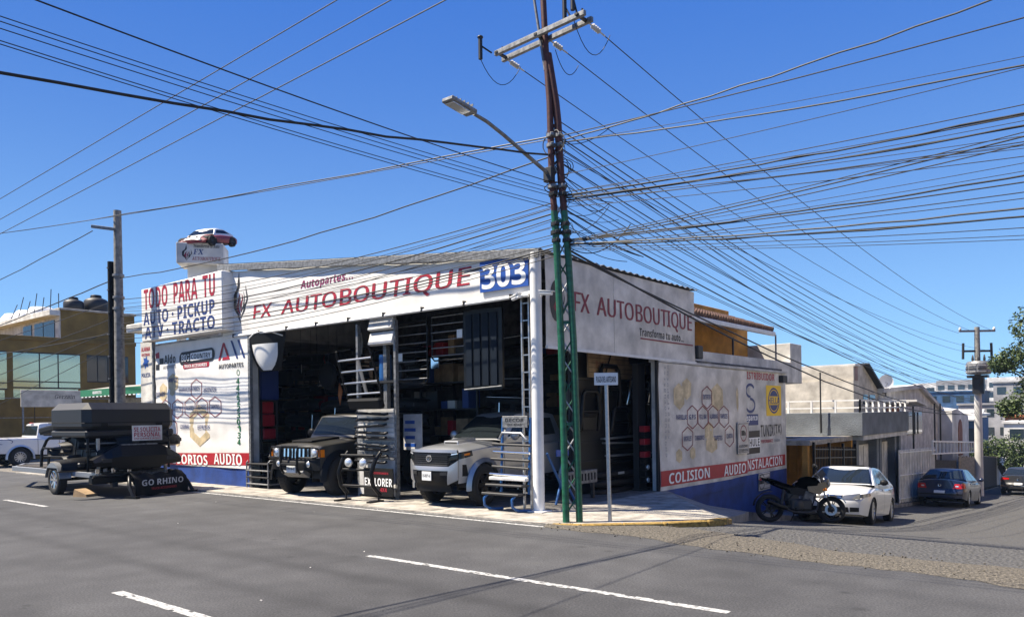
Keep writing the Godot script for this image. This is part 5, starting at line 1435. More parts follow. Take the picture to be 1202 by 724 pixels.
	# tank, seat, tail: lofted along x
	var loft := func(list: Array) -> MB:
		var q := MB.new()
		var G := []
		for e in list:
			var r := PackedVector3Array()
			for k in 14:
				var an := TAU * k / 14
				r.append(V(e[0] + e[4] * sin(an), e[1] + sin(an) * e[2], signf(cos(an)) * pow(absf(cos(an)), 0.8) * e[3]))
			G.append(r)
		q.grid(G, Vector3.ZERO, false, true)
		# set outward normals from the middle line
		for i in q.v.size():
			if q.n[i].dot(q.v[i] - V(q.v[i].x, list[list.size() / 2][1], 0)) < 0: q.n[i] = -q.n[i]
		for e in [0, list.size() - 1]:
			for k in range(1, 13): q.flat(G[e][0], G[e][k], G[e][k + 1], V(-1 if (e == 0) == (list[0][0] < list[-1][0]) else 1, 0, 0))
		return q
	part("fuel_tank", loft.call([[0.42, 0.86, 0.07, 0.1, 0.0], [0.32, 0.88, 0.13, 0.19, 0.0], [0.15, 0.88, 0.15, 0.2, 0.0], [0.0, 0.85, 0.13, 0.17, 0.0], [-0.14, 0.8, 0.07, 0.11, 0.0]]), bp, o)
	for s in [-1.0, 1.0]:
		m = MB.new(); m.prism(PackedVector2Array([Vector2(0.5, 0.92), Vector2(0.56, 0.78), Vector2(0.36, 0.62), Vector2(0.12, 0.7), Vector2(0.1, 0.8), Vector2(0.3, 0.86)]), 0.02, at(0, 0, s * 0.165 - 0.01)); part("tank_shroud", m, bp, o)
		m = MB.new(); m.prism(PackedVector2Array([Vector2(0.1, 0.74), Vector2(0.02, 0.6), Vector2(-0.2, 0.62), Vector2(-0.34, 0.76), Vector2(-0.1, 0.78)]), 0.02, at(0, 0, s * 0.12 - 0.01)); part("side_cover", m, M.black_plastic, o)
	part("seat", loft.call([[-0.08, 0.79, 0.04, 0.09, 0.0], [-0.22, 0.78, 0.05, 0.14, 0.0], [-0.38, 0.82, 0.05, 0.14, 0.0], [-0.52, 0.88, 0.045, 0.12, 0.0], [-0.72, 0.94, 0.04, 0.09, 0.0]]), M.black_matte, o)
	part("tail_cowl", loft.call([[-0.3, 0.74, 0.05, 0.11, 0.0], [-0.6, 0.86, 0.05, 0.1, 0.0], [-0.88, 0.97, 0.025, 0.05, 0.0]]), bp, o)
	m = MB.new(); m.box(V(-0.88, 0.93, 0), V(0.04, 0.04, 0.1), Basis(), 0.01); part("tail_light", m, M.tail_lens, o)
	m = MB.new()
	var fr := []
	for i in 9:
		var an := lerpf(1.4, 3.0, i / 8.0)
		fr.append(PackedVector3Array([V(-0.68 + cos(an) * 0.36, 0.31 + sin(an) * 0.36, -0.07), V(-0.68 + cos(an) * 0.375, 0.31 + sin(an) * 0.375, 0), V(-0.68 + cos(an) * 0.36, 0.31 + sin(an) * 0.36, 0.07)]))
	m.grid(fr, V(-0.68, 0.31, 0), false, false, true, true); part("rear_fender", m, M.black_plastic, o)
	# frame, engine, exhaust
	m = MB.new()
	for s in [-0.1, 0.1]:
		m.tube([V(0.36, 0.92, s * 0.4), V(0.2, 0.74, s), V(-0.15, 0.68, s), V(-0.3, 0.5, s), V(-0.26, 0.34, s)], 0.02, 8)
		m.tube([V(0.34, 0.86, s * 0.4), V(0.3, 0.6, s), V(0.2, 0.3, s), V(-0.2, 0.26, s)], 0.018, 8)
		m.tube([V(-0.15, 0.7, s), V(-0.6, 0.84, s)], 0.016, 8)
	part("frame", m, M.black_metal, o)
	m = MB.new()
	for s in [-0.1, 0.1]: m.bar(V(-0.24, 0.36, s), V(-0.68, 0.31, s), 0.03, 0.06)
	part("swingarm", m, M.black_metal, o)
	m = MB.new(); m.box(V(-0.02, 0.4, 0), V(0.5, 0.28, 0.28), Basis(), 0.05); m.box(V(-0.2, 0.56, 0), V(0.3, 0.22, 0.2), Basis(), 0.04); m.box(V(0.08, 0.24, 0), V(0.44, 0.1, 0.22), Basis(), 0.03); m.lathe([Vector2(0.0, 0.15), Vector2(0.1, 0.15), Vector2(0.12, 0.13), Vector2(0.12, -0.13), Vector2(0.1, -0.15), Vector2(0, -0.15)], 18, X.translated(V(-0.08, 0.38, 0))); part("crankcase", m, M.steel_dark, o)
	m = MB.new()
	for i in 7: m.box(V(0.12 + i * 0.012, 0.5 + i * 0.028, 0), V(0.22, 0.014, 0.22), Basis(Vector3(0, 0, 1), -0.3))
	m.box(V(0.16, 0.58, 0), V(0.16, 0.2, 0.16), Basis(Vector3(0, 0, 1), -0.3)); part("cylinder_fins", m, M.galv_dull, o)
	m = MB.new(); m.tube([V(0.26, 0.55, 0.06), V(0.36, 0.46, 0.1), V(0.32, 0.3, 0.13), V(0.1, 0.22, 0.15), V(-0.2, 0.24, 0.16), V(-0.36, 0.3, 0.17)], 0.022, 10); part("exhaust_pipe", m, M.steel_dark, o)
	m = MB.new(); m.tube([V(-0.34, 0.3, 0.17), V(-0.42, 0.33, 0.18), V(-0.78, 0.46, 0.2)], [0.03, 0.055, 0.05], 14); part("silencer", m, M.black_metal, o)
	m = MB.new(); m.tube([V(-0.38, 0.72, 0.07), V(-0.44, 0.4, 0.07)], 0.035, 8); part("shock_absorber", m, M.steel_dark, o)
	m = MB.new(); m.tube([V(-0.05, 0.3, -0.12), V(-0.12, 0.02, -0.28)], 0.012, 6); part("side_stand", m, M.steel_dark, o)
	m = MB.new(); m.tube([V(-0.16, 0.34, -0.24), V(-0.16, 0.34, 0.24)], 0.014, 6); part("foot_pegs", m, M.steel_dark, o)

func make_lattice_pole():
	var o := thing("lattice_pole", "tall two-legged lattice pole, green below and rusty red above", "utility pole")
	var Lg := [V(1.03, 0.0, 0.79), V(1.0, 2.77, 0.81), V(0.97, 4.07, 0.84), V(0.945, 4.75, 0.86)]
	var Lu := [V(0.945, 4.75, 0.86), V(0.92, 5.24, 0.88), V(0.91, 6.41, 0.89), V(0.87, 7.26, 0.92), V(0.83, 8.7, 0.95)]
	var Rg := [V(1.19, 0.0, 0.665), V(1.15, 2.77, 0.695), V(1.1, 4.07, 0.73), V(1.06, 4.75, 0.765)]
	var Ru := [V(1.06, 4.75, 0.765), V(1.03, 5.24, 0.79), V(1.0, 6.1, 0.81), V(0.98, 6.41, 0.83), V(0.9, 7.15, 0.9)]
	var m := MB.new(); m.tube(Lg, 0.053, 14); part("leg", m, M.green_paint, o)
	m = MB.new(); m.tube(Rg, 0.053, 14); part("leg", m, M.green_paint, o)
	m = MB.new(); m.tube(Lu, [0.05, 0.05, 0.05, 0.048, 0.045], 14); part("leg_extension", m, M.rust_paint, o)
	m = MB.new(); m.tube(Ru, [0.052, 0.056, 0.058, 0.058, 0.055], 14); part("leg_extension", m, M.rust_paint, o)
	var at_h := func(P: Array, y: float) -> Vector3:
		for i in P.size() - 1:
			if y <= P[i + 1].y: return P[i].lerp(P[i + 1], (y - P[i].y) / (P[i + 1].y - P[i].y))
		return P[-1]
	var Lall: Array = Lg + Lu.slice(1); var Rall: Array = Rg + Ru.slice(1)
	var y := 0.12
	var flip := false
	while y < 6.0:
		var a: Vector3 = at_h.call(Lall, y if not flip else y + 0.3); var b: Vector3 = at_h.call(Rall, y + 0.3 if not flip else y)
		var mt: Material = M.green_paint if y < 4.6 else M.rust_paint
		m = MB.new(); m.tube([a, b], 0.014, 6); part("lattice_bar", m, mt if int(y * 10.0) % 2 else M.galv, o)
		# second face of the lattice, a little behind
		var back := V(-0.05, 0, -0.06)
		m = MB.new(); m.tube([at_h.call(Lall, y + 0.3 if not flip else y) + back, at_h.call(Rall, y if not flip else y + 0.3) + back], 0.014, 6); part("lattice_bar", m, mt if rng.randf() < 0.35 else M.galv, o)
		y += 0.3; flip = not flip
	for yy in [1.5, 3.05, 4.6, 6.05]:
		m = MB.new(); m.bar(at_h.call(Lall, yy), at_h.call(Rall, yy), 0.03, 0.05); part("tie_plate", m, M.green_paint if yy < 4.7 else M.rust_paint, o)
	# bands, clamps and insulators of the cables
	for q in [[5.0, 0.07], [5.12, 0.075], [5.75, 0.07], [5.9, 0.07], [4.3, 0.07], [4.42, 0.08], [4.55, 0.07]]:
		for P in [Lall, Rall]:
			var c: Vector3 = at_h.call(P, q[0])
			m = MB.new(); m.lathe([Vector2(0.05, 0.03), Vector2(q[1], 0.025), Vector2(q[1], -0.025), Vector2(0.05, -0.03)], 12, at(c.x, c.y, c.z)); m.box(c + V(0.06, 0, 0.05), V(0.05, 0.05, 0.07), Basis(Vector3.UP, 0.7), 0.008); part("clamp_band", m, M.galv_dull if q[0] > 5 else M.steel_dark, o)
	# double crossarm with insulators and cut-outs
	for q in [[V(-0.1, 7.4, 0.78), V(1.72, 7.4, 0.92)], [V(-0.05, 7.4, 1.02), V(1.74, 7.4, 1.14)]]:
		m = MB.new(); m.bar(q[0], q[1], 0.06, 0.075, Vector3.UP, 0.006); part("crossarm", m, M.galv_dull, o)
	for q in [V(0.0, 7.45, 0.9), V(0.82, 7.45, 0.95), V(1.62, 7.45, 1.03)]:
		m = MB.new(); m.box(q - V(0, 0.05, 0), V(0.05, 0.03, 0.34)); m.tube([q, q + V(0, 0.09, 0)], 0.015, 6)
		part("arm_bolt", m, M.steel_dark, o)
	var dead := func(a: Vector3, d: Vector3):
		d = d.normalized()
		var q := MB.new()
		var x := frame_of(d.cross(Vector3.UP), d, a)
		var pr := [Vector2(0.0, 0.0), Vector2(0.012, 0.0), Vector2(0.012, 0.08)]
		for i in 4:
			pr.append(Vector2(0.03, 0.09 + i * 0.05)); pr.append(Vector2(0.042, 0.105 + i * 0.05)); pr.append(Vector2(0.02, 0.125 + i * 0.05))
		pr.append(Vector2(0.012, 0.3)); pr.append(Vector2(0.012, 0.42)); pr.append(Vector2(0.0, 0.42))
		q.lathe(pr, 12, x)
		part("strain_insulator", q, M.grey_white, o)
	dead.call(V(0.02, 7.36, 0.8), V(0.03, -0.1, -1)); dead.call(V(0.92, 7.36, 0.85), V(0.03, -0.1, -1)); dead.call(V(1.66, 7.36, 0.92), V(0.03, -0.1, -1))
	for q in [[V(-0.1, 7.42, 1.05), V(-0.25, 7.55, 1.15)], [V(1.42, 7.45, 1.0), V(1.3, 7.7, 1.02)], [V(1.55, 7.45, 1.05), V(1.5, 7.75, 1.1)]]:
		m = MB.new(); m.tube([q[0], q[1]], 0.014, 6); m.tube([q[1] + V(0, 0.12, 0), q[1] - V(0, 0.22, 0)], 0.034, 8); m.ball(q[1] + V(0, 0.13, 0), V(0.05, 0.03, 0.05), 8, 6); part("fuse_cutout", m, M.steel_dark, o)
	for q in [[V(-0.25, 7.33, 1.15), V(0.25, 7.2, 0.75), 0.35], [V(1.5, 7.4, 1.08), V(1.82, 7.25, 0.6), 0.4], [V(1.0, 7.2, 0.85), V(1.15, 7.05, 0.45), 0.25]]:
		m = MB.new(); m.tube(wire_pts(q[0], q[1], q[2], 10), 0.006, 5); part("jumper_wire", m, M.cable, o)
	m = MB.new(); m.tube([V(0.66, 8.6, 1.05), V(0.86, 6.9, 0.93)], 0.022, 8); part("conduit", m, M.galv_dull, o)
	# slack loops of telephone cable tied to the pole
	rng.seed = 88
	for i in 16:
		var yy: float = rng.randf_range(4.15, 6.1)
		var c: Vector3 = at_h.call(Rall if i % 2 else Lall, yy)
		var pts := []
		var r := rng.randf_range(0.06, 0.2)
		var ax := rng.randf() * TAU
		for k in 16:
			var an := TAU * k / 15.0
			pts.append(c + V(cos(ax) * cos(an) * r, sin(an) * r * rng.randf_range(0.7, 1.0) + rng.randf_range(-0.01, 0.01), sin(ax) * cos(an) * r) + V(cos(ax), 0, sin(ax)) * 0.05)
		m = MB.new(); m.tube(pts, rng.randf_range(0.004, 0.009), 5); part("cable_loop", m, M.cable if i % 3 else M.cable_grey, o)
	for i in 14:
		var yy: float = rng.randf_range(4.2, 6.0)
		var c: Vector3 = at_h.call(Rall, yy)
		var e := c + V(rng.randf_range(0.2, 1.1), rng.randf_range(-0.7, 0.3), rng.randf_range(-0.9, 0.1))
		m = MB.new(); m.tube(wire_pts(c, e, rng.randf_range(0.02, 0.25), 10), rng.randf_range(0.004, 0.008), 5); part("loose_cable", m, M.cable, o)
	# street lamp bolted to the pole
	var l := thing("street_lamp", "grey LED street lamp on curved arm of the lattice pole", "street lamp")
	m = MB.new(); m.tube([V(0.9, 5.3, 0.9), V(0.82, 5.5, 1.35), V(0.78, 5.68, 1.85), V(0.76, 5.78, 2.2), V(0.74, 5.82, 2.45)], [0.03, 0.03, 0.028, 0.027, 0.025], 10); part("arm", m, M.galv_dull, l)
	m = MB.new(); m.box(V(0.9, 5.3, 0.92), V(0.16, 0.22, 0.1), Basis(), 0.01); part("bracket", m, M.steel_dark, l)
	m = MB.new(); m.box(V(0.73, 5.845, 2.72), V(0.21, 0.06, 0.5), Basis(Vector3(1, 0, 0), -0.1), 0.025); part("lamp_head", m, M.galv_dull, l)
	m = MB.new(); m.box(V(0.73, 5.81, 2.76), V(0.16, 0.016, 0.34), Basis(Vector3(1, 0, 0), -0.1), 0.004); part("lamp_lens", m, M.headlight, l)
	for i in 5:
		m = MB.new(); m.box(V(0.73, 5.885 + i * 0.0, 2.56 + i * 0.08), V(0.2, 0.03, 0.01)); part("cooling_fin", m, M.galv_dull, l)
	# street name post
	var s := thing("street_sign", "galvanised post with small white street name plate at the corner", "street sign", V(1.54, 0, 0.35))
	m = MB.new(); m.tube([V(0.0, -0.05, 0), V(-0.02, 1.1, 0), V(-0.035, 2.09, 0.0)], 0.03, 12); part("post", m, M.galv, s)
	var B := Basis(Vector3.UP, deg_to_rad(39.0 + 6.0))
	m = MB.new(); m.box(V(-0.035, 2.18, 0.0), V(0.37, 0.19, 0.008), B, 0.003); part("plate", m, M.plate, s)
	m = MB.new(); letters(m, "PLAZA DEL ARTESANO", V(-0.035, 2.13, 0) + B * V(-0.155, 0, 0.0065), B * Vector3.RIGHT, Vector3.UP, 0.31, 0.09, "bold"); part("lettering", m, M.black_print, s)

func make_left_side():
	# the two poles at the far end of the shop
	var o := thing("concrete_pole", "grey octagonal concrete pole with short steel arm near top", "utility pole", V(-13.62, 0, 0.92))
	var m := MB.new(); m.lathe([Vector2(0.15, -0.05), Vector2(0.14, 3.0), Vector2(0.105, 7.36), Vector2(0.0, 7.36)], 8, at(), true); part("shaft", m, M.pole_concrete, o)
	m = MB.new(); m.bar(V(0.05, 6.83, 0.1), V(-0.32, 6.89, 0.55), 0.06, 0.08, Vector3.UP, 0.006); part("arm", m, M.galv_dull, o)
	for y in [4.7, 5.0, 5.6]:
		m = MB.new(); m.lathe([Vector2(0.13, 0.03), Vector2(0.15, 0.03), Vector2(0.15, -0.03), Vector2(0.13, -0.03)], 10, at(0, y, 0)); part("band", m, M.galv_dull, o)
	o = thing("steel_pole", "slim black steel pole standing against the concrete pole", "utility pole", V(-13.8, 0, 1.04))
	m = MB.new(); m.lathe([Vector2(0.085, -0.05), Vector2(0.08, 5.98), Vector2(0.0, 5.98)], 14, at()); part("shaft", m, M.black_matte, o)
	for i in 9:
		m = MB.new(); m.box(V(0.02, 1.0 + i * 0.6, 0.09), V(0.05, 0.03, 0.04)); part("step_bolt", m, M.galv_dull, o)
	# white slab beyond the shop's end
	m = MB.new(); m.span(V(-15.7, 4.28, -1.6), V(-14.42, 4.52, -0.2), 0.02); m.span(V(-14.8, 3.7, -1.5), V(-14.6, 4.28, -1.3))
	single("roof_ledge", m, M.white_wall, "white concrete ledge jutting out behind the concrete pole", "ledge")
	# low kiosk with the green awning
	o = thing("kiosk", "low pale shop with green awning behind the trailer", "shop", V(-18.0, -0.05, -1.0))
	m = MB.new(); m.span(V(-3.0, 0, -4.0), V(3.5, 2.35, -1.1), 0.02); part("wall", m, M.grey_white, o)
	m = MB.new(); m.span(V(-3.15, 2.35, -4.1), V(3.6, 2.5, -1.0), 0.02); part("roof", m, M.concrete, o)
	m = MB.new(); m.grid([PackedVector3Array([V(-3.0, 2.95, -1.08), V(3.3, 2.95, -1.08)]), PackedVector3Array([V(-3.0, 2.78, 0.0), V(3.3, 2.78, 0.0)])], Vector3.UP); part("awning_top", m, M.concrete, o)
	m = MB.new(); m.span(V(-3.0, 2.56, 0.0), V(3.3, 2.79, 0.02)); part("awning_valance", m, M.awning, o)
	for i in 21:
		m = MB.new(); m.box(V(-2.85 + i * 0.3, 2.55, 0.012), V(0.15, 0.05, 0.012)); part("scallop", m, M.white_print, o)
	m = MB.new(); letters(m, "ABARROTES", V(-2.0, 2.63, 0.024), Vector3.RIGHT, Vector3.UP, 0.7, 0.1); part("lettering", m, M.white_print, o)
	m = MB.new(); m.span(V(-1.6, 0, -1.1), V(-0.5, 2.1, -1.05)); part("door", m, M.steel_dark, o)
	for i in 10:
		m = MB.new(); m.tube([V(0.6 + i * 0.3, 2.5, -1.2), V(0.6 + i * 0.3, 3.4, -1.2)], 0.016, 5); part("railing_bar", m, M.white_paint, o)
	for y in [2.9, 3.4]:
		m = MB.new(); m.tube([V(0.5, y, -1.2), V(3.4, y, -1.2)], 0.02, 6); part("railing_rail", m, M.white_paint, o)
	# brown building
	o = thing("brown_building", "brown two-storey building with large mirrored windows", "building", V(-32.0, -0.05, 0))
	m = MB.new(); m.span(V(-14, 0, -8.0), V(0, 5.62, 8.0)); part("ground_block", m, M.brown_wall, o)
	m = MB.new(); m.span(V(-6.0, 5.62, -7.98), V(-0.01, 7.05, -4.5)); part("upper_block", m, M.brown_wall, o)
	m = MB.new(); m.span(V(-6.1, 7.05, -8.05), V(0.06, 7.15, -4.42), 0.02); part("coping", m, M.concrete, o)
	m = MB.new(); m.span(V(-12.0, 5.62, -7.9), V(-6.0, 7.0, -4.52)); m.span(V(-6.0, 5.62, -4.52), V(-0.04, 7.0, -4.46)); part("white_face", m, M.white_wall, o)
	m = MB.new(); m.span(V(-12.0, 6.75, -4.46), V(0.05, 7.02, -4.0), 0.02); part("eaves", m, M.white_wall, o)
	for x in [-4.6, -3.1, -1.9]:
		m = MB.new(); m.span(V(x, 5.75, -4.45), V(x + (1.1 if x < -2 else 1.3), 6.6, -4.42)); part("window", m, M.window_glass, o)
	m = MB.new(); m.span(V(0.0, 5.5, -8.02), V(0.07, 5.7, 8.0), 0.01); part("string_course", m, M.brown_wall, o)
	for w in [[-2.45, -5.32, 3.28, 4.95, M.mirror_glass, [0.38, 0.66], 0.2], [-5.64, -7.62, 3.62, 4.95, M.window_glass, [0.25, 0.5], 0.0], [2.0, -2.2, 3.2, 4.95, M.mirror_glass, [0.3, 0.65], 0.2]]:
		m = MB.new(); m.span(V(-0.02, w[2], w[0]), V(0.012, w[3], w[1])); var pane := part("window", m, w[4], o)
		for k in w[5]:
			var z: float = lerpf(w[0], w[1], k)
			m = MB.new(); m.span(V(0.0, w[2], z - 0.02), V(0.035, w[3], z + 0.02)); part("mullion", m, M.steel_dark, pane)
		for e in [[w[2], w[2] + 0.05], [w[3] - 0.05, w[3]]]:
			m = MB.new(); m.span(V(0.0, e[0], w[0]), V(0.04, e[1], w[1])); part("frame", m, M.steel_dark, pane)
		if w[6] > 0:
			m = MB.new(); m.span(V(0.0, w[2] + 0.28, w[0]), V(0.035, w[2] + 0.33, w[1])); part("frame", m, M.steel_dark, pane)
			m = MB.new(); m.span(V(-0.02, w[2] - 0.45, w[0]), V(0.01, w[2] - 0.02, w[1] + 0.1)); part("spandrel_glass", m, M.mirror_glass, o)
	for k in 6:
		m = MB.new(); m.span(V(0.0, 0.0, 3.0 - k * 2.1), V(0.03, 2.7, 2.98 - k * 2.1)); part("wall_joint", m, M.steel_dark, o)
	for y in [1.0, 1.9, 2.8]:
		m = MB.new(); m.span(V(0.0, y, -7.8), V(0.015, y + 0.03, 6.0)); part("wall_joint", m, M.galv_dull, o)
	for k in 7:
		m = MB.new(); m.tube([V(-0.5 - k * 0.9, 7.1, -4.6 + 0.05 * k), V(-0.5 - k * 0.9, 7.9 + 0.3 * (k % 2), -4.6)], 0.02, 5); part("rebar", m, M.steel_dark, o)
	# water tanks
	for k in 2:
		var t := thing("water_tank", ["smaller black water tank on the brown building's roof", "larger black water tank on the brown building's roof"][k], "water tank", V(-34.5, 7.0, [-6.05, -7.15][k]), 0, "roof tanks")
		var s: float = [0.82, 1.0][k]
		m = MB.new(); m.lathe([Vector2(0.58 * s, 0.0), Vector2(0.58 * s, 0.42 * s), Vector2(0.56 * s, 0.45 * s), Vector2(0.58 * s, 0.48 * s), Vector2(0.58 * s, 0.92 * s), Vector2(0.5 * s, 1.02 * s), Vector2(0.26 * s, 1.12 * s)], 26, at()); part("body", m, M.tank, t)
		m = MB.new(); m.lathe([Vector2(0.26 * s, 1.1 * s), Vector2(0.27 * s, 1.22 * s), Vector2(0.22 * s, 1.26 * s), Vector2(0.0, 1.27 * s)], 20, at()); part("lid", m, M.black_plastic, t)
	for k in 3:
		m = MB.new(); m.lathe([Vector2(0.7, 0.0), Vector2(0.7, 0.5), Vector2(0.5, 0.75), Vector2(0.0, 0.8)], 20, at(-37.5 - k * 1.9, 7.0, -5.6))
		single("roof_tank", m, M.white_paint, "white roof tank behind the parapet, %s" % ["closest to the black tanks", "middle one", "farthest from the black tanks"][k], "water tank", "white roof tanks")
	# weathered sign on two posts
	o = thing("weathered_sign", "weathered pale signboard on two posts before brown building", "sign", V(-30.2, -0.05, -3.6))
	m = MB.new(); m.box(V(0, 2.75, 0.2), V(0.06, 0.75, 2.5), Basis(), 0.01); part("board", m, M.stucco, o)
	for z in [-1.05, 1.35]:
		m = MB.new(); m.tube([V(-0.05, 0, z), V(-0.05, 3.1, z)], 0.04, 8); part("post", m, M.galv_dull, o)
	m = MB.new(); letters(m, "Gerzain", V(0.035, 2.75, 0.1), V(0, 0, -1), Vector3.UP, 0.9, 0.2, "serif", 0.2); part("lettering", m, M.steel_dark, o)

func bars_between(o: Node3D, a: Vector3, b: Vector3, n: int, h: float, r: float, mt: Material, called: String, square := false):
	for i in n + 1:
		var p := a.lerp(b, float(i) / n)
		var m := MB.new()
		if square: m.box(p + V(0, h * 0.5, 0), V(r * 2, h, r * 2))
		else: m.tube([p, p + V(0, h, 0)], r, 6)
		part(called, m, mt, o)
func rail(o: Node3D, a: Vector3, b: Vector3, w: float, mt: Material, called := "rail"):
	var m := MB.new(); m.bar(a, b, w, w); part(called, m, mt, o)
func wall_poly(o: Node3D, called: String, pts: Array, x0: float, x1: float, mt: Material) -> Node3D:
	# outline given as [z, y], standing between x0 and x1
	var p := PackedVector2Array()
	for q in pts: p.append(Vector2(-q[0], q[1]))
	var m := MB.new(); m.prism(p, x1 - x0, Transform3D(Basis(Vector3(0, 0, -1), Vector3(0, 1, 0), Vector3(1, 0, 0)), V(x0, 0, 0)))
	return part(called, m, mt, o)

func make_houses():
	# house with the tiled roof over the shop's side wall
	var o := thing("tiled_house", "white and orange house with brown tiled roof behind the side wall", "house")
	var m := MB.new(); m.span(V(-6.0, 2.0, -13.2), V(-1.7, 4.35, -6.9)); part("orange_wall", m, M.orange_wall, o)
	m = MB.new(); m.span(V(-6.0, 4.35, -12.6), V(-2.05, 4.8, -6.95), 0.01); part("orange_fascia", m, M.orange_wall, o)
	m = MB.new(); m.span(V(-1.7, 2.6, -6.9), V(-0.7, 4.4, -6.6)); part("rubble_wall", m, M.stucco, o)
	m = MB.new(); m.span(V(-0.5, 2.5, -13.2), V(-0.3, 3.12, -6.0), 0.01); part("parapet", m, M.white_wall, o)
	m = MB.new(); m.span(V(-6.0, 2.5, -14.2), V(-0.35, 3.72, -13.2), 0.01); m.span(V(-6.0, -1.9, -14.2), V(-4.62, 2.5, -13.2)); part("end_wall", m, M.white_wall, o)
	m = MB.new(); m.bar(V(-2.1, 4.54, -9.5), V(-0.62, 4.0, -9.5), 5.9, 0.08); part("roof_deck", m, M.white_wall, o)
	m = MB.new(); m.span(V(-0.64, 3.9, -12.5), V(-0.54, 4.02, -6.55), 0.01); var gut := part("gutter", m, M.white_paint, o)
	for i in 36:
		var z := -6.65 - i * 0.162
		m = MB.new()
		for k in 5:
			var a := V(-2.06 + k * 0.29, 4.6 - k * 0.106, z); var b := V(-2.06 + (k + 1) * 0.3, 4.6 - (k + 1) * 0.106 + 0.01, z)
			m.tube([a, b], [0.072, 0.082], 7)
		part("tile_course", m, M.tile_roof if (i * 7) % 3 else M.tile_roof_b, o)
	m = MB.new(); m.span(V(-0.42, 3.12, -9.0), V(-0.38, 3.6, -8.96)); part("pipe", m, M.steel_dark, o)
	m = MB.new(); m.tube([V(-0.4, 2.8, -12.1), V(-0.4, 3.9, -12.1)], 0.025, 6); part("mast", m, M.galv_dull, o)
	m = MB.new(); m.box(V(0.06, 2.55, -11.36), V(0.14, 0.2, 0.34), Basis(), 0.015); single("wall_flood_light", m, M.steel_dark, "small dark flood light at top end of painted wall", "light")
	m = MB.new(); m.box(V(0.03, 3.02, -5.98), V(0.14, 0.3, 0.26), Basis(), 0.02); single("meter_box", m, M.steel_dark, "dark meter box at the lower corner of the side sign", "box")
	# carport with the black fence
	o = thing("carport", "orange walled carport with pale flat roof", "carport")
	m = MB.new(); m.span(V(-4.5, -2.0, -16.1), V(0.62, 0.66, -15.95)); part("back_wall", m, M.orange_wall, o)
	m = MB.new(); m.span(V(-4.6, -2.0, -14.2), V(-4.4, 0.66, -15.95)); part("inner_wall", m, M.orange_wall, o)
	m = MB.new(); m.span(V(-4.5, 0.66, -15.98), V(0.66, 0.8, -14.19)); m.span(V(-0.34, 0.66, -14.2), V(0.66, 0.8, -11.74)); part("roof", m, M.concrete, o)
	m = MB.new(); m.span(V(0.42, -1.9, -11.98), V(0.58, 0.66, -11.78)); part("post", m, M.orange_wall, o)
	for i in 17:
		m = MB.new(); m.span(V(-4.2 + i * 0.28, -1.9, -15.95), V(-4.18 + i * 0.28, 0.62, -15.93)); part("wall_rib", m, M.orange_wall, o)
	o = thing("bar_fence", "black iron bar fence in front of the orange carport", "fence")
	bars_between(o, V(0.7, -1.42, -11.95), V(0.7, -1.62, -16.2), 30, 2.05, 0.016, M.black_metal, "bar")
	for q in [[-1.3, -1.5], [0.3, 0.1], [0.55, 0.35]]: rail(o, V(0.7, q[0], -11.95), V(0.7, q[1], -16.2), 0.035, M.black_metal)
	for k in 4:
		var z := -11.95 - k * 1.4
		m = MB.new(); m.box(V(0.7, -0.4 - k * 0.07, z), V(0.07, 2.3, 0.07)); part("post", m, M.black_metal, o)
	# grey house
	o = thing("grey_house", "blue-grey house with white roof railing beside the carport", "house")
	m = MB.new(); m.span(V(-5.0, 0.81, -22.4), V(1.0, 1.56, -15.88), 0.01); part("roof_slab", m, M.grey_wall, o)
	m = MB.new(); m.span(V(-5.0, -2.4, -22.3), V(0.42, 0.66, -16.1)); part("ground_wall", m, M.grey_wall, o)
	m = MB.new(); m.span(V(-1.0, 0.66, -22.35), V(0.96, 0.81, -16.1)); part("soffit", m, M.grey_white, o)
	for q in [[-16.6, -18.5], [-19.5, -21.2]]:
		m = MB.new(); m.span(V(0.42, -2.1, q[0]), V(0.5, 0.45, q[1]), 0.01); var dd := part("white_door", m, M.grey_white, o)
		for k in 2:
			m = MB.new(); m.span(V(0.5, -2.0, lerpf(q[0], q[1], 0.33 * (k + 1))), V(0.508, 0.4, lerpf(q[0], q[1], 0.33 * (k + 1)) - 0.02)); part("door_joint", m, M.steel_dark, dd)
	for z in [-16.35, -18.9, -19.3, -21.5, -22.2]:
		m = MB.new(); m.span(V(0.4, -2.4, z - 0.14), V(0.72, 0.66, z + 0.14), 0.01); part("pier", m, M.grey_wall, o)
	m = MB.new(); m.tube([V(-0.25, 1.5, -15.7), V(-0.25, 2.9, -15.7)], 0.025, 6); m.tube([V(-0.25, 1.5, -15.7), V(-0.25, 0.9, -15.72)], 0.035, 6); part("standpipe", m, M.steel_dark, o)
	o = thing("roof_railing", "white horizontal railing on the grey house's flat roof", "railing")
	for q in [[V(-4.5, 1.56, -16.0), V(0.9, 1.56, -16.0), 7], [V(0.9, 1.56, -16.0), V(0.9, 1.56, -22.3), 8]]:
		bars_between(o, q[0], q[1], q[2], 0.42, 0.03, M.white_paint, "post", true)
		for h in [0.16, 0.4]: rail(o, q[0] + V(0, h, 0), q[1] + V(0, h, 0), 0.045, M.white_paint)
	# stucco house with the gable
	o = thing("gable_house", "cream stucco house with sloping gable behind the roof railing", "house")
	m = MB.new(); m.span(V(-7.0, 1.0, -19.4), V(-0.1, 2.72, -19.0)); part("front_wall", m, M.stucco, o)
	m = MB.new(); m.span(V(-7.0, 2.72, -19.6), V(-0.1, 3.24, -19.25)); part("upper_band", m, M.pink_wall, o)
	m = MB.new(); m.span(V(-7.1, 3.24, -19.75), V(-0.05, 3.32, -19.1), 0.01); part("coping", m, M.white_wall, o)
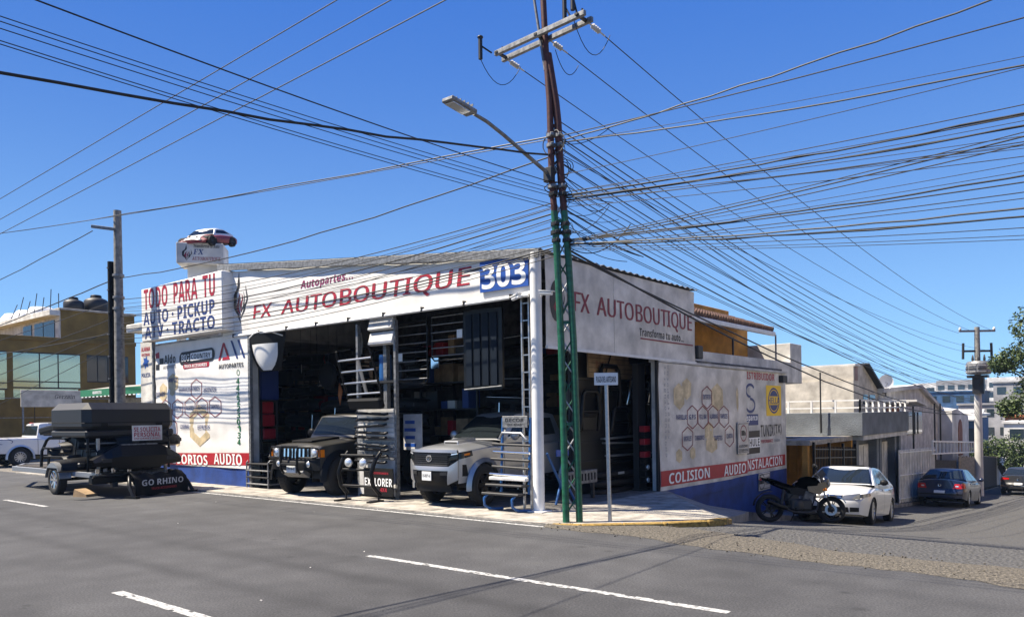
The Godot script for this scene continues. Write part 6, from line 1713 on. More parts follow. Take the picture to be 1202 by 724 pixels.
	wall_poly(o, "gable_wall", [[-19.1, 1.0], [-19.1, 3.3], [-20.4, 3.33], [-22.5, 2.42], [-22.5, 1.0]], -7.0, -0.12, M.stucco)
	wall_poly(o, "roof_edge", [[-20.3, 3.34], [-20.4, 3.4], [-22.9, 2.36], [-22.9, 2.28]], -7.0, 0.1, M.steel_dark)
	for q in [[-20.3, -20.9], [-21.2, -22.0]]:
		m = MB.new(); m.span(V(-0.13, 1.85, q[0]), V(-0.1, 2.22, q[1])); var w := part("window", m, M.window_glass, o)
		m = MB.new(); m.span(V(-0.12, 1.8, q[0] + 0.05), V(-0.06, 1.85, q[1] - 0.05)); part("sill", m, M.white_wall, w)
	# grey-white house beyond
	o = thing("sloped_house", "pale grey house with sloping roof and dark window", "house")
	wall_poly(o, "street_wall", [[-22.5, -2.6], [-22.5, 2.3], [-29.5, 2.6], [-36.0, 1.2], [-36.0, -3.2]], -8.0, -0.05, M.grey_white)
	wall_poly(o, "roof_edge", [[-22.4, 2.3], [-22.4, 2.48], [-29.5, 2.78], [-36.2, 1.32], [-36.2, 1.18], [-29.5, 2.62]], -8.0, 0.12, M.far_white)
	m = MB.new(); m.span(V(-0.06, 0.5, -30.1), V(-0.02, 1.5, -27.0)); var w2 := part("window", m, M.window_glass, o)
	m = MB.new(); m.span(V(-0.03, 0.5, -28.6), V(0.0, 1.5, -28.5)); part("mullion", m, M.steel_dark, w2)
	m = MB.new(); m.bar(V(-0.1, 2.05, -22.45), V(1.0, 1.9, -22.45), 0.05, 0.1); m.bar(V(0.5, 1.98, -23.4), V(0.5, 1.8, -25.3), 1.2, 0.08); part("porch_roof", m, M.far_white, o)
	m = MB.new(); m.span(V(-0.04, 1.2, -23.0), V(0.1, 1.8, -25.2)); part("porch_wall", m, M.far_red, o)
	for z in [-26.4, -31.0, -32.4]:
		m = MB.new(); m.tube([V(0.35, -2.0, z), V(0.35, 1.9, z)], 0.04, 6); part("drain_pipe", m, M.steel_dark, o)
	o = thing("satellite_dish", "round pale satellite dish above the gable roof", "satellite dish", V(0.0, 2.45, -23.2))
	m = MB.new()
	var Gd := []
	for i in 7:
		var r := PackedVector3Array()
		for j in 18: r.append(V(0.0, 0.3, 0) + Basis(Vector3.UP, 0.6) * V(cos(TAU * j / 18) * 0.3 * i / 6.0, sin(TAU * j / 18) * 0.3 * i / 6.0, 0.06 * pow(i / 6.0, 2)))
		Gd.append(r)
	m.grid(Gd, V(0, 0, 1), false, true); part("dish", m, M.white_paint, o)
	m = MB.new(); m.tube([V(0, -0.25, -0.03), V(0, 0.3, -0.03)], 0.03, 6); m.tube([V(0.0, 0.1, 0.0), V(0.15, 0.25, 0.3)], 0.012, 5); part("mast", m, M.galv_dull, o)
	o = thing("arched_wall_house", "white house wall with brown arched window", "house")
	wall_poly(o, "wall", [[-34.0, -3.2], [-34.0, 1.55], [-35.5, 1.62], [-39.0, 1.2], [-39.0, -3.4]], -6.0, 0.6, M.far_white)
	m = MB.new(); m.prism(PackedVector2Array([Vector2(-0.55, -1.2), Vector2(0.55, -1.2), Vector2(0.55, 0.2), Vector2(0.4, 0.55), Vector2(0.0, 0.72), Vector2(-0.4, 0.55), Vector2(-0.55, 0.2)]), 0.06, Transform3D(Basis(Vector3(0, 0, -1), Vector3(0, 1, 0), Vector3(1, 0, 0)), V(0.58, 0.35, -36.2))); part("arched_window", m, M.far_red, o)
	# white sheet gate, dark gate and the plank fence
	o = thing("white_gate", "white sheet metal gate of tall panels behind blue car", "gate")
	for i in 14:
		var z := -20.9 - i * 0.47
		var y0 := street_drop(z) + 0.15
		m = MB.new(); m.span(V(0.93, y0, z), V(0.97, 0.12 - i * 0.012, z - 0.46), 0.008); var pn := part("panel", m, M.grey_white, o)
		m = MB.new(); m.span(V(0.97, y0 + 0.05, z - 0.2), V(0.99, 0.08 - i * 0.012, z - 0.25)); part("rib", m, M.grey_white, pn)
	for f in [0.08, 0.52, 0.95]:
		rail(o, V(0.985, lerpf(street_drop(-20.9) + 0.15, 0.12, f), -20.9), V(0.985, lerpf(street_drop(-27.5) + 0.15, -0.05, f), -27.5), 0.04, M.white_paint)
	o = thing("dark_gate", "dark plank gate under the white balustrade", "gate")
	for i in 16:
		var z := -27.6 - i * 0.33
		m = MB.new(); m.span(V(0.9, street_drop(z) + 0.15, z), V(0.94, -0.62 - i * 0.02, z - 0.32), 0.006); part("plank", m, M.dark_wood, o)
	o = thing("plank_fence", "weathered beige plank fence beside the transformer pole", "fence")
	for i in 18:
		var z := -33.0 - i * 0.36
		m = MB.new(); m.span(V(1.0, street_drop(z) + 0.1, z), V(1.04, -0.75 - 0.02 * i + 0.05 * sin(i * 2.3), z - 0.35), 0.006); part("plank", m, M.wood, o)
	o = thing("balustrade", "white balustrade on top of the gates down the street", "railing")
	bars_between(o, V(1.0, -0.28, -26.8), V(1.0, -0.8, -39.6), 15, 0.5, 0.035, M.white_paint, "baluster", true)
	rail(o, V(1.0, -0.3, -26.7), V(1.0, -0.82, -39.8), 0.06, M.white_paint); rail(o, V(1.0, 0.24, -26.7), V(1.0, -0.28, -39.8), 0.07, M.white_paint)
	o = thing("lower_fence", "dark fence below the bushy tree past the transformer pole", "fence")
	for i in 20:
		var z := -40.2 - i * 0.5
		m = MB.new(); m.span(V(1.0, street_drop(z) + 0.05, z), V(1.05, -1.1 - 0.03 * i, z - 0.48)); part("plank", m, M.dark_wood if i < 12 else M.far_white, o)

func make_transformer_pole():
	var b := V(1.75, street_drop(-34.0) + 0.1, -34.0)
	var o := thing("transformer_pole", "white concrete pole with transformer and two crossarms", "utility pole", b)
	var m := MB.new(); m.lathe([Vector2(0.2, -0.1), Vector2(0.17, 4.6), Vector2(0.15, 5.2)], 8, at(), true); part("shaft", m, M.far_white, o)
	m = MB.new(); m.lathe([Vector2(0.15, 5.2), Vector2(0.12, 8.35), Vector2(0.0, 8.35)], 8, at(), true); part("shaft_top", m, M.pole_concrete, o)
	var rt := V(0.776, 0, -0.63)
	for q in [[8.15, 0.9], [7.15, 0.75]]:
		m = MB.new(); m.bar(V(0, q[0], 0) - rt * q[1], V(0, q[0], 0) + rt * q[1], 0.08, 0.1); part("crossarm", m, M.galv_dull if q[0] > 8 else M.steel_dark, o)
	for s in [-1.0, 1.0]:
		m = MB.new(); m.tube([V(0, 6.75, 0) + rt * s * 0.72, V(0, 7.55, 0) + rt * s * 0.7], 0.06, 8); part("fuse_cutout", m, M.steel_dark, o)
		m = MB.new(); m.lathe([Vector2(0.05, 0.0), Vector2(0.07, 0.06), Vector2(0.03, 0.14), Vector2(0, 0.15)], 8, at(rt.x * s * 0.85, 8.2, rt.z * s * 0.85)); part("insulator", m, M.far_white, o)
	m = MB.new(); m.lathe([Vector2(0.0, 0.0), Vector2(0.5, 0.02), Vector2(0.56, 0.12), Vector2(0.56, 0.55), Vector2(0.5, 0.66), Vector2(0.0, 0.7)], 8, at(0.1, 5.95, 0.35), true); var tr := part("transformer", m, M.galv_dull, o)
	for i in 8:
		var an := TAU * (i + 0.5) / 8
		for k in 3:
			m = MB.new(); m.box(V(0.1 + cos(an) * 0.53, 6.1 + k * 0.15, 0.35 + sin(an) * 0.53), V(0.05, 0.05, 0.36), Basis(Vector3.UP, -an)); part("cooling_rib", m, M.far_grey if k != 1 else M.steel_dark, tr)
	for i in 3:
		m = MB.new(); m.lathe([Vector2(0.05, 0.0), Vector2(0.06, 0.1), Vector2(0.03, 0.3), Vector2(0, 0.32)], 8, at(-0.15 + i * 0.25, 6.63, 0.4)); part("bushing", m, M.steel_dark, tr)
	m = MB.new(); m.box(V(0.05, 5.87, 0.25), V(0.9, 0.12, 0.6)); m.bar(V(0.0, 5.0, 0.1), V(0.25, 5.85, 0.45), 0.08, 0.08); m.box(V(0.05, 5.4, 0.1), V(0.5, 0.8, 0.4)); part("platform", m, M.steel_dark, o)

func block(called: String, label: String, lo: Vector3, hi: Vector3, mt: Material, cols: int, rows: int, face: String, wmat: Material = null):
	var o := thing(called, label, "building", V((lo.x + hi.x) * 0.5, lo.y, (lo.z + hi.z) * 0.5))
	var h := (hi - lo).abs()
	var m := MB.new(); m.box(V(0, h.y * 0.5, 0), h); part("wall", m, mt, o)
	m = MB.new(); m.box(V(0, h.y + 0.08, 0), V(h.x + 0.3, 0.2, h.z + 0.3)); part("parapet", m, mt, o)
	for i in cols:
		for j in rows:
			for f in face:
				m = MB.new()
				var w := (h.x if f == "z" else h.z) / cols
				var k := -0.5 * (h.x if f == "z" else h.z) + (i + 0.5) * w
				var y := (j + 0.55) * h.y / rows
				if f == "z": m.box(V(k, y, h.z * 0.5), V(w * 0.55, h.y / rows * 0.42, 0.08))
				else: m.box(V(h.x * 0.5, y, k), V(0.08, h.y / rows * 0.42, w * 0.55))
				part("window", m, wmat if wmat else M.window_glass, o)
	return o

func make_far_city():
	# blocks behind, where the street drops away
	var o := thing("blue_house", "dark blue house with white sloping roof down the hill", "house")
	var m := MB.new(); m.span(V(-4.6, -5.0, -60.0), V(-1.1, 0.9, -57.0)); part("wall", m, M.blue_house, o)
	m = MB.new(); m.bar(V(-4.9, 1.75, -58.5), V(-1.0, 1.15, -58.5), 3.6, 0.16); m.bar(V(-2.9, 1.5, -56.9), V(-2.9, 0.75, -54.6), 3.9, 0.1); part("roof", m, M.far_white, o)
	for x in [-3.8, -2.2]:
		m = MB.new(); m.span(V(x, -1.2, -57.0), V(x + 0.9, 0.1, -56.96)); part("window", m, M.window_glass, o)
	block("white_house", "white flat-roofed house behind the bushy tree", V(-1.2, -6.0, -76.0), V(6.5, 0.25, -70.0), M.far_white, 4, 3, "z")
	block("white_house", "small white house to the right of bushy tree", V(5.0, -6.0, -66.0), V(11.0, -0.4, -60.0), M.far_white, 3, 3, "z")
	block("flat_house", "grey flat-roofed house behind the transformer pole", V(-7.5, -6.0, -96.0), V(-2.6, 2.0, -88.0), M.far_grey, 4, 4, "z")
	block("orange_house", "orange walled house just right of the transformer pole", V(-2.2, -6.0, -84.0), V(-0.2, 0.7, -80.0), M.far_orange, 3, 4, "z")
	block("grey_block", "grey house over the red house down the hill", V(-8.0, -7.0, -130.0), V(4.0, 5.2, -120.0), M.far_grey, 6, 5, "z")
	block("pale_blue_house", "pale blue house wall below the apartment block", V(-16.0, -7.0, -124.0), V(-9.0, 4.0, -116.0), M.blue_house, 4, 5, "z")
	# apartment block on the far slope
	for q in [[-46.0, -39.5, 9.6, "white apartment tower at the far end of street", 2], [-39.5, -26.0, 10.2, "grey apartment wing with balconies behind transformer pole", 5], [-26.0, -14.0, 10.6, "white apartment wing right of the transformer pole", 4], [-14.0, 2.0, 12.0, "tallest white apartment wing behind the tree", 5]]:
		var a := thing("apartment_block", q[3], "building", V((q[0] + q[1]) * 0.5, -9.0, -262.0))
		var w: float = q[1] - q[0]
		var H: float = q[2] + 9.0
		m = MB.new(); m.box(V(0, H * 0.5, 0), V(w, H, 12.0)); part("wall", m, M.far_grey if w > 12.0 and q[0] < -30 else M.far_white, a)
		for j in 6:
			var y := H - 2.2 - j * 3.0
			m = MB.new(); m.box(V(0, y - 1.3, 6.4), V(w - 0.4, 1.0, 0.9)); part("balcony", m, M.far_white, a)
			for i in q[4]:
				m = MB.new(); m.box(V(-w * 0.5 + (i + 0.5) * w / q[4], y, 6.03), V(w / q[4] * 0.66, 1.5, 0.12)); part("window", m, M.window_glass, a)
	for q in [[-80.0, -58.0, 9.5, -300.0], [-58.0, -49.0, 6.5, -290.0], [6.0, 22.0, 9.0, -280.0]]:
		var k := int(absf(q[0]))
		block("distant_building", {80: "low pale building on the skyline left of the apartments", 58: "small pale building on the skyline next to apartment tower", 6: "pale building on the skyline behind the tree crown"}[k], V(q[0], -9.0, q[3] - 10.0), V(q[1], q[2], q[3]), M.far_white, 5, 4, "z")

func leaf_crown(lobes: Array, count: int, size: float, seed_: int) -> MB:
	var m := MB.new()
	var r := RandomNumberGenerator.new(); r.seed = seed_
	var cols := PackedColorArray()
	# clusters of leaves on twigs inside each lobe
	for i in count:
		var lb: Array = lobes[r.randi() % lobes.size()]
		var d := V(r.randfn(), r.randfn(), r.randfn()).normalized() * pow(r.randf(), 0.42)
		var c: Vector3 = lb[0] + d * lb[1]
		var tone := r.randf_range(0.55, 1.25)
		for k in 5:
			var p := c + V(r.randfn(), r.randfn(), r.randfn()) * size * 0.9
			var b := Basis.from_euler(V(r.randf() * TAU, r.randf() * TAU, r.randf() * TAU))
			var s := size * r.randf_range(0.6, 1.25)
			var x := b.x * s; var z := b.z * s * 0.45
			var n0 := (b.y + d * 0.7).normalized()
			m.tri(p - x, p + z, p + x, n0, n0, n0); m.tri(p - x, p + x, p - z, n0, n0, n0)
			for w in 6: cols.append(Color(0.055 * tone + 0.012 * (tone - 0.9), 0.085 * tone, 0.022 * tone))
	m.c = cols
	return m
func make_trees():
	var leaf := StandardMaterial3D.new()
	leaf.vertex_color_use_as_albedo = true; leaf.roughness = 0.6; leaf.backlight_enabled = true; leaf.backlight = Color(0.12, 0.2, 0.03)
	leaf.cull_mode = BaseMaterial3D.CULL_DISABLED
	M.leaf = leaf
	var o := thing("street_tree", "leafy green tree reaching in from the right edge", "tree", V(8.25, street_drop(-27.0), -26.5))
	var m := MB.new()
	m.tube([V(0, 0, 0), V(-0.2, 1.6, 0.1), V(-0.5, 3.2, 0.0), V(-0.9, 4.6, 0.0), V(-1.4, 6.6, 0.1)], [0.22, 0.19, 0.16, 0.12, 0.05], 10)
	for q in [[V(-0.5, 3.2, 0.0), V(-2.4, 4.6, 0.2), V(-4.4, 5.6, 0.2)], [V(-0.7, 4.0, 0.0), V(-2.2, 6.0, -0.3), V(-3.6, 7.4, -0.2)], [V(-0.9, 4.6, 0.0), V(0.8, 6.4, 0.5), V(1.8, 7.6, 0.6)], [V(-0.4, 2.8, 0), V(-2.0, 3.7, 0.3), V(-3.7, 4.0, 0.4)]]: m.tube(q, [0.09, 0.06, 0.025], 7)
	part("trunk", m, M.bark, o)
	part("crown", leaf_crown([[V(-3.6, 7.3, 0), 0.75], [V(-2.6, 8.0, 0), 1.1], [V(-4.3, 5.9, 0.2), 0.6], [V(-4.7, 5.75, 0.1), 0.35], [V(-3.5, 6.4, 0.2), 0.8], [V(-3.4, 5.1, 0.1), 0.75], [V(-3.8, 4.2, 0.3), 0.75], [V(-4.4, 4.0, 0.4), 0.4], [V(-2.6, 5.8, 0), 1.1], [V(-2.6, 4.3, 0.3), 0.8], [V(-1.2, 7.2, 0), 1.5], [V(0.6, 7.0, 0.4), 1.6], [V(-0.8, 5.6, 0), 1.4]], 2600, 0.075, 31), leaf, o)
	o = thing("bushy_tree", "low bushy tree with thick trunk behind the dark grey sedan", "tree", V(1.6, street_drop(-47.0), -47.0))
	m = MB.new()
	m.tube([V(0, 0, 0), V(-0.15, 0.7, 0), V(-0.5, 1.4, 0), V(-1.1, 2.0, 0.1)], [0.24, 0.2, 0.15, 0.06], 9)
	for q in [[V(-0.15, 0.7, 0), V(0.5, 1.4, 0.2), V(1.3, 1.9, 0.2)], [V(-0.3, 1.1, 0), V(0.1, 1.9, -0.2), V(0.3, 2.5, 0)]]: m.tube(q, [0.13, 0.09, 0.03], 7)
	part("trunk", m, M.bark, o)
	part("crown", leaf_crown([[V(-1.5, 2.0, 0.2), 0.75], [V(-0.8, 2.4, 0), 0.8], [V(0.2, 2.5, 0.2), 0.9], [V(1.1, 2.3, 0.2), 0.9], [V(1.9, 2.0, 0), 0.8], [V(-2.3, 1.9, 0.0), 0.5], [V(0.4, 1.7, 0.5), 0.6], [V(2.3, 1.4, 0.3), 0.6], [V(-1.0, 1.6, 0.4), 0.5]], 2100, 0.09, 57), leaf, o)
	for q in [[V(-3.2, 0, -52.0), 1.0, "green shrub beside the blue house", 5], [V(4.6, 0, -56.0), 1.3, "green shrub below small white house", 9]]:
		o = thing("shrub", q[2], "shrub", V(q[0].x, street_drop(q[0].z), q[0].z))
		m = MB.new()
		for k in 4: m.tube([V(0, 0, 0), V(cos(k * 1.7) * 0.4, 1.6, sin(k * 1.7) * 0.4)], [0.06, 0.02], 6)
		part("stem", m, M.bark, o)
		part("crown", leaf_crown([[V(0, 1.9, 0), q[1]], [V(0.8, 1.6, 0.2), q[1] * 0.8], [V(-0.8, 1.5, 0), q[1] * 0.8]], 700, 0.1, 60 + q[3]), leaf, o)

func make_opposite_side():
	# the houses across the side street, sunlit fronts that face the shop's side wall
	var tones := [M.cream, M.cream, M.white_wall, M.orange_wall, M.cream]
	var labels := ["cream stucco house across the side street at the corner", "cream house across the side street, second from corner", "white house across the side street, third from corner", "orange house across the side street, fourth from corner", "cream house across the side street, fifth from corner"]
	for k in 5:
		var z0 := -1.0 - k * 8.2
		var y0 := street_drop(z0 - 8.0) - 0.3
		var o := thing("opposite_house", labels[k], "house", V(11.9, y0, z0))
		var h: float = [9.6, 9.2, 10.0, 8.6, 9.4][k] + 0.8
		box_part(o, "wall", V(0, 0, -8.0), V(8.0, h, 0), tones[k]); box_part(o, "parapet", V(-0.08, h, -8.05), V(8.05, h + 0.15, 0.05), M.concrete)
		for j in 4:
			var z := -1.2 - (j % 2) * 3.6; var y := 1.4 + (j / 2) * 3.0
			var w := box_part(o, "window", V(-0.02, y, z - 1.6), V(0.02, y + 1.3, z), M.window_glass)
			box_part(w, "sill", V(-0.1, y - 0.08, z - 1.7), V(0.0, y, z + 0.1), M.concrete)
		box_part(o, "door", V(-0.03, 0.5, -4.5), V(0.03, 2.7, -3.4), M.dark_wood)
	var m := MB.new()
	for q in [[1.0, -8.0], [-8.0, -22.0], [-22.0, -42.0]]:
		m.quad(V(10.5, street_drop(q[0]) + 0.13, q[0]), V(12.0, street_drop(q[0]) + 0.13, q[0]), V(12.0, street_drop(q[1]) + 0.13, q[1]), V(10.5, street_drop(q[1]) + 0.13, q[1]), Vector3.UP)
		m.quad(V(10.5, street_drop(q[0]) + 0.13, q[0]), V(10.5, street_drop(q[1]) + 0.13, q[1]), V(10.5, street_drop(q[1]) - 0.2, q[1]), V(10.5, street_drop(q[0]) - 0.2, q[0]), V(-1, 0, 0))
	struct("sidewalk_opposite", m, M.concrete)

func make_wires():
	var rank := ["topmost", "second", "third", "fourth", "fifth", "sixth", "seventh", "eighth", "ninth", "tenth", "eleventh", "twelfth", "thirteenth", "fourteenth", "fifteenth", "sixteenth", "seventeenth", "eighteenth", "nineteenth", "twentieth", "twenty-first", "twenty-second", "twenty-third", "twenty-fourth", "twenty-fifth", "twenty-sixth", "twenty-seventh", "twenty-eighth", "twenty-ninth", "thirtieth", "thirty-first", "thirty-second", "thirty-third", "thirty-fourth"]
	var kinds := {"R": ["overhead cable rising from lattice pole to the upper right, %s of them", "cables from the lattice pole along the street"], "F": ["overhead cable falling from lattice pole to the transformer pole, %s of them", "cables from the lattice pole to the transformer pole"],
		"L": ["overhead cable from lattice pole up over the street leftwards, %s of them", "cables from the lattice pole across the street"], "H": ["straight grey wire crossing the sky at upper left, %s of three", "three straight wires high over the street"],
		"B": ["overhead cable along the shop front from lattice pole to concrete pole, %s of them", "cables along the shop front"], "W": ["overhead cable leaving the concrete pole towards the brown building, %s of them", "cables beyond the concrete pole"]}
	var list := [
		["R", V(1.01, 5.81, 0.81), V(8.37, 6.16, 0.73), 0.011, 0.10, "cable_grey"],
		["R", V(1.01, 5.89, 0.81), V(9.01, 5.72, 0.73), 0.008, 0.06, "cable"],
		["R", V(1.01, 5.79, 0.81), V(9.00, 5.21, 0.73), 0.004, 0.06, "cable"],
		["R", V(1.01, 5.79, 0.80), V(9.00, 5.13, 0.73), 0.011, 0.10, "cable_grey"],
		["R", V(1.03, 5.30, 0.79), V(8.99, 5.23, 0.74), 0.005, 0.06, "cable"],
		["R", V(1.04, 5.03, 0.78), V(8.98, 4.80, 0.74), 0.006, 0.06, "cable"],
		["R", V(1.05, 4.99, 0.78), V(8.98, 4.74, 0.74), 0.011, 0.10, "cable"],
		["R", V(1.04, 5.03, 0.78), V(8.98, 4.66, 0.74), 0.004, 0.06, "cable"],
		["R", V(1.05, 4.97, 0.78), V(8.98, 4.67, 0.74), 0.007, 0.06, "cable"],
		["R", V(1.05, 4.90, 0.77), V(8.97, 4.62, 0.74), 0.004, 0.06, "cable"],
		["R", V(1.05, 4.94, 0.78), V(8.97, 4.58, 0.74), 0.011, 0.10, "cable"],
		["R", V(1.05, 4.91, 0.77), V(8.97, 4.54, 0.74), 0.009, 0.06, "cable"],
		["R", V(1.08, 4.29, 0.75), V(8.96, 4.67, 0.75), 0.006, 0.06, "cable"],
		["R", V(1.05, 4.97, 0.78), V(8.97, 4.38, 0.74), 0.004, 0.06, "cable"],
		["R", V(1.08, 4.26, 0.75), V(8.96, 4.62, 0.75), 0.009, 0.06, "cable"],
		["R", V(1.05, 4.88, 0.77), V(8.97, 4.33, 0.74), 0.006, 0.06, "cable"],
		["R", V(1.08, 4.24, 0.75), V(8.96, 4.52, 0.75), 0.007, 0.06, "cable"],
		["R", V(1.05, 4.90, 0.77), V(8.97, 4.29, 0.74), 0.004, 0.06, "cable"],
		["R", V(1.05, 4.95, 0.78), V(8.97, 4.25, 0.74), 0.004, 0.06, "cable"],
		["R", V(1.05, 4.96, 0.78), V(8.97, 4.21, 0.74), 0.004, 0.06, "cable"],
		["R", V(1.05, 4.81, 0.77), V(8.97, 4.15, 0.74), 0.005, 0.06, "cable"],
		["R", V(1.08, 4.31, 0.75), V(8.96, 4.23, 0.75), 0.004, 0.06, "cable"],
		["R", V(1.08, 4.27, 0.75), V(8.95, 4.13, 0.75), 0.004, 0.06, "cable"],
		["R", V(1.08, 4.30, 0.75), V(8.95, 4.10, 0.75), 0.011, 0.10, "cable"],
		["R", V(1.08, 4.28, 0.75), V(8.95, 3.97, 0.75), 0.008, 0.06, "cable"],
		["R", V(1.08, 4.22, 0.75), V(8.95, 3.85, 0.75), 0.006, 0.06, "cable"],
		["R", V(1.08, 4.20, 0.75), V(8.95, 3.77, 0.75), 0.005, 0.06, "cable"],
		["R", V(1.08, 4.25, 0.75), V(8.95, 3.65, 0.75), 0.011, 0.10, "cable_grey"],
		["R", V(1.08, 4.24, 0.75), V(8.95, 3.54, 0.75), 0.011, 0.10, "cable"],
		["R", V(1.08, 4.21, 0.75), V(8.95, 3.51, 0.75), 0.006, 0.06, "cable"],
		["R", V(1.08, 4.19, 0.75), V(8.94, 3.36, 0.75), 0.005, 0.06, "cable"],
		["R", V(1.09, 4.17, 0.74), V(8.94, 3.26, 0.75), 0.004, 0.06, "cable"],
		["R", V(1.09, 4.15, 0.74), V(8.94, 3.21, 0.75), 0.004, 0.06, "cable"],
		["F", V(1.67, 7.32, 0.50), V(2.25, 5.58, -36.01), 0.008, 0.55, "cable"],
		["F", V(0.93, 7.32, 0.43), V(1.57, 5.50, -35.46), 0.008, 0.55, "cable"],
		["F", V(0.03, 7.32, 0.38), V(0.82, 5.52, -34.85), 0.008, 0.55, "cable"],
		["F", V(0.99, 6.15, 0.82), V(0.95, 4.59, -34.95), 0.008, 0.55, "cable"],
		["F", V(1.00, 6.02, 0.81), V(1.08, 3.89, -35.06), 0.010, 0.55, "cable"],
		["F", V(1.01, 5.89, 0.81), V(1.17, 3.54, -35.13), 0.010, 0.55, "cable"],
		["F", V(1.01, 5.73, 0.80), V(1.24, 3.27, -35.19), 0.009, 0.55, "cable"],
		["F", V(1.02, 5.50, 0.80), V(1.27, 3.01, -35.21), 0.010, 0.55, "cable"],
		["F", V(1.03, 5.30, 0.79), V(1.30, 2.70, -35.24), 0.009, 0.55, "cable"],
		["F", V(1.04, 5.08, 0.78), V(1.30, 2.39, -35.23), 0.008, 0.55, "cable"],
		["F", V(1.06, 4.78, 0.77), V(1.33, 2.13, -35.26), 0.013, 0.55, "cable"],
		["F", V(1.09, 4.17, 0.74), V(1.46, 1.42, -35.36), 0.018, 0.90, "cable"],
		["F", V(1.09, 4.11, 0.74), V(1.45, 1.25, -35.36), 0.016, 0.55, "cable"],
		["F", V(1.04, 5.17, 0.78), V(1.34, 3.09, -35.27), 0.007, 0.55, "cable"],
		["F", V(1.02, 5.63, 0.80), V(2.17, 4.57, -35.95), 0.006, 0.55, "cable"],
		["F", V(1.05, 4.84, 0.77), V(1.30, 2.80, -35.24), 0.006, 0.55, "cable"],
		["F", V(1.01, 5.71, 0.80), V(1.30, 2.86, -35.24), 0.006, 0.55, "cable"],
		["F", V(1.01, 5.86, 0.81), V(1.29, 1.95, -35.23), 0.006, 0.55, "cable"],
		["F", V(1.07, 4.50, 0.76), V(1.30, 2.71, -35.24), 0.006, 0.55, "cable"],
		["F", V(1.02, 5.49, 0.80), V(1.29, 2.00, -35.23), 0.006, 0.55, "cable"],
		["F", V(1.04, 5.01, 0.78), V(1.29, 2.05, -35.23), 0.006, 0.55, "cable"],
		["F", V(1.07, 4.53, 0.76), V(1.30, 2.79, -35.24), 0.006, 0.55, "cable"],
		["L", V(0.92, 5.61, 0.88), V(0.01, 4.50, 10.14), 0.016, 0.12, "cable"],
		["L", V(0.92, 5.19, 0.88), V(1.56, 4.78, 10.14), 0.007, 0.08, "cable"],
		["L", V(0.93, 5.09, 0.87), V(0.03, 5.24, 10.14), 0.005, 0.08, "cable"],
		["L", V(0.93, 5.03, 0.87), V(0.03, 5.20, 10.14), 0.005, 0.08, "cable"],
		["L", V(0.93, 4.98, 0.87), V(0.02, 5.14, 10.14), 0.005, 0.08, "cable"],
		["L", V(0.94, 4.85, 0.86), V(0.02, 5.04, 10.14), 0.005, 0.08, "cable"],
		["L", V(0.94, 4.80, 0.86), V(0.01, 5.02, 10.14), 0.005, 0.08, "cable"],
		["H", V(-44.34, 5.70, 4.60), V(6.12, 6.70, 4.60), 0.007, 0.00, "cable_grey"],
		["H", V(-47.21, 4.97, 4.60), V(7.52, 6.42, 4.60), 0.007, 0.00, "cable_grey"],
		["H", V(-49.76, 4.64, 4.60), V(8.77, 6.13, 4.60), 0.007, 0.00, "cable_grey"],
		["B", V(0.92, 5.89, 0.88), V(-39.64, 10.11, 1.45), 0.012, 0.25, "cable_grey"],
		["B", V(0.92, 5.85, 0.88), V(-39.64, 10.14, 1.46), 0.008, 0.25, "cable_grey"],
		["B", V(0.92, 5.59, 0.88), V(-13.74, 5.53, 0.92), 0.012, 0.25, "cable"],
		["B", V(0.94, 4.88, 0.87), V(-13.76, 4.95, 0.92), 0.009, 0.25, "cable"],
		["B", V(0.94, 4.80, 0.86), V(-13.77, 4.72, 0.92), 0.008, 0.25, "cable"],
		["B", V(0.94, 4.72, 0.86), V(-13.78, 4.49, 0.92), 0.013, 0.25, "cable"],
		["B", V(0.95, 4.64, 0.86), V(-13.78, 4.30, 0.92), 0.008, 0.25, "cable"],
		["B", V(0.96, 4.25, 0.85), V(-13.78, 4.49, 0.92), 0.007, 0.25, "cable"],
		["B", V(0.96, 4.20, 0.84), V(-13.79, 4.16, 0.92), 0.013, 0.25, "cable"],
		["B", V(0.96, 4.17, 0.84), V(-13.79, 4.02, 0.92), 0.011, 0.25, "cable"],
		["B", V(0.97, 4.14, 0.84), V(-13.80, 3.88, 0.92), 0.008, 0.25, "cable"],
		["B", V(0.97, 4.07, 0.84), V(-13.80, 3.74, 0.92), 0.007, 0.25, "cable"],
		["B", V(0.96, 4.40, 0.85), V(-13.77, 4.63, 0.92), 0.006, 0.25, "cable"],
		["B", V(0.95, 4.53, 0.85), V(-13.79, 4.19, 0.92), 0.005, 0.25, "cable"],
		["B", V(0.95, 4.51, 0.85), V(-13.77, 4.69, 0.92), 0.005, 0.25, "cable"],
		["B", V(0.95, 4.61, 0.86), V(-13.80, 3.94, 0.92), 0.005, 0.25, "cable"],
		["B", V(0.94, 4.82, 0.86), V(-13.77, 4.83, 0.92), 0.005, 0.25, "cable"],
		["B", V(0.96, 4.36, 0.85), V(-13.78, 4.56, 0.92), 0.005, 0.25, "cable"],
		["W", V(-15.20, 7.07, 0.92), V(-31.45, 6.22, 0.92), 0.013, 0.10, "cable"],
		["W", V(-13.76, 4.95, 0.92), V(-33.37, 4.18, 0.92), 0.010, 0.10, "cable"],
		["W", V(-13.78, 4.49, 0.92), V(-33.42, 3.18, 0.92), 0.012, 0.10, "cable"],
		["W", V(-13.79, 4.16, 0.92), V(-33.45, 2.53, 0.92), 0.012, 0.10, "cable"],
		["W", V(-13.80, 3.88, 0.92), V(-33.47, 2.09, 0.92), 0.009, 0.10, "cable"],
		["W", V(-13.80, 3.74, 0.92), V(-33.52, 0.83, 0.92), 0.009, 0.10, "cable"],
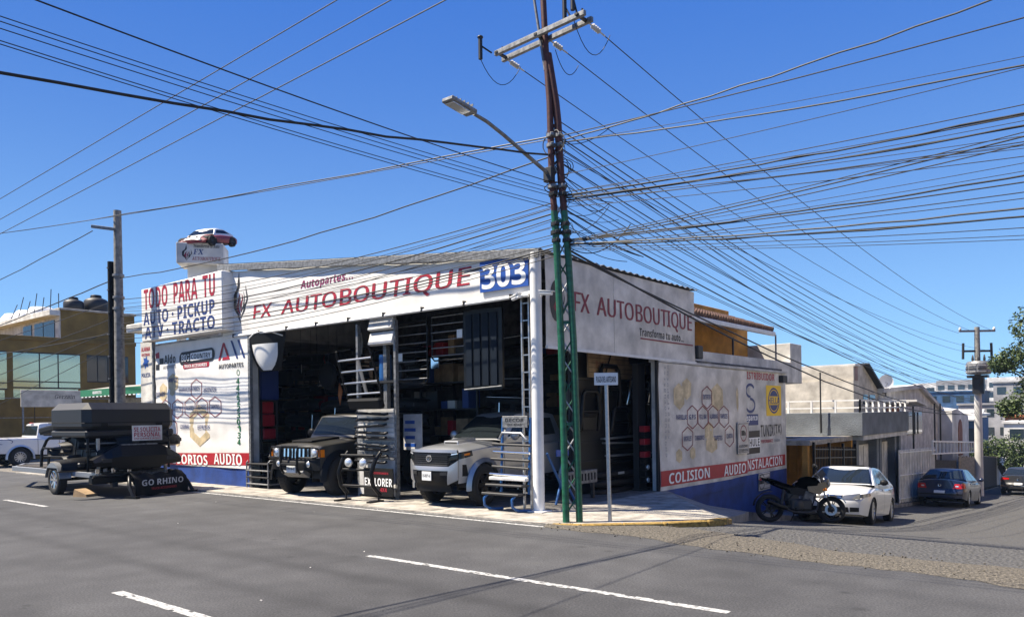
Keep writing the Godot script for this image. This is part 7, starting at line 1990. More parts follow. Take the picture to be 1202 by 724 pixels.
		["W", V(-13.74, 5.53, 0.92), V(-33.34, 4.65, 0.92), 0.016, 0.10, "cable"],
		["W", V(-14.21, 4.06, 0.92), V(-32.88, 4.22, 0.92), 0.016, 0.10, "cable"],
	]
	var count := {}
	rng.seed = 505
	for q in list:
		var k: int = count.get(q[0], 0); count[q[0]] = k + 1
		var m := MB.new()
		var pts := wire_pts(q[1], q[2], q[4], 18)
		if q[3] > 0.0095 and q[0] != "H":
			for i in range(1, pts.size() - 1): pts[i] += V(0, rng.randf_range(-0.012, 0.012), rng.randf_range(-0.01, 0.01))
		m.tube(pts, q[3], 5)
		single("overhead_cable", m, M[q[5]], kinds[q[0]][0] % rank[k], "cable", kinds[q[0]][1])

func tube_part(o: Node3D, called: String, pts: Array, r: float, mt: Material, sides := 8):
	var m := MB.new(); m.tube(pts, r, sides); part(called, m, mt, o)
func box_part(o: Node3D, called: String, lo: Vector3, hi: Vector3, mt: Material, ch := 0.0) -> Node3D:
	var m := MB.new(); m.span(lo, hi, ch); return part(called, m, mt, o)

func make_roof_sign():
	var o := thing("rooftop_sign_box", "pale grey sign box with flame emblem standing on the roof", "sign", V(-11.5, 3.78, -0.35), deg_to_rad(51.0))
	box_part(o, "pedestal", V(-0.35, 0.0, -0.9), V(0.4, 1.96, 0.2), M.white_wall)
	box_part(o, "box", V(-0.58, 1.96, -0.5), V(0.58, 2.5, 0.42), M.grey_white, 0.01)
	var fd := MB.new(); var fr := MB.new(); flame(fd, fr, V(-0.44, 2.02, 0.425), Vector3.RIGHT, Vector3.UP, 0.26, 0.42)
	part("flame_emblem", fd, M.black_print, o); part("flame_core", fr, M.maroon, o)
	for q in [["Transforma tu Auto", -0.16, 2.37, 0.66, 0.09, M.steel_dark], ["FX", -0.16, 2.19, 0.26, 0.14, M.navy_print], ["AUTOBOUTIQUE", -0.2, 2.01, 0.72, 0.12, M.maroon]]:
		var m := MB.new(); letters(m, q[0], V(q[1], q[2], 0.426), Vector3.RIGHT, Vector3.UP, q[3], q[4], "serif_bold", 0.15); part("lettering", m, q[5], o)
	# the old show car on top
	var rd := paint("show_red", L(0.34, 0.03, 0.035), 0.55, 0, 0.2)
	rd.albedo_texture = T.blotch; rd.uv1_triplanar = true; rd.uv1_scale = Vector3.ONE * 1.2
	var C := {"hw": 0.56, "xf_end": 0.82, "xr_end": -0.95, "taper_f": 0.3, "taper_r": 0.2, "tp": 4.0, "xf": 0.5, "xr": -0.55, "rw": 0.17, "ra": 0.21, "crown": 0.1, "bumper_y": 0.2, "stations": 36,
		"top": [[-1.0, 0.36], [-0.7, 0.44], [0.0, 0.46], [0.4, 0.42], [0.75, 0.3], [0.85, 0.22]], "sill": [[-1.0, 0.12], [1.0, 0.1]], "side": [[0.1, 0.96], [0.25, 1.0], [0.5, 0.92]],
		"nose": [[0.1, 0.06], [0.3, 0.06]], "tail": [[0.1, 0.05], [0.4, 0.05]], "cuts": [0.2, -0.4], "paint": rd, "mats": {"stripe": M.banner, "underside": M.wood},
		"cabin": {"a": Vector2(0.3, 0.42), "b": Vector2(0.05, 0.62), "c": Vector2(-0.4, 0.62), "d": Vector2(-0.75, 0.42), "wb": 0.46, "wr": 0.36, "crown": 0.02, "bow": 0.05, "belt": 0.42, "windows": [[Vector2(0.18, 0.45), Vector2(0.02, 0.58), Vector2(-0.38, 0.58), Vector2(-0.58, 0.46)]]}, "roof_paint": M.banner}
	C.sort = func(x: float, _y: float, top: bool, z: float) -> String:
		if top and absf(z) < 0.26 + 0.1 * sin(x * 9.0): return "stripe"
		return "body"
	var c := thing("show_car", "faded red and white small car mounted on the rooftop sign", "car", V(-11.2, 6.18, -0.45))
	c.transform = Transform3D(Basis(Vector3.UP, deg_to_rad(-52.0 - 18.0)) * Basis(Vector3(0, 0, 1), -0.16), V(-11.52, 6.27, -0.5))
	c.scale = V(0.75, 0.75, 0.95)
	car_shell(C, c); car_cabin(C, c)
	var ms := wheel_mesh(0.17, 0.12, 0.1, 6, "wheel_show")
	for q in [[0.5, 1.0], [0.5, -1.0], [-0.55, 1.0], [-0.55, -1.0]]: add_wheel(c, V(q[0], 0.17, q[1] * 0.5), ms, M.steel_dark)

func make_trailer():
	var o := thing("flat_trailer", "galvanised two-wheel trailer parked at the kerb", "trailer", V(-11.6, -0.03, 2.3))
	for z in [-0.75, 0.75]:
		box_part(o, "side_rail", V(-3.4, 0.42, z - 0.04), V(1.75, 0.54, z + 0.04), M.galv, 0.006)
		var m := MB.new()
		var rows := []
		for i in 13:
			var a := lerpf(0.1, PI - 0.1, i / 12.0)
			rows.append(PackedVector3Array([V(cos(a) * 0.42, 0.34 + sin(a) * 0.4, z * 1.08), V(cos(a) * 0.42, 0.34 + sin(a) * 0.4, z * 1.08 + signf(z) * 0.26)]))
		m.grid(rows, V(0, 0.3, z * 1.2), false, false, true, true)
		for k in [0.0, 1.0]:
			for i in 12:
				m.quad(rows[i][int(k)], rows[i + 1][int(k)], V(rows[i + 1][0].x, 0.62 if i > 2 and i < 9 else rows[i + 1][0].y - 0.04, rows[i][int(k)].z), V(rows[i][0].x, 0.62 if i > 2 and i < 9 else rows[i][0].y - 0.04, rows[i][int(k)].z), V(0, 0, 1))
		part("fender", m, M.galv, o)
		var ms := wheel_mesh(0.34, 0.2, 0.21, 8, "wheel_trailer")
		add_wheel(o, V(0, 0.34, z * 1.27), ms, M.chrome)
		box_part(o, "rear_post", V(1.66, 0.54, z - 0.03), V(1.72, 1.3 if z > 0 else 0.9, z + 0.03), M.galv, 0.004)
	for x in [-3.3, -2.2, -1.1, 0.0, 1.0, 1.7]: box_part(o, "cross_member", V(x - 0.04, 0.43, -0.72), V(x + 0.04, 0.5, 0.72), M.galv_dull)
	tube_part(o, "axle", [V(0, 0.34, -0.9), V(0, 0.34, 0.9)], 0.04, M.steel_dark)
	var mm := MB.new(); mm.bar(V(-3.4, 0.48, -0.7), V(-4.9, 0.48, 0), 0.07, 0.1); mm.bar(V(-3.4, 0.48, 0.7), V(-4.9, 0.48, 0), 0.07, 0.1); part("drawbar", mm, M.galv, o)
	box_part(o, "tail_board", V(1.68, 0.3, -0.8), V(1.74, 0.42, 0.8), M.steel_dark)
	for z in [-0.6, 0.6]: box_part(o, "tail_lamp", V(1.74, 0.33, z - 0.09), V(1.77, 0.41, z + 0.09), M.tail_lens)
	box_part(o, "deck", V(-3.3, 0.54, -0.7), V(1.7, 0.57, 0.7), M.dark_wood)
	# bed shells and lids on the load
	var shell := func(called: String, label: String, c: Vector3, l: float, w: float, h: float, yaw: float, pitch: float, mt: Material):
		var t := thing(called, label, "truck bed cover", c)
		t.transform = Transform3D(Basis(Vector3.UP, yaw) * Basis(Vector3(0, 0, 1), pitch), c)
		var q := MB.new()
		q.box(V(0, h * 0.56, 0), V(l, h * 0.88, w), Basis(), h * 0.3)
		q.box(V(0, h * 0.1, 0), V(l * 0.97, h * 0.2, w * 0.97), Basis(), h * 0.05)
		part("shell", q, mt, t)
		q = MB.new(); q.span(V(-l * 0.502, h * 0.4, -w * 0.502), V(l * 0.502, h * 0.43, w * 0.502)); part("seam", q, M.shadow_gap, t)
		for z in [-0.3, 0.3]:
			q = MB.new(); q.box(V(l * 0.5, h * 0.36, z * w), V(0.03, 0.09, 0.16), Basis(), 0.01); part("latch", q, M.black_metal, t)
		for x in [-0.28, 0.0, 0.28]:
			q = MB.new(); q.box(V(x * l, h * 1.0, 0), V(0.05, 0.014, w * 0.6), Basis(), 0.004); part("roof_rib", q, mt, t)
		return t
	shell.call("bed_cover", "large black rounded bed cover topping the trailer load", V(-10.75, 1.3, 2.35), 1.7, 2.1, 0.76, 0.06, 0.0, M.lid_grey)
	shell.call("bed_cover", "flat black bed cover tilted on the trailer load", V(-12.2, 1.42, 2.45), 1.9, 1.3, 0.18, 0.0, 0.1, M.black_plastic)
	# tubes, bars and bumpers carried on the deck
	var bull := func(label: String, at_: Vector3, yaw: float, w: float, h: float, mt: Material):
		var t := thing("bull_bar", label, "bull bar", at_, yaw)
		tube_part(t, "hoop", [V(-w * 0.5, 0, 0.1), V(-w * 0.5, h * 0.55, 0.08), V(-w * 0.42, h * 0.92, 0), V(-w * 0.3, h, 0), V(w * 0.3, h, 0), V(w * 0.42, h * 0.92, 0), V(w * 0.5, h * 0.55, 0.08), V(w * 0.5, 0, 0.1)], 0.035, mt, 10)
		for y in [0.35, 0.65]: tube_part(t, "cross_tube", [V(-w * 0.49, h * y, 0.07), V(w * 0.49, h * y, 0.07)], 0.025, mt)
		for s in [-1.0, 1.0]: box_part(t, "mount_plate", V(s * w * 0.3 - 0.03, -0.0, 0.02), V(s * w * 0.3 + 0.03, h * 0.62, 0.05), mt)
	bull.call("black bull bar standing at the front of trailer load", V(-12.7, 0.55, 2.85), 0.25, 0.9, 0.7, M.black_metal)
	bull.call("black bull bar leaning second on the trailer load", V(-12.2, 0.55, 2.6), 0.1, 0.95, 0.75, M.black_metal)
	bull.call("black bull bar in the middle of the trailer load", V(-11.5, 0.57, 2.5), 0.3, 1.1, 0.7, M.black_metal)
	for k in 5:
		var t := thing("running_board", ["silver edged running board lying highest on trailer load", "black running board second on the trailer load", "black running board third down on trailer load", "thin black running board slanting on the trailer load", "lowest black running board on the trailer load"][k], "running board", V(-11.4, 1.36 - k * 0.14, 2.72 - k * 0.12), 0, "running boards on the trailer")
		t.rotation = V(0.0, 0.05 * k, 0.1 - 0.03 * k)
		box_part(t, "step", V(-1.25, -0.02, -0.07), V(1.25, 0.02, 0.07), M.black_plastic, 0.01)
		tube_part(t, "edge_tube", [V(-1.25, 0.0, 0.085), V(1.25, 0.0, 0.085)], 0.022, M.galv if k == 0 else M.black_metal)
	# upright tube grid, rear bumper and the hung notice at the tail
	var g := thing("load_rack", "black tube rack holding the trailer load upright", "rack", V(-9.95, 0.54, 2.3))
	for z in [-0.85, -0.45, -0.25, 0.95]: tube_part(g, "upright", [V(0, 0.0, z), V(0.02, 0.62, z), V(-0.04, 0.86, z), V(-0.14, 0.9, z)], 0.03, M.black_metal)
	for y in [0.2, 0.45, 0.62, 0.75]: tube_part(g, "cross_tube", [V(0.0, y, -0.9), V(0.0, y, 1.0)], 0.018, M.black_metal if y != 0.62 else M.galv_dull)
	var bm := thing("steel_bumper", "black angular steel bumper at the trailer's tail", "bumper", V(-9.72, 0.55, 2.3))
	var pm := MB.new()
	var prof := [[-0.95, 0.12, 0.3], [-0.62, 0.1, 0.5], [-0.45, 0.05, 0.57], [0.4, 0.05, 0.57], [0.6, 0.1, 0.48], [0.98, 0.12, 0.26]]
	var rows2 := []
	for p in prof: rows2.append(PackedVector3Array([V(0.0, p[1], p[0]), V(0.16, p[1], p[0]), V(0.2, (p[1] + p[2]) * 0.5, p[0]), V(0.1, p[2], p[0]), V(-0.1, p[2], p[0])]))
	pm.grid(rows2, V(1, 0.4, 0), false, false, false); part("shell", pm, M.black_metal, bm)
	box_part(bm, "winch_mount", V(-0.1, 0.02, -0.5), V(0.14, 0.2, 0.5), M.black_plastic, 0.02)
	for z in [-0.7, 0.72]: box_part(bm, "lamp_pocket", V(0.15, 0.2, z - 0.1), V(0.2, 0.28, z + 0.1), M.steel_dark)
	box_part(bm, "top_edge", V(0.06, 0.56, -0.42), V(0.12, 0.585, 0.38), M.galv_dull)
	var bm2 := thing("receiver_bumper", "black rear bumper with chrome parts hung low on trailer", "bumper", V(-9.8, 0.1, 2.85))
	box_part(bm2, "beam", V(-0.1, 0.18, -0.5), V(0.1, 0.34, 0.42), M.black_metal, 0.02)
	box_part(bm2, "step_pad", V(-0.12, 0.34, -0.46), V(0.12, 0.37, 0.38), M.steel_dark)
	for k in 5: box_part(bm2, "bracket", V(0.1, 0.4 + 0.04 * (k % 2), -0.4 + k * 0.17), V(0.14, 0.52, -0.32 + k * 0.17), M.chrome if k % 2 == 0 else M.galv_dull, 0.01)
	box_part(bm2, "receiver", V(0.02, 0.1, -0.1), V(0.16, 0.2, 0.02), M.steel_dark)
	for k in 7:
		var q: Array = [[-10.1, 0.95, 2.2, 0.4, "black moulded bumper cover wedged below the big bed cover"], [-10.5, 1.18, 2.3, 0.2, "black moulded bumper cover directly under big bed cover"], [-11.0, 0.75, 2.35, -0.1, "black moulded bumper cover low amid the trailer load"], [-11.6, 1.05, 2.2, 0.0, "black moulded bumper cover towards the trailer's front"], [-10.3, 0.72, 2.9, 0.5, "black moulded bumper cover near the trailer's wheel side"], [-12.6, 0.9, 2.1, -0.2, "black moulded bumper cover farthest forward on trailer"], [-10.0, 1.2, 1.75, 0.3, "black moulded bumper cover beside the job notice"]][k]
		var t := thing("bumper_cover", q[4], "bumper", V(q[0], q[1], q[2]), q[3], "bumper covers on the trailer")
		var bm_ := MB.new()
		var rr := []
		for i in 13:
			var z := lerpf(-0.92, 0.92, i / 12.0)
			var e := pow(absf(z) / 0.92, 4.0)
			rr.append(PackedVector3Array([V(-0.02 - 0.3 * e, -0.16, z), V(0.14 - 0.3 * e, -0.12, z), V(0.17 - 0.3 * e, 0.0, z), V(0.12 - 0.3 * e, 0.1 - 0.04 * e, z), V(-0.04 - 0.3 * e, 0.15 - 0.05 * e, z)]))
		bm_.grid(rr, V(1, 0.3, 0)); part("skin", bm_, M.black_plastic, t)
		box_part(t, "grille_slot", V(0.165, -0.06, -0.4), V(0.178, 0.0, 0.4), M.shadow_gap)
		for s in [-0.62, 0.62]: box_part(t, "lamp_pocket", V(0.06, -0.06, s - 0.08), V(0.13, 0.03, s + 0.08), M.steel_dark, 0.02)
	for k in 2:
		var t := thing("flat_cover", ["black flat cover standing upright along the trailer side", "second black flat cover standing behind the first on trailer"][k], "truck bed cover", V(-11.0 - k * 0.9, 0.57, 2.95 - k * 0.25))
		t.rotation = V(-0.12, 0.0, 0.0); box_part(t, "cover", V(-0.75, 0.0, -0.03), V(0.75, 0.78 - 0.1 * k, 0.03), M.black_plastic, 0.02)
		for x in [-0.4, 0.0, 0.4]: box_part(t, "rib", V(x - 0.02, 0.04, 0.03), V(x + 0.02, 0.7 - 0.1 * k, 0.045), M.black_metal)
	var n := thing("job_notice", "torn notice SE SOLICITA PERSONAL hung on trailer load", "notice", V(-9.66, 1.2, 2.08))
	box_part(n, "sheet", V(-0.004, 0.0, -0.34), V(0.004, 0.34, 0.34), M.banner_old)
	for q in [["SE SOLICITA", 0.2, 0.1], ["PERSONAL", 0.085, 0.1], ["INFORMES AQUI", 0.02, 0.045]]:
		var m := MB.new(); letters(m, q[0], V(0.006, q[1], 0.3), V(0, 0, -1), Vector3.UP, 0.6, q[2]); part("lettering", m, M.red_print, n)
	# draped bumper on the ground
	var d := thing("draped_bumper", "bumper under black cloth lettered GO RHINO behind trailer", "bumper", V(-9.35, -0.03, 2.0))
	d.rotation.y = 0.28
	var cl_ := MB.new()
	var rows3 := []
	for i in 25:
		var z := lerpf(0.72, -0.72, i / 24.0)
		var sagy := 0.03 * cos(i * 0.9) - 0.04 * sin(PI * i / 24.0)
		rows3.append(PackedVector3Array([V(-0.3, 0.45 + sagy * 0.5, z), V(-0.05, 0.53 + sagy, z), V(0.1 + 0.02 * sin(i * 1.3), 0.4 + sagy * 0.5, z), V(0.14 + 0.02 * sin(i * 1.1), 0.22, z), V(0.13 + 0.03 * sin(i * 0.8), 0.03 + 0.02 * sin(i * 0.7), z)]))
	cl_.grid(rows3, V(1, 0.5, 0)); part("cloth", cl_, M.black_matte, d)
	var lt := MB.new(); letters(lt, "GO RHINO", V(0.165, 0.25, 0.58), V(0, 0, -1), V(-0.12, 1, 0), 1.16, 0.13, "bold", 0.12); part("lettering", lt, M.grey_white, d)
	lt = MB.new(); letters(lt, "TRUCK ACCESSORIES", V(0.175, 0.15, 0.34), V(0, 0, -1), V(-0.05, 1, 0), 0.7, 0.05, "bold"); part("lettering", lt, M.red_print, d)
	for s in [-1.0, 1.0]: tube_part(d, "arm", [V(0.2, 0.02, s * 0.82), V(0.05, 0.25, s * 0.8), V(-0.1, 0.46, s * 0.68), V(-0.1, 0.52, s * 0.4)], 0.045, M.black_metal, 10)
	box_part(d, "foot", V(-0.05, 0.0, -0.86), V(0.3, 0.05, -0.76), M.black_metal); box_part(d, "foot", V(-0.05, 0.0, 0.76), V(0.3, 0.05, 0.86), M.black_metal)
	var cw := MB.new(); cw.prism(PackedVector2Array([Vector2(-0.2, 0), Vector2(0.2, 0), Vector2(0.18, 0.06), Vector2(-0.16, 0.17)]), 0.3, at(-10.55, -0.03, 2.95, 20)); single("cardboard_wedge", cw, M.cardboard, "folded cardboard lying under the trailer's tail", "cardboard")
	for k in 3:
		var t := thing("folded_cover", ["dark folded panel on the trailer deck, frontmost", "dark folded panel on trailer deck, middle one", "dark folded panel on trailer deck, rearmost"][k], "panel", V(-11.4 + k * 0.55, 0.56, 2.1), 0, "panels on the trailer deck")
		t.rotation = V(0, 0, -0.5 + k * 0.25)
		box_part(t, "panel", V(-0.05, 0.0, -0.6), V(0.05, 0.75, 0.6), M.black_plastic, 0.015)
		box_part(t, "edge_strip", V(0.05, 0.68, -0.6), V(0.07, 0.74, 0.6), M.galv_dull if k == 1 else M.black_metal)

func hung_rack(label: String, x0: float, x1: float, y0: float, y1: float, z: float, n: int, mt: Material, tilt := 0.0):
	var o := thing("roof_rack", label, "roof rack", V(x0, y0, z), 0, "roof racks hung in the shop front")
	o.rotation.x = tilt
	var w := x1 - x0; var h := y1 - y0
	tube_part(o, "frame", [V(0, 0.06, 0), V(0.06, 0, 0), V(w - 0.06, 0, 0), V(w, 0.06, 0), V(w, h - 0.06, 0), V(w - 0.06, h, 0), V(0.06, h, 0), V(0, h - 0.06, 0), V(0, 0.06, 0)], 0.016, M.black_metal)
	for i in n: tube_part(o, "bar", [V(0, h * (i + 0.6) / n, 0.012), V(w, h * (i + 0.6) / n, 0.012)], 0.012, mt, 6)
	for s in [0.0, w]: tube_part(o, "hanger", [V(s, h, 0), V(s, h + 0.25, 0)], 0.006, M.steel_dark, 5)

func make_contents():
	rng.seed = 404
	# white car hood hung at the upper left
	var o := thing("car_hood", "white car hood with black rim hung under the ceiling", "car hood", V(-8.2, 2.72, -0.12))
	o.rotation = V(0.05, 0.1, 0)
	var m := MB.new()
	for q in [[1.0, 0.0, "x"], [0.72, 0.03, "y"]]:
		var G := []
		for i in 11:
			var r := PackedVector3Array()
			var t := i / 10.0
			for j in 13:
				var s := j / 6.0 - 1.0
				var w: float = lerpf(0.36, 0.72, pow(t, 0.7)) * q[0]
				r.append(V(s * w, lerpf(0.1 * (1.0 - q[0]) + 0.05, 0.98 * q[0], t) + 0.0, 0.12 * (1.0 - s * s) - 0.1 * pow(1.0 - t, 3.0) + q[1]))
			G.append(r)
		m = MB.new(); m.grid(G, V(0, 0, 1)); part("rim" if q[2] == "x" else "panel", m, M.black_plastic if q[2] == "x" else M.white_paint, o)
	tube_part(o, "trim", [V(-0.62, 0.86, 0.02), V(-0.3, 0.97, 0.1), V(0.0, 1.0, 0.13), V(0.3, 0.97, 0.1), V(0.62, 0.86, 0.02)], 0.018, M.white_paint)
	for s in [-0.4, 0.4]: tube_part(o, "hanger", [V(s, 0.95, 0), V(s, 1.3, -0.1)], 0.008, M.steel_dark, 5)
	# cabinet and red cases
	o = thing("wall_cabinet", "dark navy cabinet at the left of the shop opening", "cabinet", V(-9.35, 2.12, -0.65))
	box_part(o, "carcass", V(-0.35, 0, -0.3), V(0.35, 0.75, 0.2), M.navy_print, 0.01); box_part(o, "door", V(-0.32, 0.03, 0.2), V(-0.01, 0.72, 0.22), M.navy_print, 0.005); box_part(o, "door", V(0.01, 0.03, 0.2), V(0.32, 0.72, 0.22), M.navy_print, 0.005); box_part(o, "handle", V(0.03, 0.4, 0.22), V(0.05, 0.5, 0.24), M.chrome)
	for k in 3:
		o = thing("tool_case", ["upper red tool case beside the shop opening", "middle red tool case beside the shop opening", "lower red tool case beside the shop opening"][k], "case", V(-9.32 + 0.03 * k, 1.78 - k * 0.32, -0.62), 0.05 * k, "red cases in the shop")
		box_part(o, "shell", V(-0.3, 0, -0.2), V(0.3, 0.3 if k < 2 else 0.26, 0.2), M.red_plastic, 0.03); box_part(o, "clasp", V(-0.05, 0.12, 0.2), V(0.05, 0.2, 0.215), M.galv_dull); tube_part(o, "handle", [V(-0.1, 0.29, 0.15), V(-0.1, 0.34 if k == 0 else 0.3, 0.15), V(0.1, 0.34 if k == 0 else 0.3, 0.15), V(0.1, 0.29, 0.15)], 0.01, M.black_metal, 6)
	o = thing("case_shelf", "steel shelf unit carrying the red tool cases", "shelf", V(-9.32, 0, -0.62))
	for x in [-0.38, 0.38]:
		for z in [-0.22, 0.22]: box_part(o, "post", V(x - 0.02, 0, z - 0.02), V(x + 0.02, 2.12, z + 0.02), M.steel_dark)
	for y in [0.3, 0.75, 1.1, 2.08]: box_part(o, "shelf_board", V(-0.4, y, -0.25), V(0.4, y + 0.03, 0.25), M.steel_dark)
	# low tube rack at the left
	o = thing("step_rack", "low tube rack of running boards left of the black off-roader", "rack", V(-8.45, 0, -0.15))
	for x in [-0.45, 0.45]: tube_part(o, "side_hoop", [V(x, 0, 0.2), V(x, 0.6, 0.2), V(x, 0.66, 0.14), V(x, 0.66, -0.2), V(x, 0, -0.26)], 0.02, M.galv_dull)
	for k in 4: box_part(o, "step", V(-0.47, 0.08 + k * 0.16, -0.12), V(0.47, 0.11 + k * 0.16, 0.22), M.steel_dark if k % 2 else M.galv_dull, 0.008)
	# slat wall display
	o = thing("slat_display", "slatted display panel with black bars between the two trucks", "display stand", V(-4.31, 0, -0.02))
	box_part(o, "back_panel", V(-0.56, 0.05, -0.12), V(0.56, 1.82, -0.06), M.grey_white)
	for k in 11: box_part(o, "slat", V(-0.55, 0.78 + k * 0.095, -0.06), V(0.55, 0.855 + k * 0.095, -0.04), M.grey_white if k > 4 else M.galv_dull, 0.004)
	for s in [-0.58, 0.58]: box_part(o, "post", V(s - 0.03, 0.0, -0.14), V(s + 0.03, 3.6, -0.06), M.galv_dull)
	for k in 9:
		var y := 0.72 + k * 0.125 + rng.randf_range(-0.02, 0.02)
		var b := thing("side_step", "black side step on the slatted display, %s from top" % ["ninth", "eighth", "seventh", "sixth", "fifth", "fourth", "third", "second", "first"][k], "side step", V(-4.3 + rng.randf_range(-0.06, 0.04), y, 0.08), 0, "side steps on the slatted display")
		b.rotation.z = rng.randf_range(-0.05, 0.05)
		tube_part(b, "tube", [V(-0.48, 0.02, -0.06), V(-0.44, 0, 0), V(0.44, 0, 0), V(0.48, 0.02, -0.06)], 0.026, M.black_metal)
		for s in [-0.28, 0.05, 0.3]: box_part(b, "bracket", V(s - 0.02, -0.01, -0.11), V(s + 0.02, 0.02, 0.0), M.black_metal)
		for s in [-0.2, 0.2]: box_part(b, "tread", V(s - 0.12, 0.018, -0.02), V(s + 0.12, 0.032, 0.03), M.galv_dull if k % 3 == 0 else M.black_plastic)
	o = thing("brand_cloth", "black cloth lettered EXPLORER low on the slatted display", "banner", V(-4.0, 0.06, 0.1))
	box_part(o, "cloth", V(-0.5, 0.0, -0.01), V(0.38, 0.56, 0.01), M.black_matte)
	m = MB.new(); letters(m, "EXPLORER", V(-0.47, 0.2, 0.013), Vector3.RIGHT, Vector3.UP, 0.83, 0.16, "bold", 0.0); part("lettering", m, M.white_print, o)
	m = MB.new(); letters(m, "ACCESSORIES", V(-0.3, 0.44, 0.013), Vector3.RIGHT, Vector3.UP, 0.55, 0.04); letters(m, "4X4", V(0.0, 0.09, 0.013), Vector3.RIGHT, Vector3.UP, 0.2, 0.08); part("lettering", m, M.red_print, o)
	# things above the slat wall
	for k in 2:
		o = thing("foam_panel", ["upper pale panel leaning above the slatted display", "lower pale panel leaning above the slatted display"][k], "panel", V(-4.1, 3.42 - k * 0.3, -0.05))
		o.rotation.x = -0.3; box_part(o, "panel", V(-0.36, 0, -0.05), V(0.36, 0.26, 0.05), M.grey_white, 0.01)
	o = thing("roof_basket", "silver and black roof basket tilted over the slatted display", "roof rack", V(-4.3, 2.02, 0.2))
	o.rotation.x = 0.32
	for k in 4: tube_part(o, "bar", [V(-0.52, 0.1 + k * 0.24, 0.0), V(0.5, 0.1 + k * 0.24 + 0.02, 0.0)], 0.02, M.silver)
	for s in [-0.54, 0.52]: tube_part(o, "side_rail", [V(s, 0.0, 0), V(s, 0.95, 0), V(s * 0.95, 1.02, 0)], 0.022, M.black_metal)
	box_part(o, "tray", V(-0.5, -0.2, -0.05), V(0.5, 0.02, 0.1), M.black_plastic, 0.04); box_part(o, "strut", V(0.0, 0.1, -0.05), V(0.07, 0.85, -0.02), M.silver)
	o = thing("blue_tarp_roll", "blue upright roll behind the roof basket", "roll", V(-4.42, 2.4, -0.45))
	m = MB.new(); m.lathe([Vector2(0.0, 0.0), Vector2(0.13, 0.0), Vector2(0.13, 0.55), Vector2(0.0, 0.55)], 14, at()); part("roll", m, M.blue_steel, o)
	box_part(o, "shelf", V(-0.4, -0.05, -0.2), V(0.6, 0.0, 0.2), M.steel_dark)
	# bull bar with lamps on the pavement
	o = thing("lamp_bull_bar", "black bull bar with two round lamps standing on the pavement", "bull bar", V(-4.02, 0, 0.5), 0.15)
	for s in [-0.48, 0.36]:
		tube_part(o, "side_tube", [V(s, 0.12, -0.05), V(s - 0.06, 0.3, 0.08), V(s - 0.08, 0.55, 0.12), V(s - 0.03, 0.8, 0.06), V(s + 0.02, 0.96, -0.06)], 0.042, M.black_metal, 10)
		box_part(o, "foot", V(s - 0.05, 0.0, -0.1), V(s + 0.05, 0.03, 0.3), M.black_metal); tube_part(o, "leg", [V(s, 0.02, 0.0), V(s, 0.2, 0.0)], 0.02, M.black_metal)
	for y in [0.3, 0.62, 0.9]: tube_part(o, "cross_tube", [V(-0.52, y, 0.08), V(0.32, y, 0.08)], 0.026, M.black_metal)
	for s in [-0.28, 0.1]:
		m = MB.new(); m.lathe([Vector2(0.0, 0.06), Vector2(0.05, 0.055), Vector2(0.085, 0.03), Vector2(0.09, 0.0), Vector2(0.05, -0.06), Vector2(0.0, -0.07)], 18, Transform3D(Basis(Vector3(1, 0, 0), Vector3(0, 0, 1), Vector3(0, -1, 0)), V(s, 0.76, 0.13))); part("lamp", m, M.headlight, o)
	# hung racks and tonneau cover
	hung_rack("black roof rack hung left, with seven thin bars", -4.08, -3.12, 2.3, 3.55, -0.4, 7, M.galv_dull)
	hung_rack("black roof rack hung middle, beside the ribbed cover", -3.0, -2.12, 2.74, 3.66, -0.42, 6, M.galv_dull)
	o = thing("tonneau_cover", "black ribbed tonneau cover hung upright in the opening", "truck bed cover", V(-1.57, 2.12, -0.32))
	m = MB.new(); m.prism(rounded(0.95, 1.5, 0.05), 0.05, at(0, 0.75, -0.03)); part("frame", m, M.black_metal, o)
	for k in 4: box_part(o, "rib_panel", V(-0.4 + k * 0.205, 0.08, 0.02), V(-0.4 + k * 0.205 + 0.15, 1.42, 0.045), mat_blue(), 0.008)
	tube_part(o, "rim", [V(-0.46, 0.02, 0.03), V(0.46, 0.06, 0.03)], 0.012, M.galv_dull)
	for s in [-0.3, 0.3]: tube_part(o, "hanger", [V(s, 1.5, 0), V(s, 1.75, 0)], 0.006, M.steel_dark, 5)
	for q in [[-3.87, 2.86, "white price tag on the rack hung left"], [-2.2, 3.22, "white price tag beside the ribbed cover"]]:
		m = MB.new(); m.box(V(q[0], q[1], -0.36), V(0.14, 0.16, 0.006)); single("price_tag", m, M.plate, q[2], "tag")
	# poster and blue step stand
	o = thing("poster_board", "pale blue poster board behind the middle post", "poster", V(-4.05, 0.95, -0.8))
	box_part(o, "board", V(-0.2, 0, 0), V(0.35, 0.75, 0.02), M.grey_white); m = MB.new()
	for k in 4: m.box(V(0.0, 0.1 + k * 0.16, 0.022), V(0.34 - 0.05 * (k % 2), 0.07, 0.003))
	part("print", m, M.blue_sign, o)
	o = thing("step_stand", "blue step stand with chrome side bars near the corner column", "display stand", V(-0.62, 0, 0.12), 0.0)
	for s in [-0.3, 0.32]:
		tube_part(o, "upright", [V(s, 0.28, -0.12), V(s, 1.6, -0.2)], 0.024, M.blue_steel, 8)
		tube_part(o, "foot_hoop", [V(s - 0.02, 0.3, 0.2), V(s - 0.06, 0.22, 0.27), V(s - 0.07, 0.1, 0.25), V(s - 0.02, 0.03, 0.18), V(s + 0.1, 0.02, -0.05)], 0.024, M.blue_steel, 8)
	for q in [[0.44, 0.06, 0.14], [0.3, 0.16, 0.16]]: box_part(o, "tread", V(-0.42, q[0] - 0.02, q[1] - 0.1), V(0.4, q[0] + 0.02, q[1] + 0.12), M.steel_dark, 0.01)
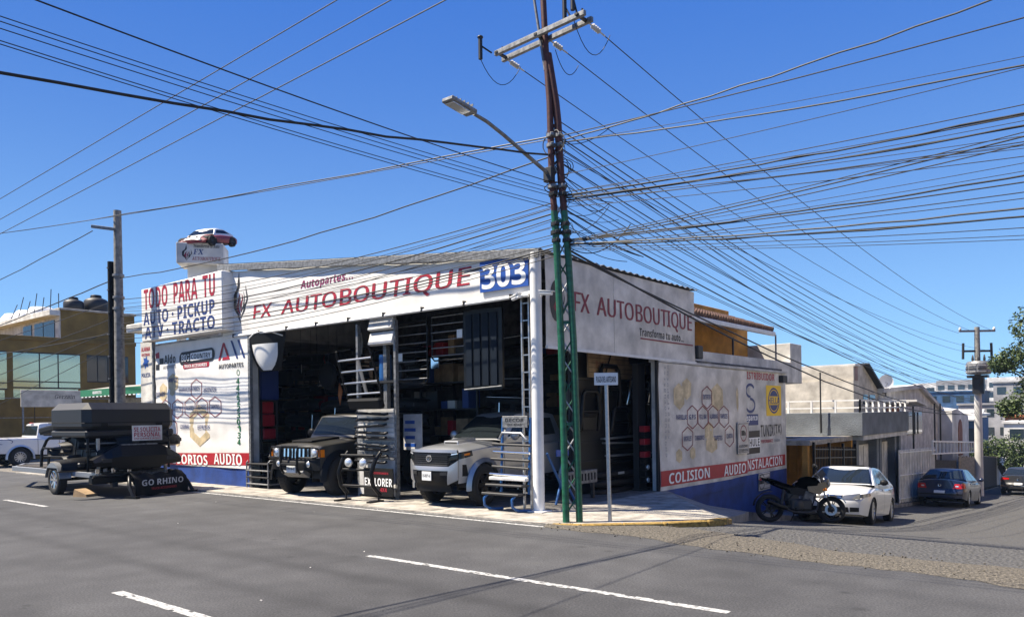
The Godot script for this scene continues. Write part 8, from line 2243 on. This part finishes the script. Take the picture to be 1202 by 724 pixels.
	for k in 5: tube_part(o, "side_bar", [V(-0.45 + 0.04 * (k % 2), 0.62 + k * 0.13, 0.0 - 0.02 * k), V(0.4, 0.62 + k * 0.13 - 0.02, 0.0 - 0.02 * k)], 0.024, M.chrome if k in [0, 3] else M.steel_dark)
	box_part(o, "pale_bar", V(-0.4, 0.52, 0.0), V(0.42, 0.58, 0.1), M.grey_white, 0.01)
	tube_part(o, "hoop_bar", [V(-0.3, 1.24, -0.1), V(-0.22, 1.34, -0.08), V(0.2, 1.33, -0.08), V(0.3, 1.22, -0.1)], 0.022, M.galv)
	box_part(o, "name_plate", V(-0.27, 1.43, -0.16), V(0.29, 1.63, -0.14), M.galv_dull, 0.004)
	m = MB.new(); letters(m, "DECOR", V(-0.2, 1.53, -0.136), Vector3.RIGHT, Vector3.UP, 0.42, 0.06); letters(m, "OFF ROAD", V(-0.15, 1.46, -0.136), Vector3.RIGHT, Vector3.UP, 0.32, 0.04); part("lettering", m, M.black_print, o)
	make_deep_stock()
	make_side_stock()
	make_litter()
func mat_blue() -> Material:
	if not M.has("cover_rib"): mat("cover_rib", L(0.008, 0.014, 0.024), 0.6, 0.0, "fine", 3.0).metallic_specular = 0.25
	return M.cover_rib

func make_deep_stock():
	# storage shelves in the depth of the shop, each carton and tube its own thing
	var spots := [[-12.2, -3.2, 2.2], [-9.6, -3.4, 2.2], [-7.6, -4.6, 2.0], [-5.2, -3.4, 1.9], [-3.4, -5.2, 1.8]]
	var where := ["far left shelf", "second shelf", "middle shelf", "shelf behind slatted display", "shelf behind silver pickup"]
	var mats := [M.cardboard, M.carton_dark, M.grey_white, M.carton_blue, M.red_plastic, M.carton_dark, M.steel_dark]
	for i in spots.size():
		var q: Array = spots[i]
		var w: float = q[2]
		var o := thing("storage_shelf", "dark steel storage unit, the %s inside the shop" % where[i], "shelf", V(q[0], 0, q[1]), 0, "storage shelves in the shop")
		for x in [-w * 0.5, w * 0.5]:
			for z in [-0.25, 0.25]: box_part(o, "post", V(x - 0.025, 0, z - 0.025), V(x + 0.025, 3.5, z + 0.025), M.steel_dark)
		var row := -1
		for y in [0.5, 1.15, 1.8, 2.45, 3.1]:
			box_part(o, "shelf_board", V(-w * 0.5, y, -0.28), V(w * 0.5, y + 0.03, 0.28), M.steel_dark)
			var x := -w * 0.5 + 0.08
			var nth := 0
			row += 1
			while x < w * 0.5 - 0.3:
				var bw := rng.randf_range(0.18, 0.45)
				var bh := rng.randf_range(0.15, 0.5)
				if rng.randf() < 0.82:
					var m := MB.new(); m.box(V(0, bh * 0.5, 0), V(bw, bh, rng.randf_range(0.25, 0.45)), Basis(), 0.008)
					var k := rng.randi() % mats.size()
					nth += 1
					var c := single("stock_carton", m, mats[k], "%s carton on %s, %s board up, %s from left" % [["tan", "brown", "pale grey", "blue", "red", "brown", "dark grey"][k], where[i], ["first", "second", "third", "fourth", "fifth"][row], ["first", "second", "third", "fourth", "fifth", "sixth", "seventh", "eighth", "ninth"][mini(nth, 9) - 1]], "carton", "cartons on the %s" % where[i])
					c.position = V(q[0] + x + bw * 0.5, y + 0.031, q[1] + rng.randf_range(-0.05, 0.08)); c.rotation.y = rng.randf_range(-0.12, 0.12)
				x += bw + rng.randf_range(0.03, 0.12)
	# bumper covers and running boards hung row over row in the depth of both bays
	var skin := MB.new()
	var rr := []
	for i in 13:
		var x := lerpf(-0.9, 0.9, i / 12.0)
		var e := pow(absf(x) / 0.9, 4.0)
		rr.append(PackedVector3Array([V(x, -0.17, -0.02 - 0.25 * e), V(x, -0.13, 0.13 - 0.25 * e), V(x, 0.0, 0.17 - 0.25 * e), V(x, 0.11 - 0.04 * e, 0.12 - 0.25 * e), V(x, 0.16 - 0.05 * e, -0.04 - 0.25 * e)]))
	skin.grid(rr, V(0, 0.3, 1)); var sk := skin.mesh()
	var slot := MB.new(); slot.span(V(-0.42, -0.07, 0.15), V(0.42, -0.01, 0.176)); var sl := slot.mesh()
	var lamp := MB.new(); lamp.span(V(-0.07, -0.05, 0.06), V(0.07, 0.03, 0.12), 0.015); var lm := lamp.mesh()
	var trim := MB.new(); trim.tube([V(-0.6, 0.08, 0.13), V(0.6, 0.08, 0.13)], 0.012, 6); var tm := trim.mesh()
	var cols := [[-12.0, -2.5], [-10.1, -2.35], [-8.2, -2.45], [-6.3, -2.5], [-3.25, -3.0], [-1.4, -4.6]]
	var cname := ["first", "second", "third", "fourth", "fifth", "sixth"]
	for ci in cols.size():
		for ri in 6:
			var y := 3.25 - ri * 0.42
			if ci >= 4 and y < 1.9: continue
			var t := thing("bumper_cover", "black bumper cover hung in the shop, %s column from left, %s from top" % [cname[ci], cname[ri]], "bumper", V(cols[ci][0] + rng.randf_range(-0.12, 0.12), y + rng.randf_range(-0.04, 0.04), cols[ci][1] + rng.randf_range(-0.1, 0.1)), rng.randf_range(-0.15, 0.15), "bumper covers hung in the shop")
			t.rotation.z = rng.randf_range(-0.06, 0.06)
			part("skin", sk, M.black_plastic if (ci + ri) % 5 else M.lid_grey, t); part("grille_slot", sl, M.shadow_gap, t)
			for s in [-0.6, 0.6]: part("lamp_pocket", lm, M.steel_dark, t, V(s, 0, -0.02))
			if rng.randf() < 0.45: part("chrome_trim", tm, M.chrome if ri % 2 else M.galv, t)
	for k in 16:
		var t := thing("running_board", "running board stood on end in the shop, %s from the left" % ["first", "second", "third", "fourth", "fifth", "sixth", "seventh", "eighth", "ninth", "tenth", "eleventh", "twelfth", "thirteenth", "fourteenth", "fifteenth", "sixteenth"][k], "running board", V(-9.4 + k * 0.16 if k < 8 else -3.6 + (k - 8) * 0.2, 0.02, -2.1 - 0.1 * (k % 3) if k < 8 else -2.75 - 0.05 * (k % 3)), rng.randf_range(-0.4, 0.4), "running boards stood on end")
		t.rotation.x = -0.06
		var h := rng.randf_range(1.5, 1.95)
		box_part(t, "step", V(-0.05, 0, -0.02), V(0.05, h, 0.02), M.black_plastic, 0.01); tube_part(t, "edge_tube", [V(0.06, 0, 0), V(0.06, h, 0)], 0.016, [M.chrome, M.galv_dull, M.black_metal][k % 3], 6)
	# parts hanging from the ceiling on wires
	var hung := ["hung mirror glass catching light", "hung black grille frame", "hung bent steel bracket", "hung dark side skirt", "hung folded tent bag", "hung chrome trim strip", "hung round spare wheel cover"]
	for i in 22:
		var x := -12.0 + 7.2 * (i + rng.randf_range(0.1, 0.9)) / 22.0; var z := rng.randf_range(-3.0, -1.2); var y := rng.randf_range(2.3, 3.2)
		var k := i % 7
		var o := thing("hung_part", "%s above the black off-roader, %s of its kind from the left" % [hung[k], ["first", "second", "third", "fourth"][i / 7]], "spare part", V(x, y, z), rng.randf_range(-0.5, 0.5), "%s pieces" % hung[k])
		match k:
			0: box_part(o, "plate", V(-0.12, 0, 0), V(0.1, 0.26, 0.03), M.chrome, 0.01)
			1:
				for j in 5: tube_part(o, "bar", [V(-0.3, j * 0.09, 0), V(0.3, j * 0.09, 0)], 0.014, M.black_metal, 6)
				for s in [-0.3, 0.3]: tube_part(o, "side", [V(s, 0, 0), V(s, 0.4, 0)], 0.018, M.black_metal, 6)
			2: tube_part(o, "bracket", [V(0, 0, 0), V(0.05, 0.25, 0.02), V(0.02, 0.5, 0)], 0.03, M.galv_dull, 6)
			3: box_part(o, "skirt", V(-0.7, 0, 0), V(0.7, 0.14, 0.06), M.black_plastic, 0.02)
			4: box_part(o, "bag", V(-0.25, 0, -0.12), V(0.25, 0.45, 0.12), M.black_matte, 0.08)
			5: tube_part(o, "strip", [V(-0.35, 0, 0), V(0.35, 0.04, 0)], 0.016, M.silver, 6)
			6:
				var m := MB.new(); m.lathe([Vector2(0.0, 0.08), Vector2(0.3, 0.08), Vector2(0.34, 0.0), Vector2(0.3, -0.06), Vector2(0.0, -0.06)], 24, Transform3D(Basis(Vector3(1, 0, 0), Vector3(0, 0, 1), Vector3(0, -1, 0)), V(0, 0.34, 0))); part("cover", m, M.black_plastic, o)
		tube_part(o, "wire", [V(0, 0.3, 0), V(0, 4.0 - y, 0)], 0.004, M.steel_dark, 4)
	var lb := thing("ceiling_lamp", "long pale strip lamp bar inside the left bay", "lamp", V(-8.9, 2.5, -2.4))
	for k in 3: box_part(lb, "tube_cover", V(-1.4 + k * 1.0, 0, 0), V(-0.7 + k * 1.0, 0.035, 0.05), M.white_paint)
	box_part(lb, "batten", V(-1.6, 0.035, -0.02), V(1.5, 0.07, 0.06), M.steel_dark)
	var jk := thing("orange_flag", "small orange cloth hanging in the left bay", "cloth", V(-7.4, 2.0, -1.6))
	var m2 := MB.new(); m2.prism(PackedVector2Array([Vector2(0, 0.5), Vector2(0.12, 0.3), Vector2(0.02, -0.05), Vector2(-0.05, 0.2)]), 0.02, at()); part("cloth", m2, M.far_orange, jk)

func make_side_stock():
	var o := thing("side_rack", "black rack of accessories inside the side opening", "rack", V(-0.95, 0, -3.85))
	for z in [-1.55, 0.0, 1.45]:
		box_part(o, "post", V(-0.08, 0, z - 0.03), V(-0.02, 3.0, z + 0.03), M.steel_dark)
	for y in [0.35, 0.62, 1.02, 2.35]: box_part(o, "rail", V(-0.08, y, -1.6), V(-0.03, y + 0.05, 1.5), M.steel_dark)
	box_part(o, "back_board", V(-0.14, 0.0, -1.6), V(-0.09, 3.0, 1.5), M.steel_dark)
	o = thing("wood_board", "brown printed wooden board high in the side opening", "board", V(-0.9, 2.4, -3.95))
	box_part(o, "board", V(-0.02, 0, -1.2), V(0.02, 0.5, 1.15), M.cardboard)
	for k in 4: box_part(o, "plank_joint", V(0.02, 0.1 * (k + 1), -1.2), V(0.023, 0.1 * (k + 1) + 0.008, 1.15), M.dark_wood)
	for s in [-0.6, 0.6]: tube_part(o, "stay", [V(0.05, 0.0, s), V(0.05, 0.55, s - 0.3)], 0.014, M.black_metal, 6)
	var m := MB.new(); letters(m, "BORLA", V(0.026, 0.2, 0.9), V(0, 0, -1), Vector3.UP, 0.6, 0.14, "serif_bold"); part("lettering", m, M.far_red, o)
	var hoop := func(label: String, p: Vector3, w: float, h: float, mt: Material, r := 0.035):
		var t := thing("bull_bar", label, "bull bar", p)
		tube_part(t, "hoop", [V(0, 0, w * 0.5), V(0.05, h * 0.4, w * 0.48), V(0.05, h * 0.9, w * 0.4), V(0.04, h, w * 0.3), V(0.04, h, -w * 0.3), V(0.05, h * 0.9, -w * 0.4), V(0.05, h * 0.4, -w * 0.48), V(0, 0, -w * 0.5)], r, mt, 10)
		box_part(t, "skid_plate", V(0.0, 0.02, -w * 0.36), V(0.03, h * 0.35, w * 0.36), mt, 0.01)
		tube_part(t, "cross_tube", [V(0.04, h * 0.5, -w * 0.45), V(0.04, h * 0.5, w * 0.45)], r * 0.7, mt)
	hoop.call("chrome bull bar hung high in the side opening", V(-0.86, 1.84, -4.75), 0.95, 0.56, M.chrome)
	hoop.call("black bull bar hung below the wooden board", V(-0.86, 1.7, -3.5), 0.85, 0.95, M.black_metal, 0.05)
	hoop.call("black bull bar hung in the middle of side opening", V(-0.86, 1.2, -3.95), 0.8, 0.55, M.black_metal, 0.05)
	hoop.call("black bull bar hung nearest the corner in side opening", V(-0.86, 1.3, -2.75), 0.7, 0.8, M.black_metal, 0.05)
	for k in 5:
		var t := thing("running_board", ["silver running board on side rack, topmost", "silver running board on side rack, second", "dark running board on side rack, third", "silver running board on side rack, fourth", "dark running board on side rack, lowest"][k], "running board", V(-0.82, 1.12 - k * 0.13, -4.1 - 0.05 * k), 0, "running boards on the side rack")
		t.rotation.x = rng.randf_range(-0.03, 0.03)
		box_part(t, "step", V(-0.06, 0, -0.95), V(0.06, 0.04, 0.9), [M.silver, M.galv, M.black_plastic, M.galv, M.black_plastic][k], 0.01)
		for s in [-0.6, 0.6]: box_part(t, "bracket", V(-0.12, -0.03, s - 0.03), V(-0.02, 0.0, s + 0.03), M.steel_dark)
	for k in 3:
		var t := thing("bumper", ["upper black bumper stacked low in side opening", "middle black bumper stacked low in side opening", "lowest black bumper stacked on the floor of side opening"][k], "bumper", V(-0.78, 0.38 - k * 0.18, -3.9), 0, "bumpers in the side opening")
		tube_part(t, "bar", [V(-0.1, 0, 1.1), V(0.06, 0, 0.95), V(0.1, 0, 0.4), V(0.1, 0, -0.5), V(0.06, 0, -1.05), V(-0.1, 0, -1.2)], 0.085, M.black_plastic, 8)
		if k == 0:
			for s in [-0.5, 0.35]: box_part(t, "sticker", V(0.18, 0.0, s - 0.12), V(0.19, 0.05, s + 0.12), M.headlight)
	for k in 9:
		var t := thing("lamp_box", ["red lamp box on the end column, topmost of all", "dark lamp box on end column, second down", "red lamp box on the end column, third down", "dark lamp box on end column, fourth down", "red lamp box on end column, fifth down", "dark lamp box on end column, sixth down", "dark lamp box with round lamp, seventh down", "dark lamp box on end column, eighth down", "dark lamp box with round lamp, lowest one"][k], "lamp box", V(-0.28, 1.25 - k * 0.135, -4.02), 0, "lamp boxes on the end column")
		box_part(t, "box", V(-0.08, 0, -0.16), V(0.04, 0.125, 0.1), M.red_plastic if k in [0, 2, 4] else M.black_plastic, 0.005)
		if k in [6, 8]:
			m = MB.new(); m.lathe([Vector2(0, 0.02), Vector2(0.05, 0.015), Vector2(0.055, 0)], 14, Transform3D(Basis(Vector3(0, 0, 1), Vector3(1, 0, 0), Vector3(0, 1, 0)), V(0.04, 0.062, -0.03))); part("lamp", m, M.headlight, t)
	o = thing("end_column", "dark column carrying lamp boxes inside the side opening", "column", V(-0.3, 0, -4.05))
	box_part(o, "column", V(-0.22, 0, -0.2), V(-0.09, 2.7, 0.12), M.steel_dark); box_part(o, "foot", V(-0.26, 0, -0.22), V(-0.02, 0.04, 0.14), M.steel_dark)
	o = thing("blue_trestle", "blue steel trestle leaning behind the lattice pole", "trestle", V(-0.42, 0, -1.05))
	tube_part(o, "leg", [V(0.0, 0.95, 0.35), V(0.05, 0.0, -0.25)], 0.024, M.blue_steel); tube_part(o, "leg", [V(-0.05, 0.75, -0.3), V(0.0, 0.0, 0.1)], 0.024, M.blue_steel); tube_part(o, "leg", [V(0.0, 0.55, -0.1), V(0.1, 0.0, -0.4)], 0.024, M.blue_steel)
	box_part(o, "name_plate", V(0.02, 0.88, -0.28), V(0.04, 1.0, 0.1), M.blue_sign)
	o = thing("skid_grille", "silver slotted skid plate low behind the lattice pole", "skid plate", V(-0.5, 0.3, -1.9))
	box_part(o, "plate", V(-0.02, 0, -0.55), V(0.02, 0.26, 0.45), M.galv_dull, 0.01)
	for k in 9: box_part(o, "slot", V(0.02, 0.06, -0.48 + k * 0.11), V(0.024, 0.2, -0.43 + k * 0.11), M.shadow_gap)
	for s in [-0.4, 0.3]: box_part(o, "leg", V(-0.03, -0.3, s - 0.03), V(0.03, 0.0, s + 0.03), M.steel_dark)
	# security cameras at the corner
	for k in 2:
		var t := thing("security_camera", ["white camera looking left from the corner column", "white camera looking right from the corner column"][k], "camera", V([-0.34, 0.1][k], 3.68, 0.12), [0.0, 0.0][k])
		t.rotation = V(0.0, [PI * 0.9, 0.15][k], -0.12)
		m = MB.new(); m.tube([V(0.0, 0, 0), V(0.22, 0, 0)], 0.035, 10); part("body", m, M.white_paint, t)
		box_part(t, "hood", V(-0.02, 0.03, -0.045), V(0.25, 0.045, 0.045), M.white_paint); tube_part(t, "bracket", [V(0.03, 0, 0), V(-0.02, -0.05, -0.08)], 0.016, M.white_paint, 6)

func make_litter():
	rng.seed = 911
	var m := MB.new()
	for k in 12:
		var p := V(rng.randf_range(-8.0, 7.0), -0.026, rng.randf_range(1.4, 7.5))
		if k % 3 == 0: p.z = rng.randf_range(1.1, 1.5)
		var s := rng.randf_range(0.008, 0.018)
		m.box(p + V(0, s * 0.2, 0), V(s, s * 0.4, s * rng.randf_range(0.5, 1.5)), Basis.from_euler(V(rng.randf() * 0.5, rng.randf() * 3.0, rng.randf() * 0.5)))
	var o := struct("litter", m, M.banner_old)
	o.set_meta("kind", "stuff"); tag(o, "scraps of pale paper scattered on the main street", "litter")

func _ready():
	rng.seed = 1
	make_camera()
	make_light()
	make_textures()
	make_materials()
	make_ground()
	make_shop()
	make_white_sedan()
	make_rear_sedan("dark blue sedan with red tail lights parked beside white gate", paint("sedan_blue", L(0.006, 0.013, 0.045), 0.3, 0.0, 0.45), V(2.05, street_drop(-24.4) + 0.03, -24.4), -0.07, true)
	make_rear_sedan("dark grey sedan parked beyond the transformer pole", paint("sedan_grey", L(0.03, 0.03, 0.032), 0.3, 0.1, 0.45), V(3.1, street_drop(-39.0) + 0.03, -39.0), -0.06, false)
	make_black_suv()
	make_silver_pickup()
	make_white_pickup()
	make_motorcycle()
	make_lattice_pole()
	make_left_side()
	make_houses()
	make_opposite_side()
	make_transformer_pole()
	make_far_city()
	make_trees()
	make_wires()
	make_roof_sign()
	make_contents()
	make_trailer()
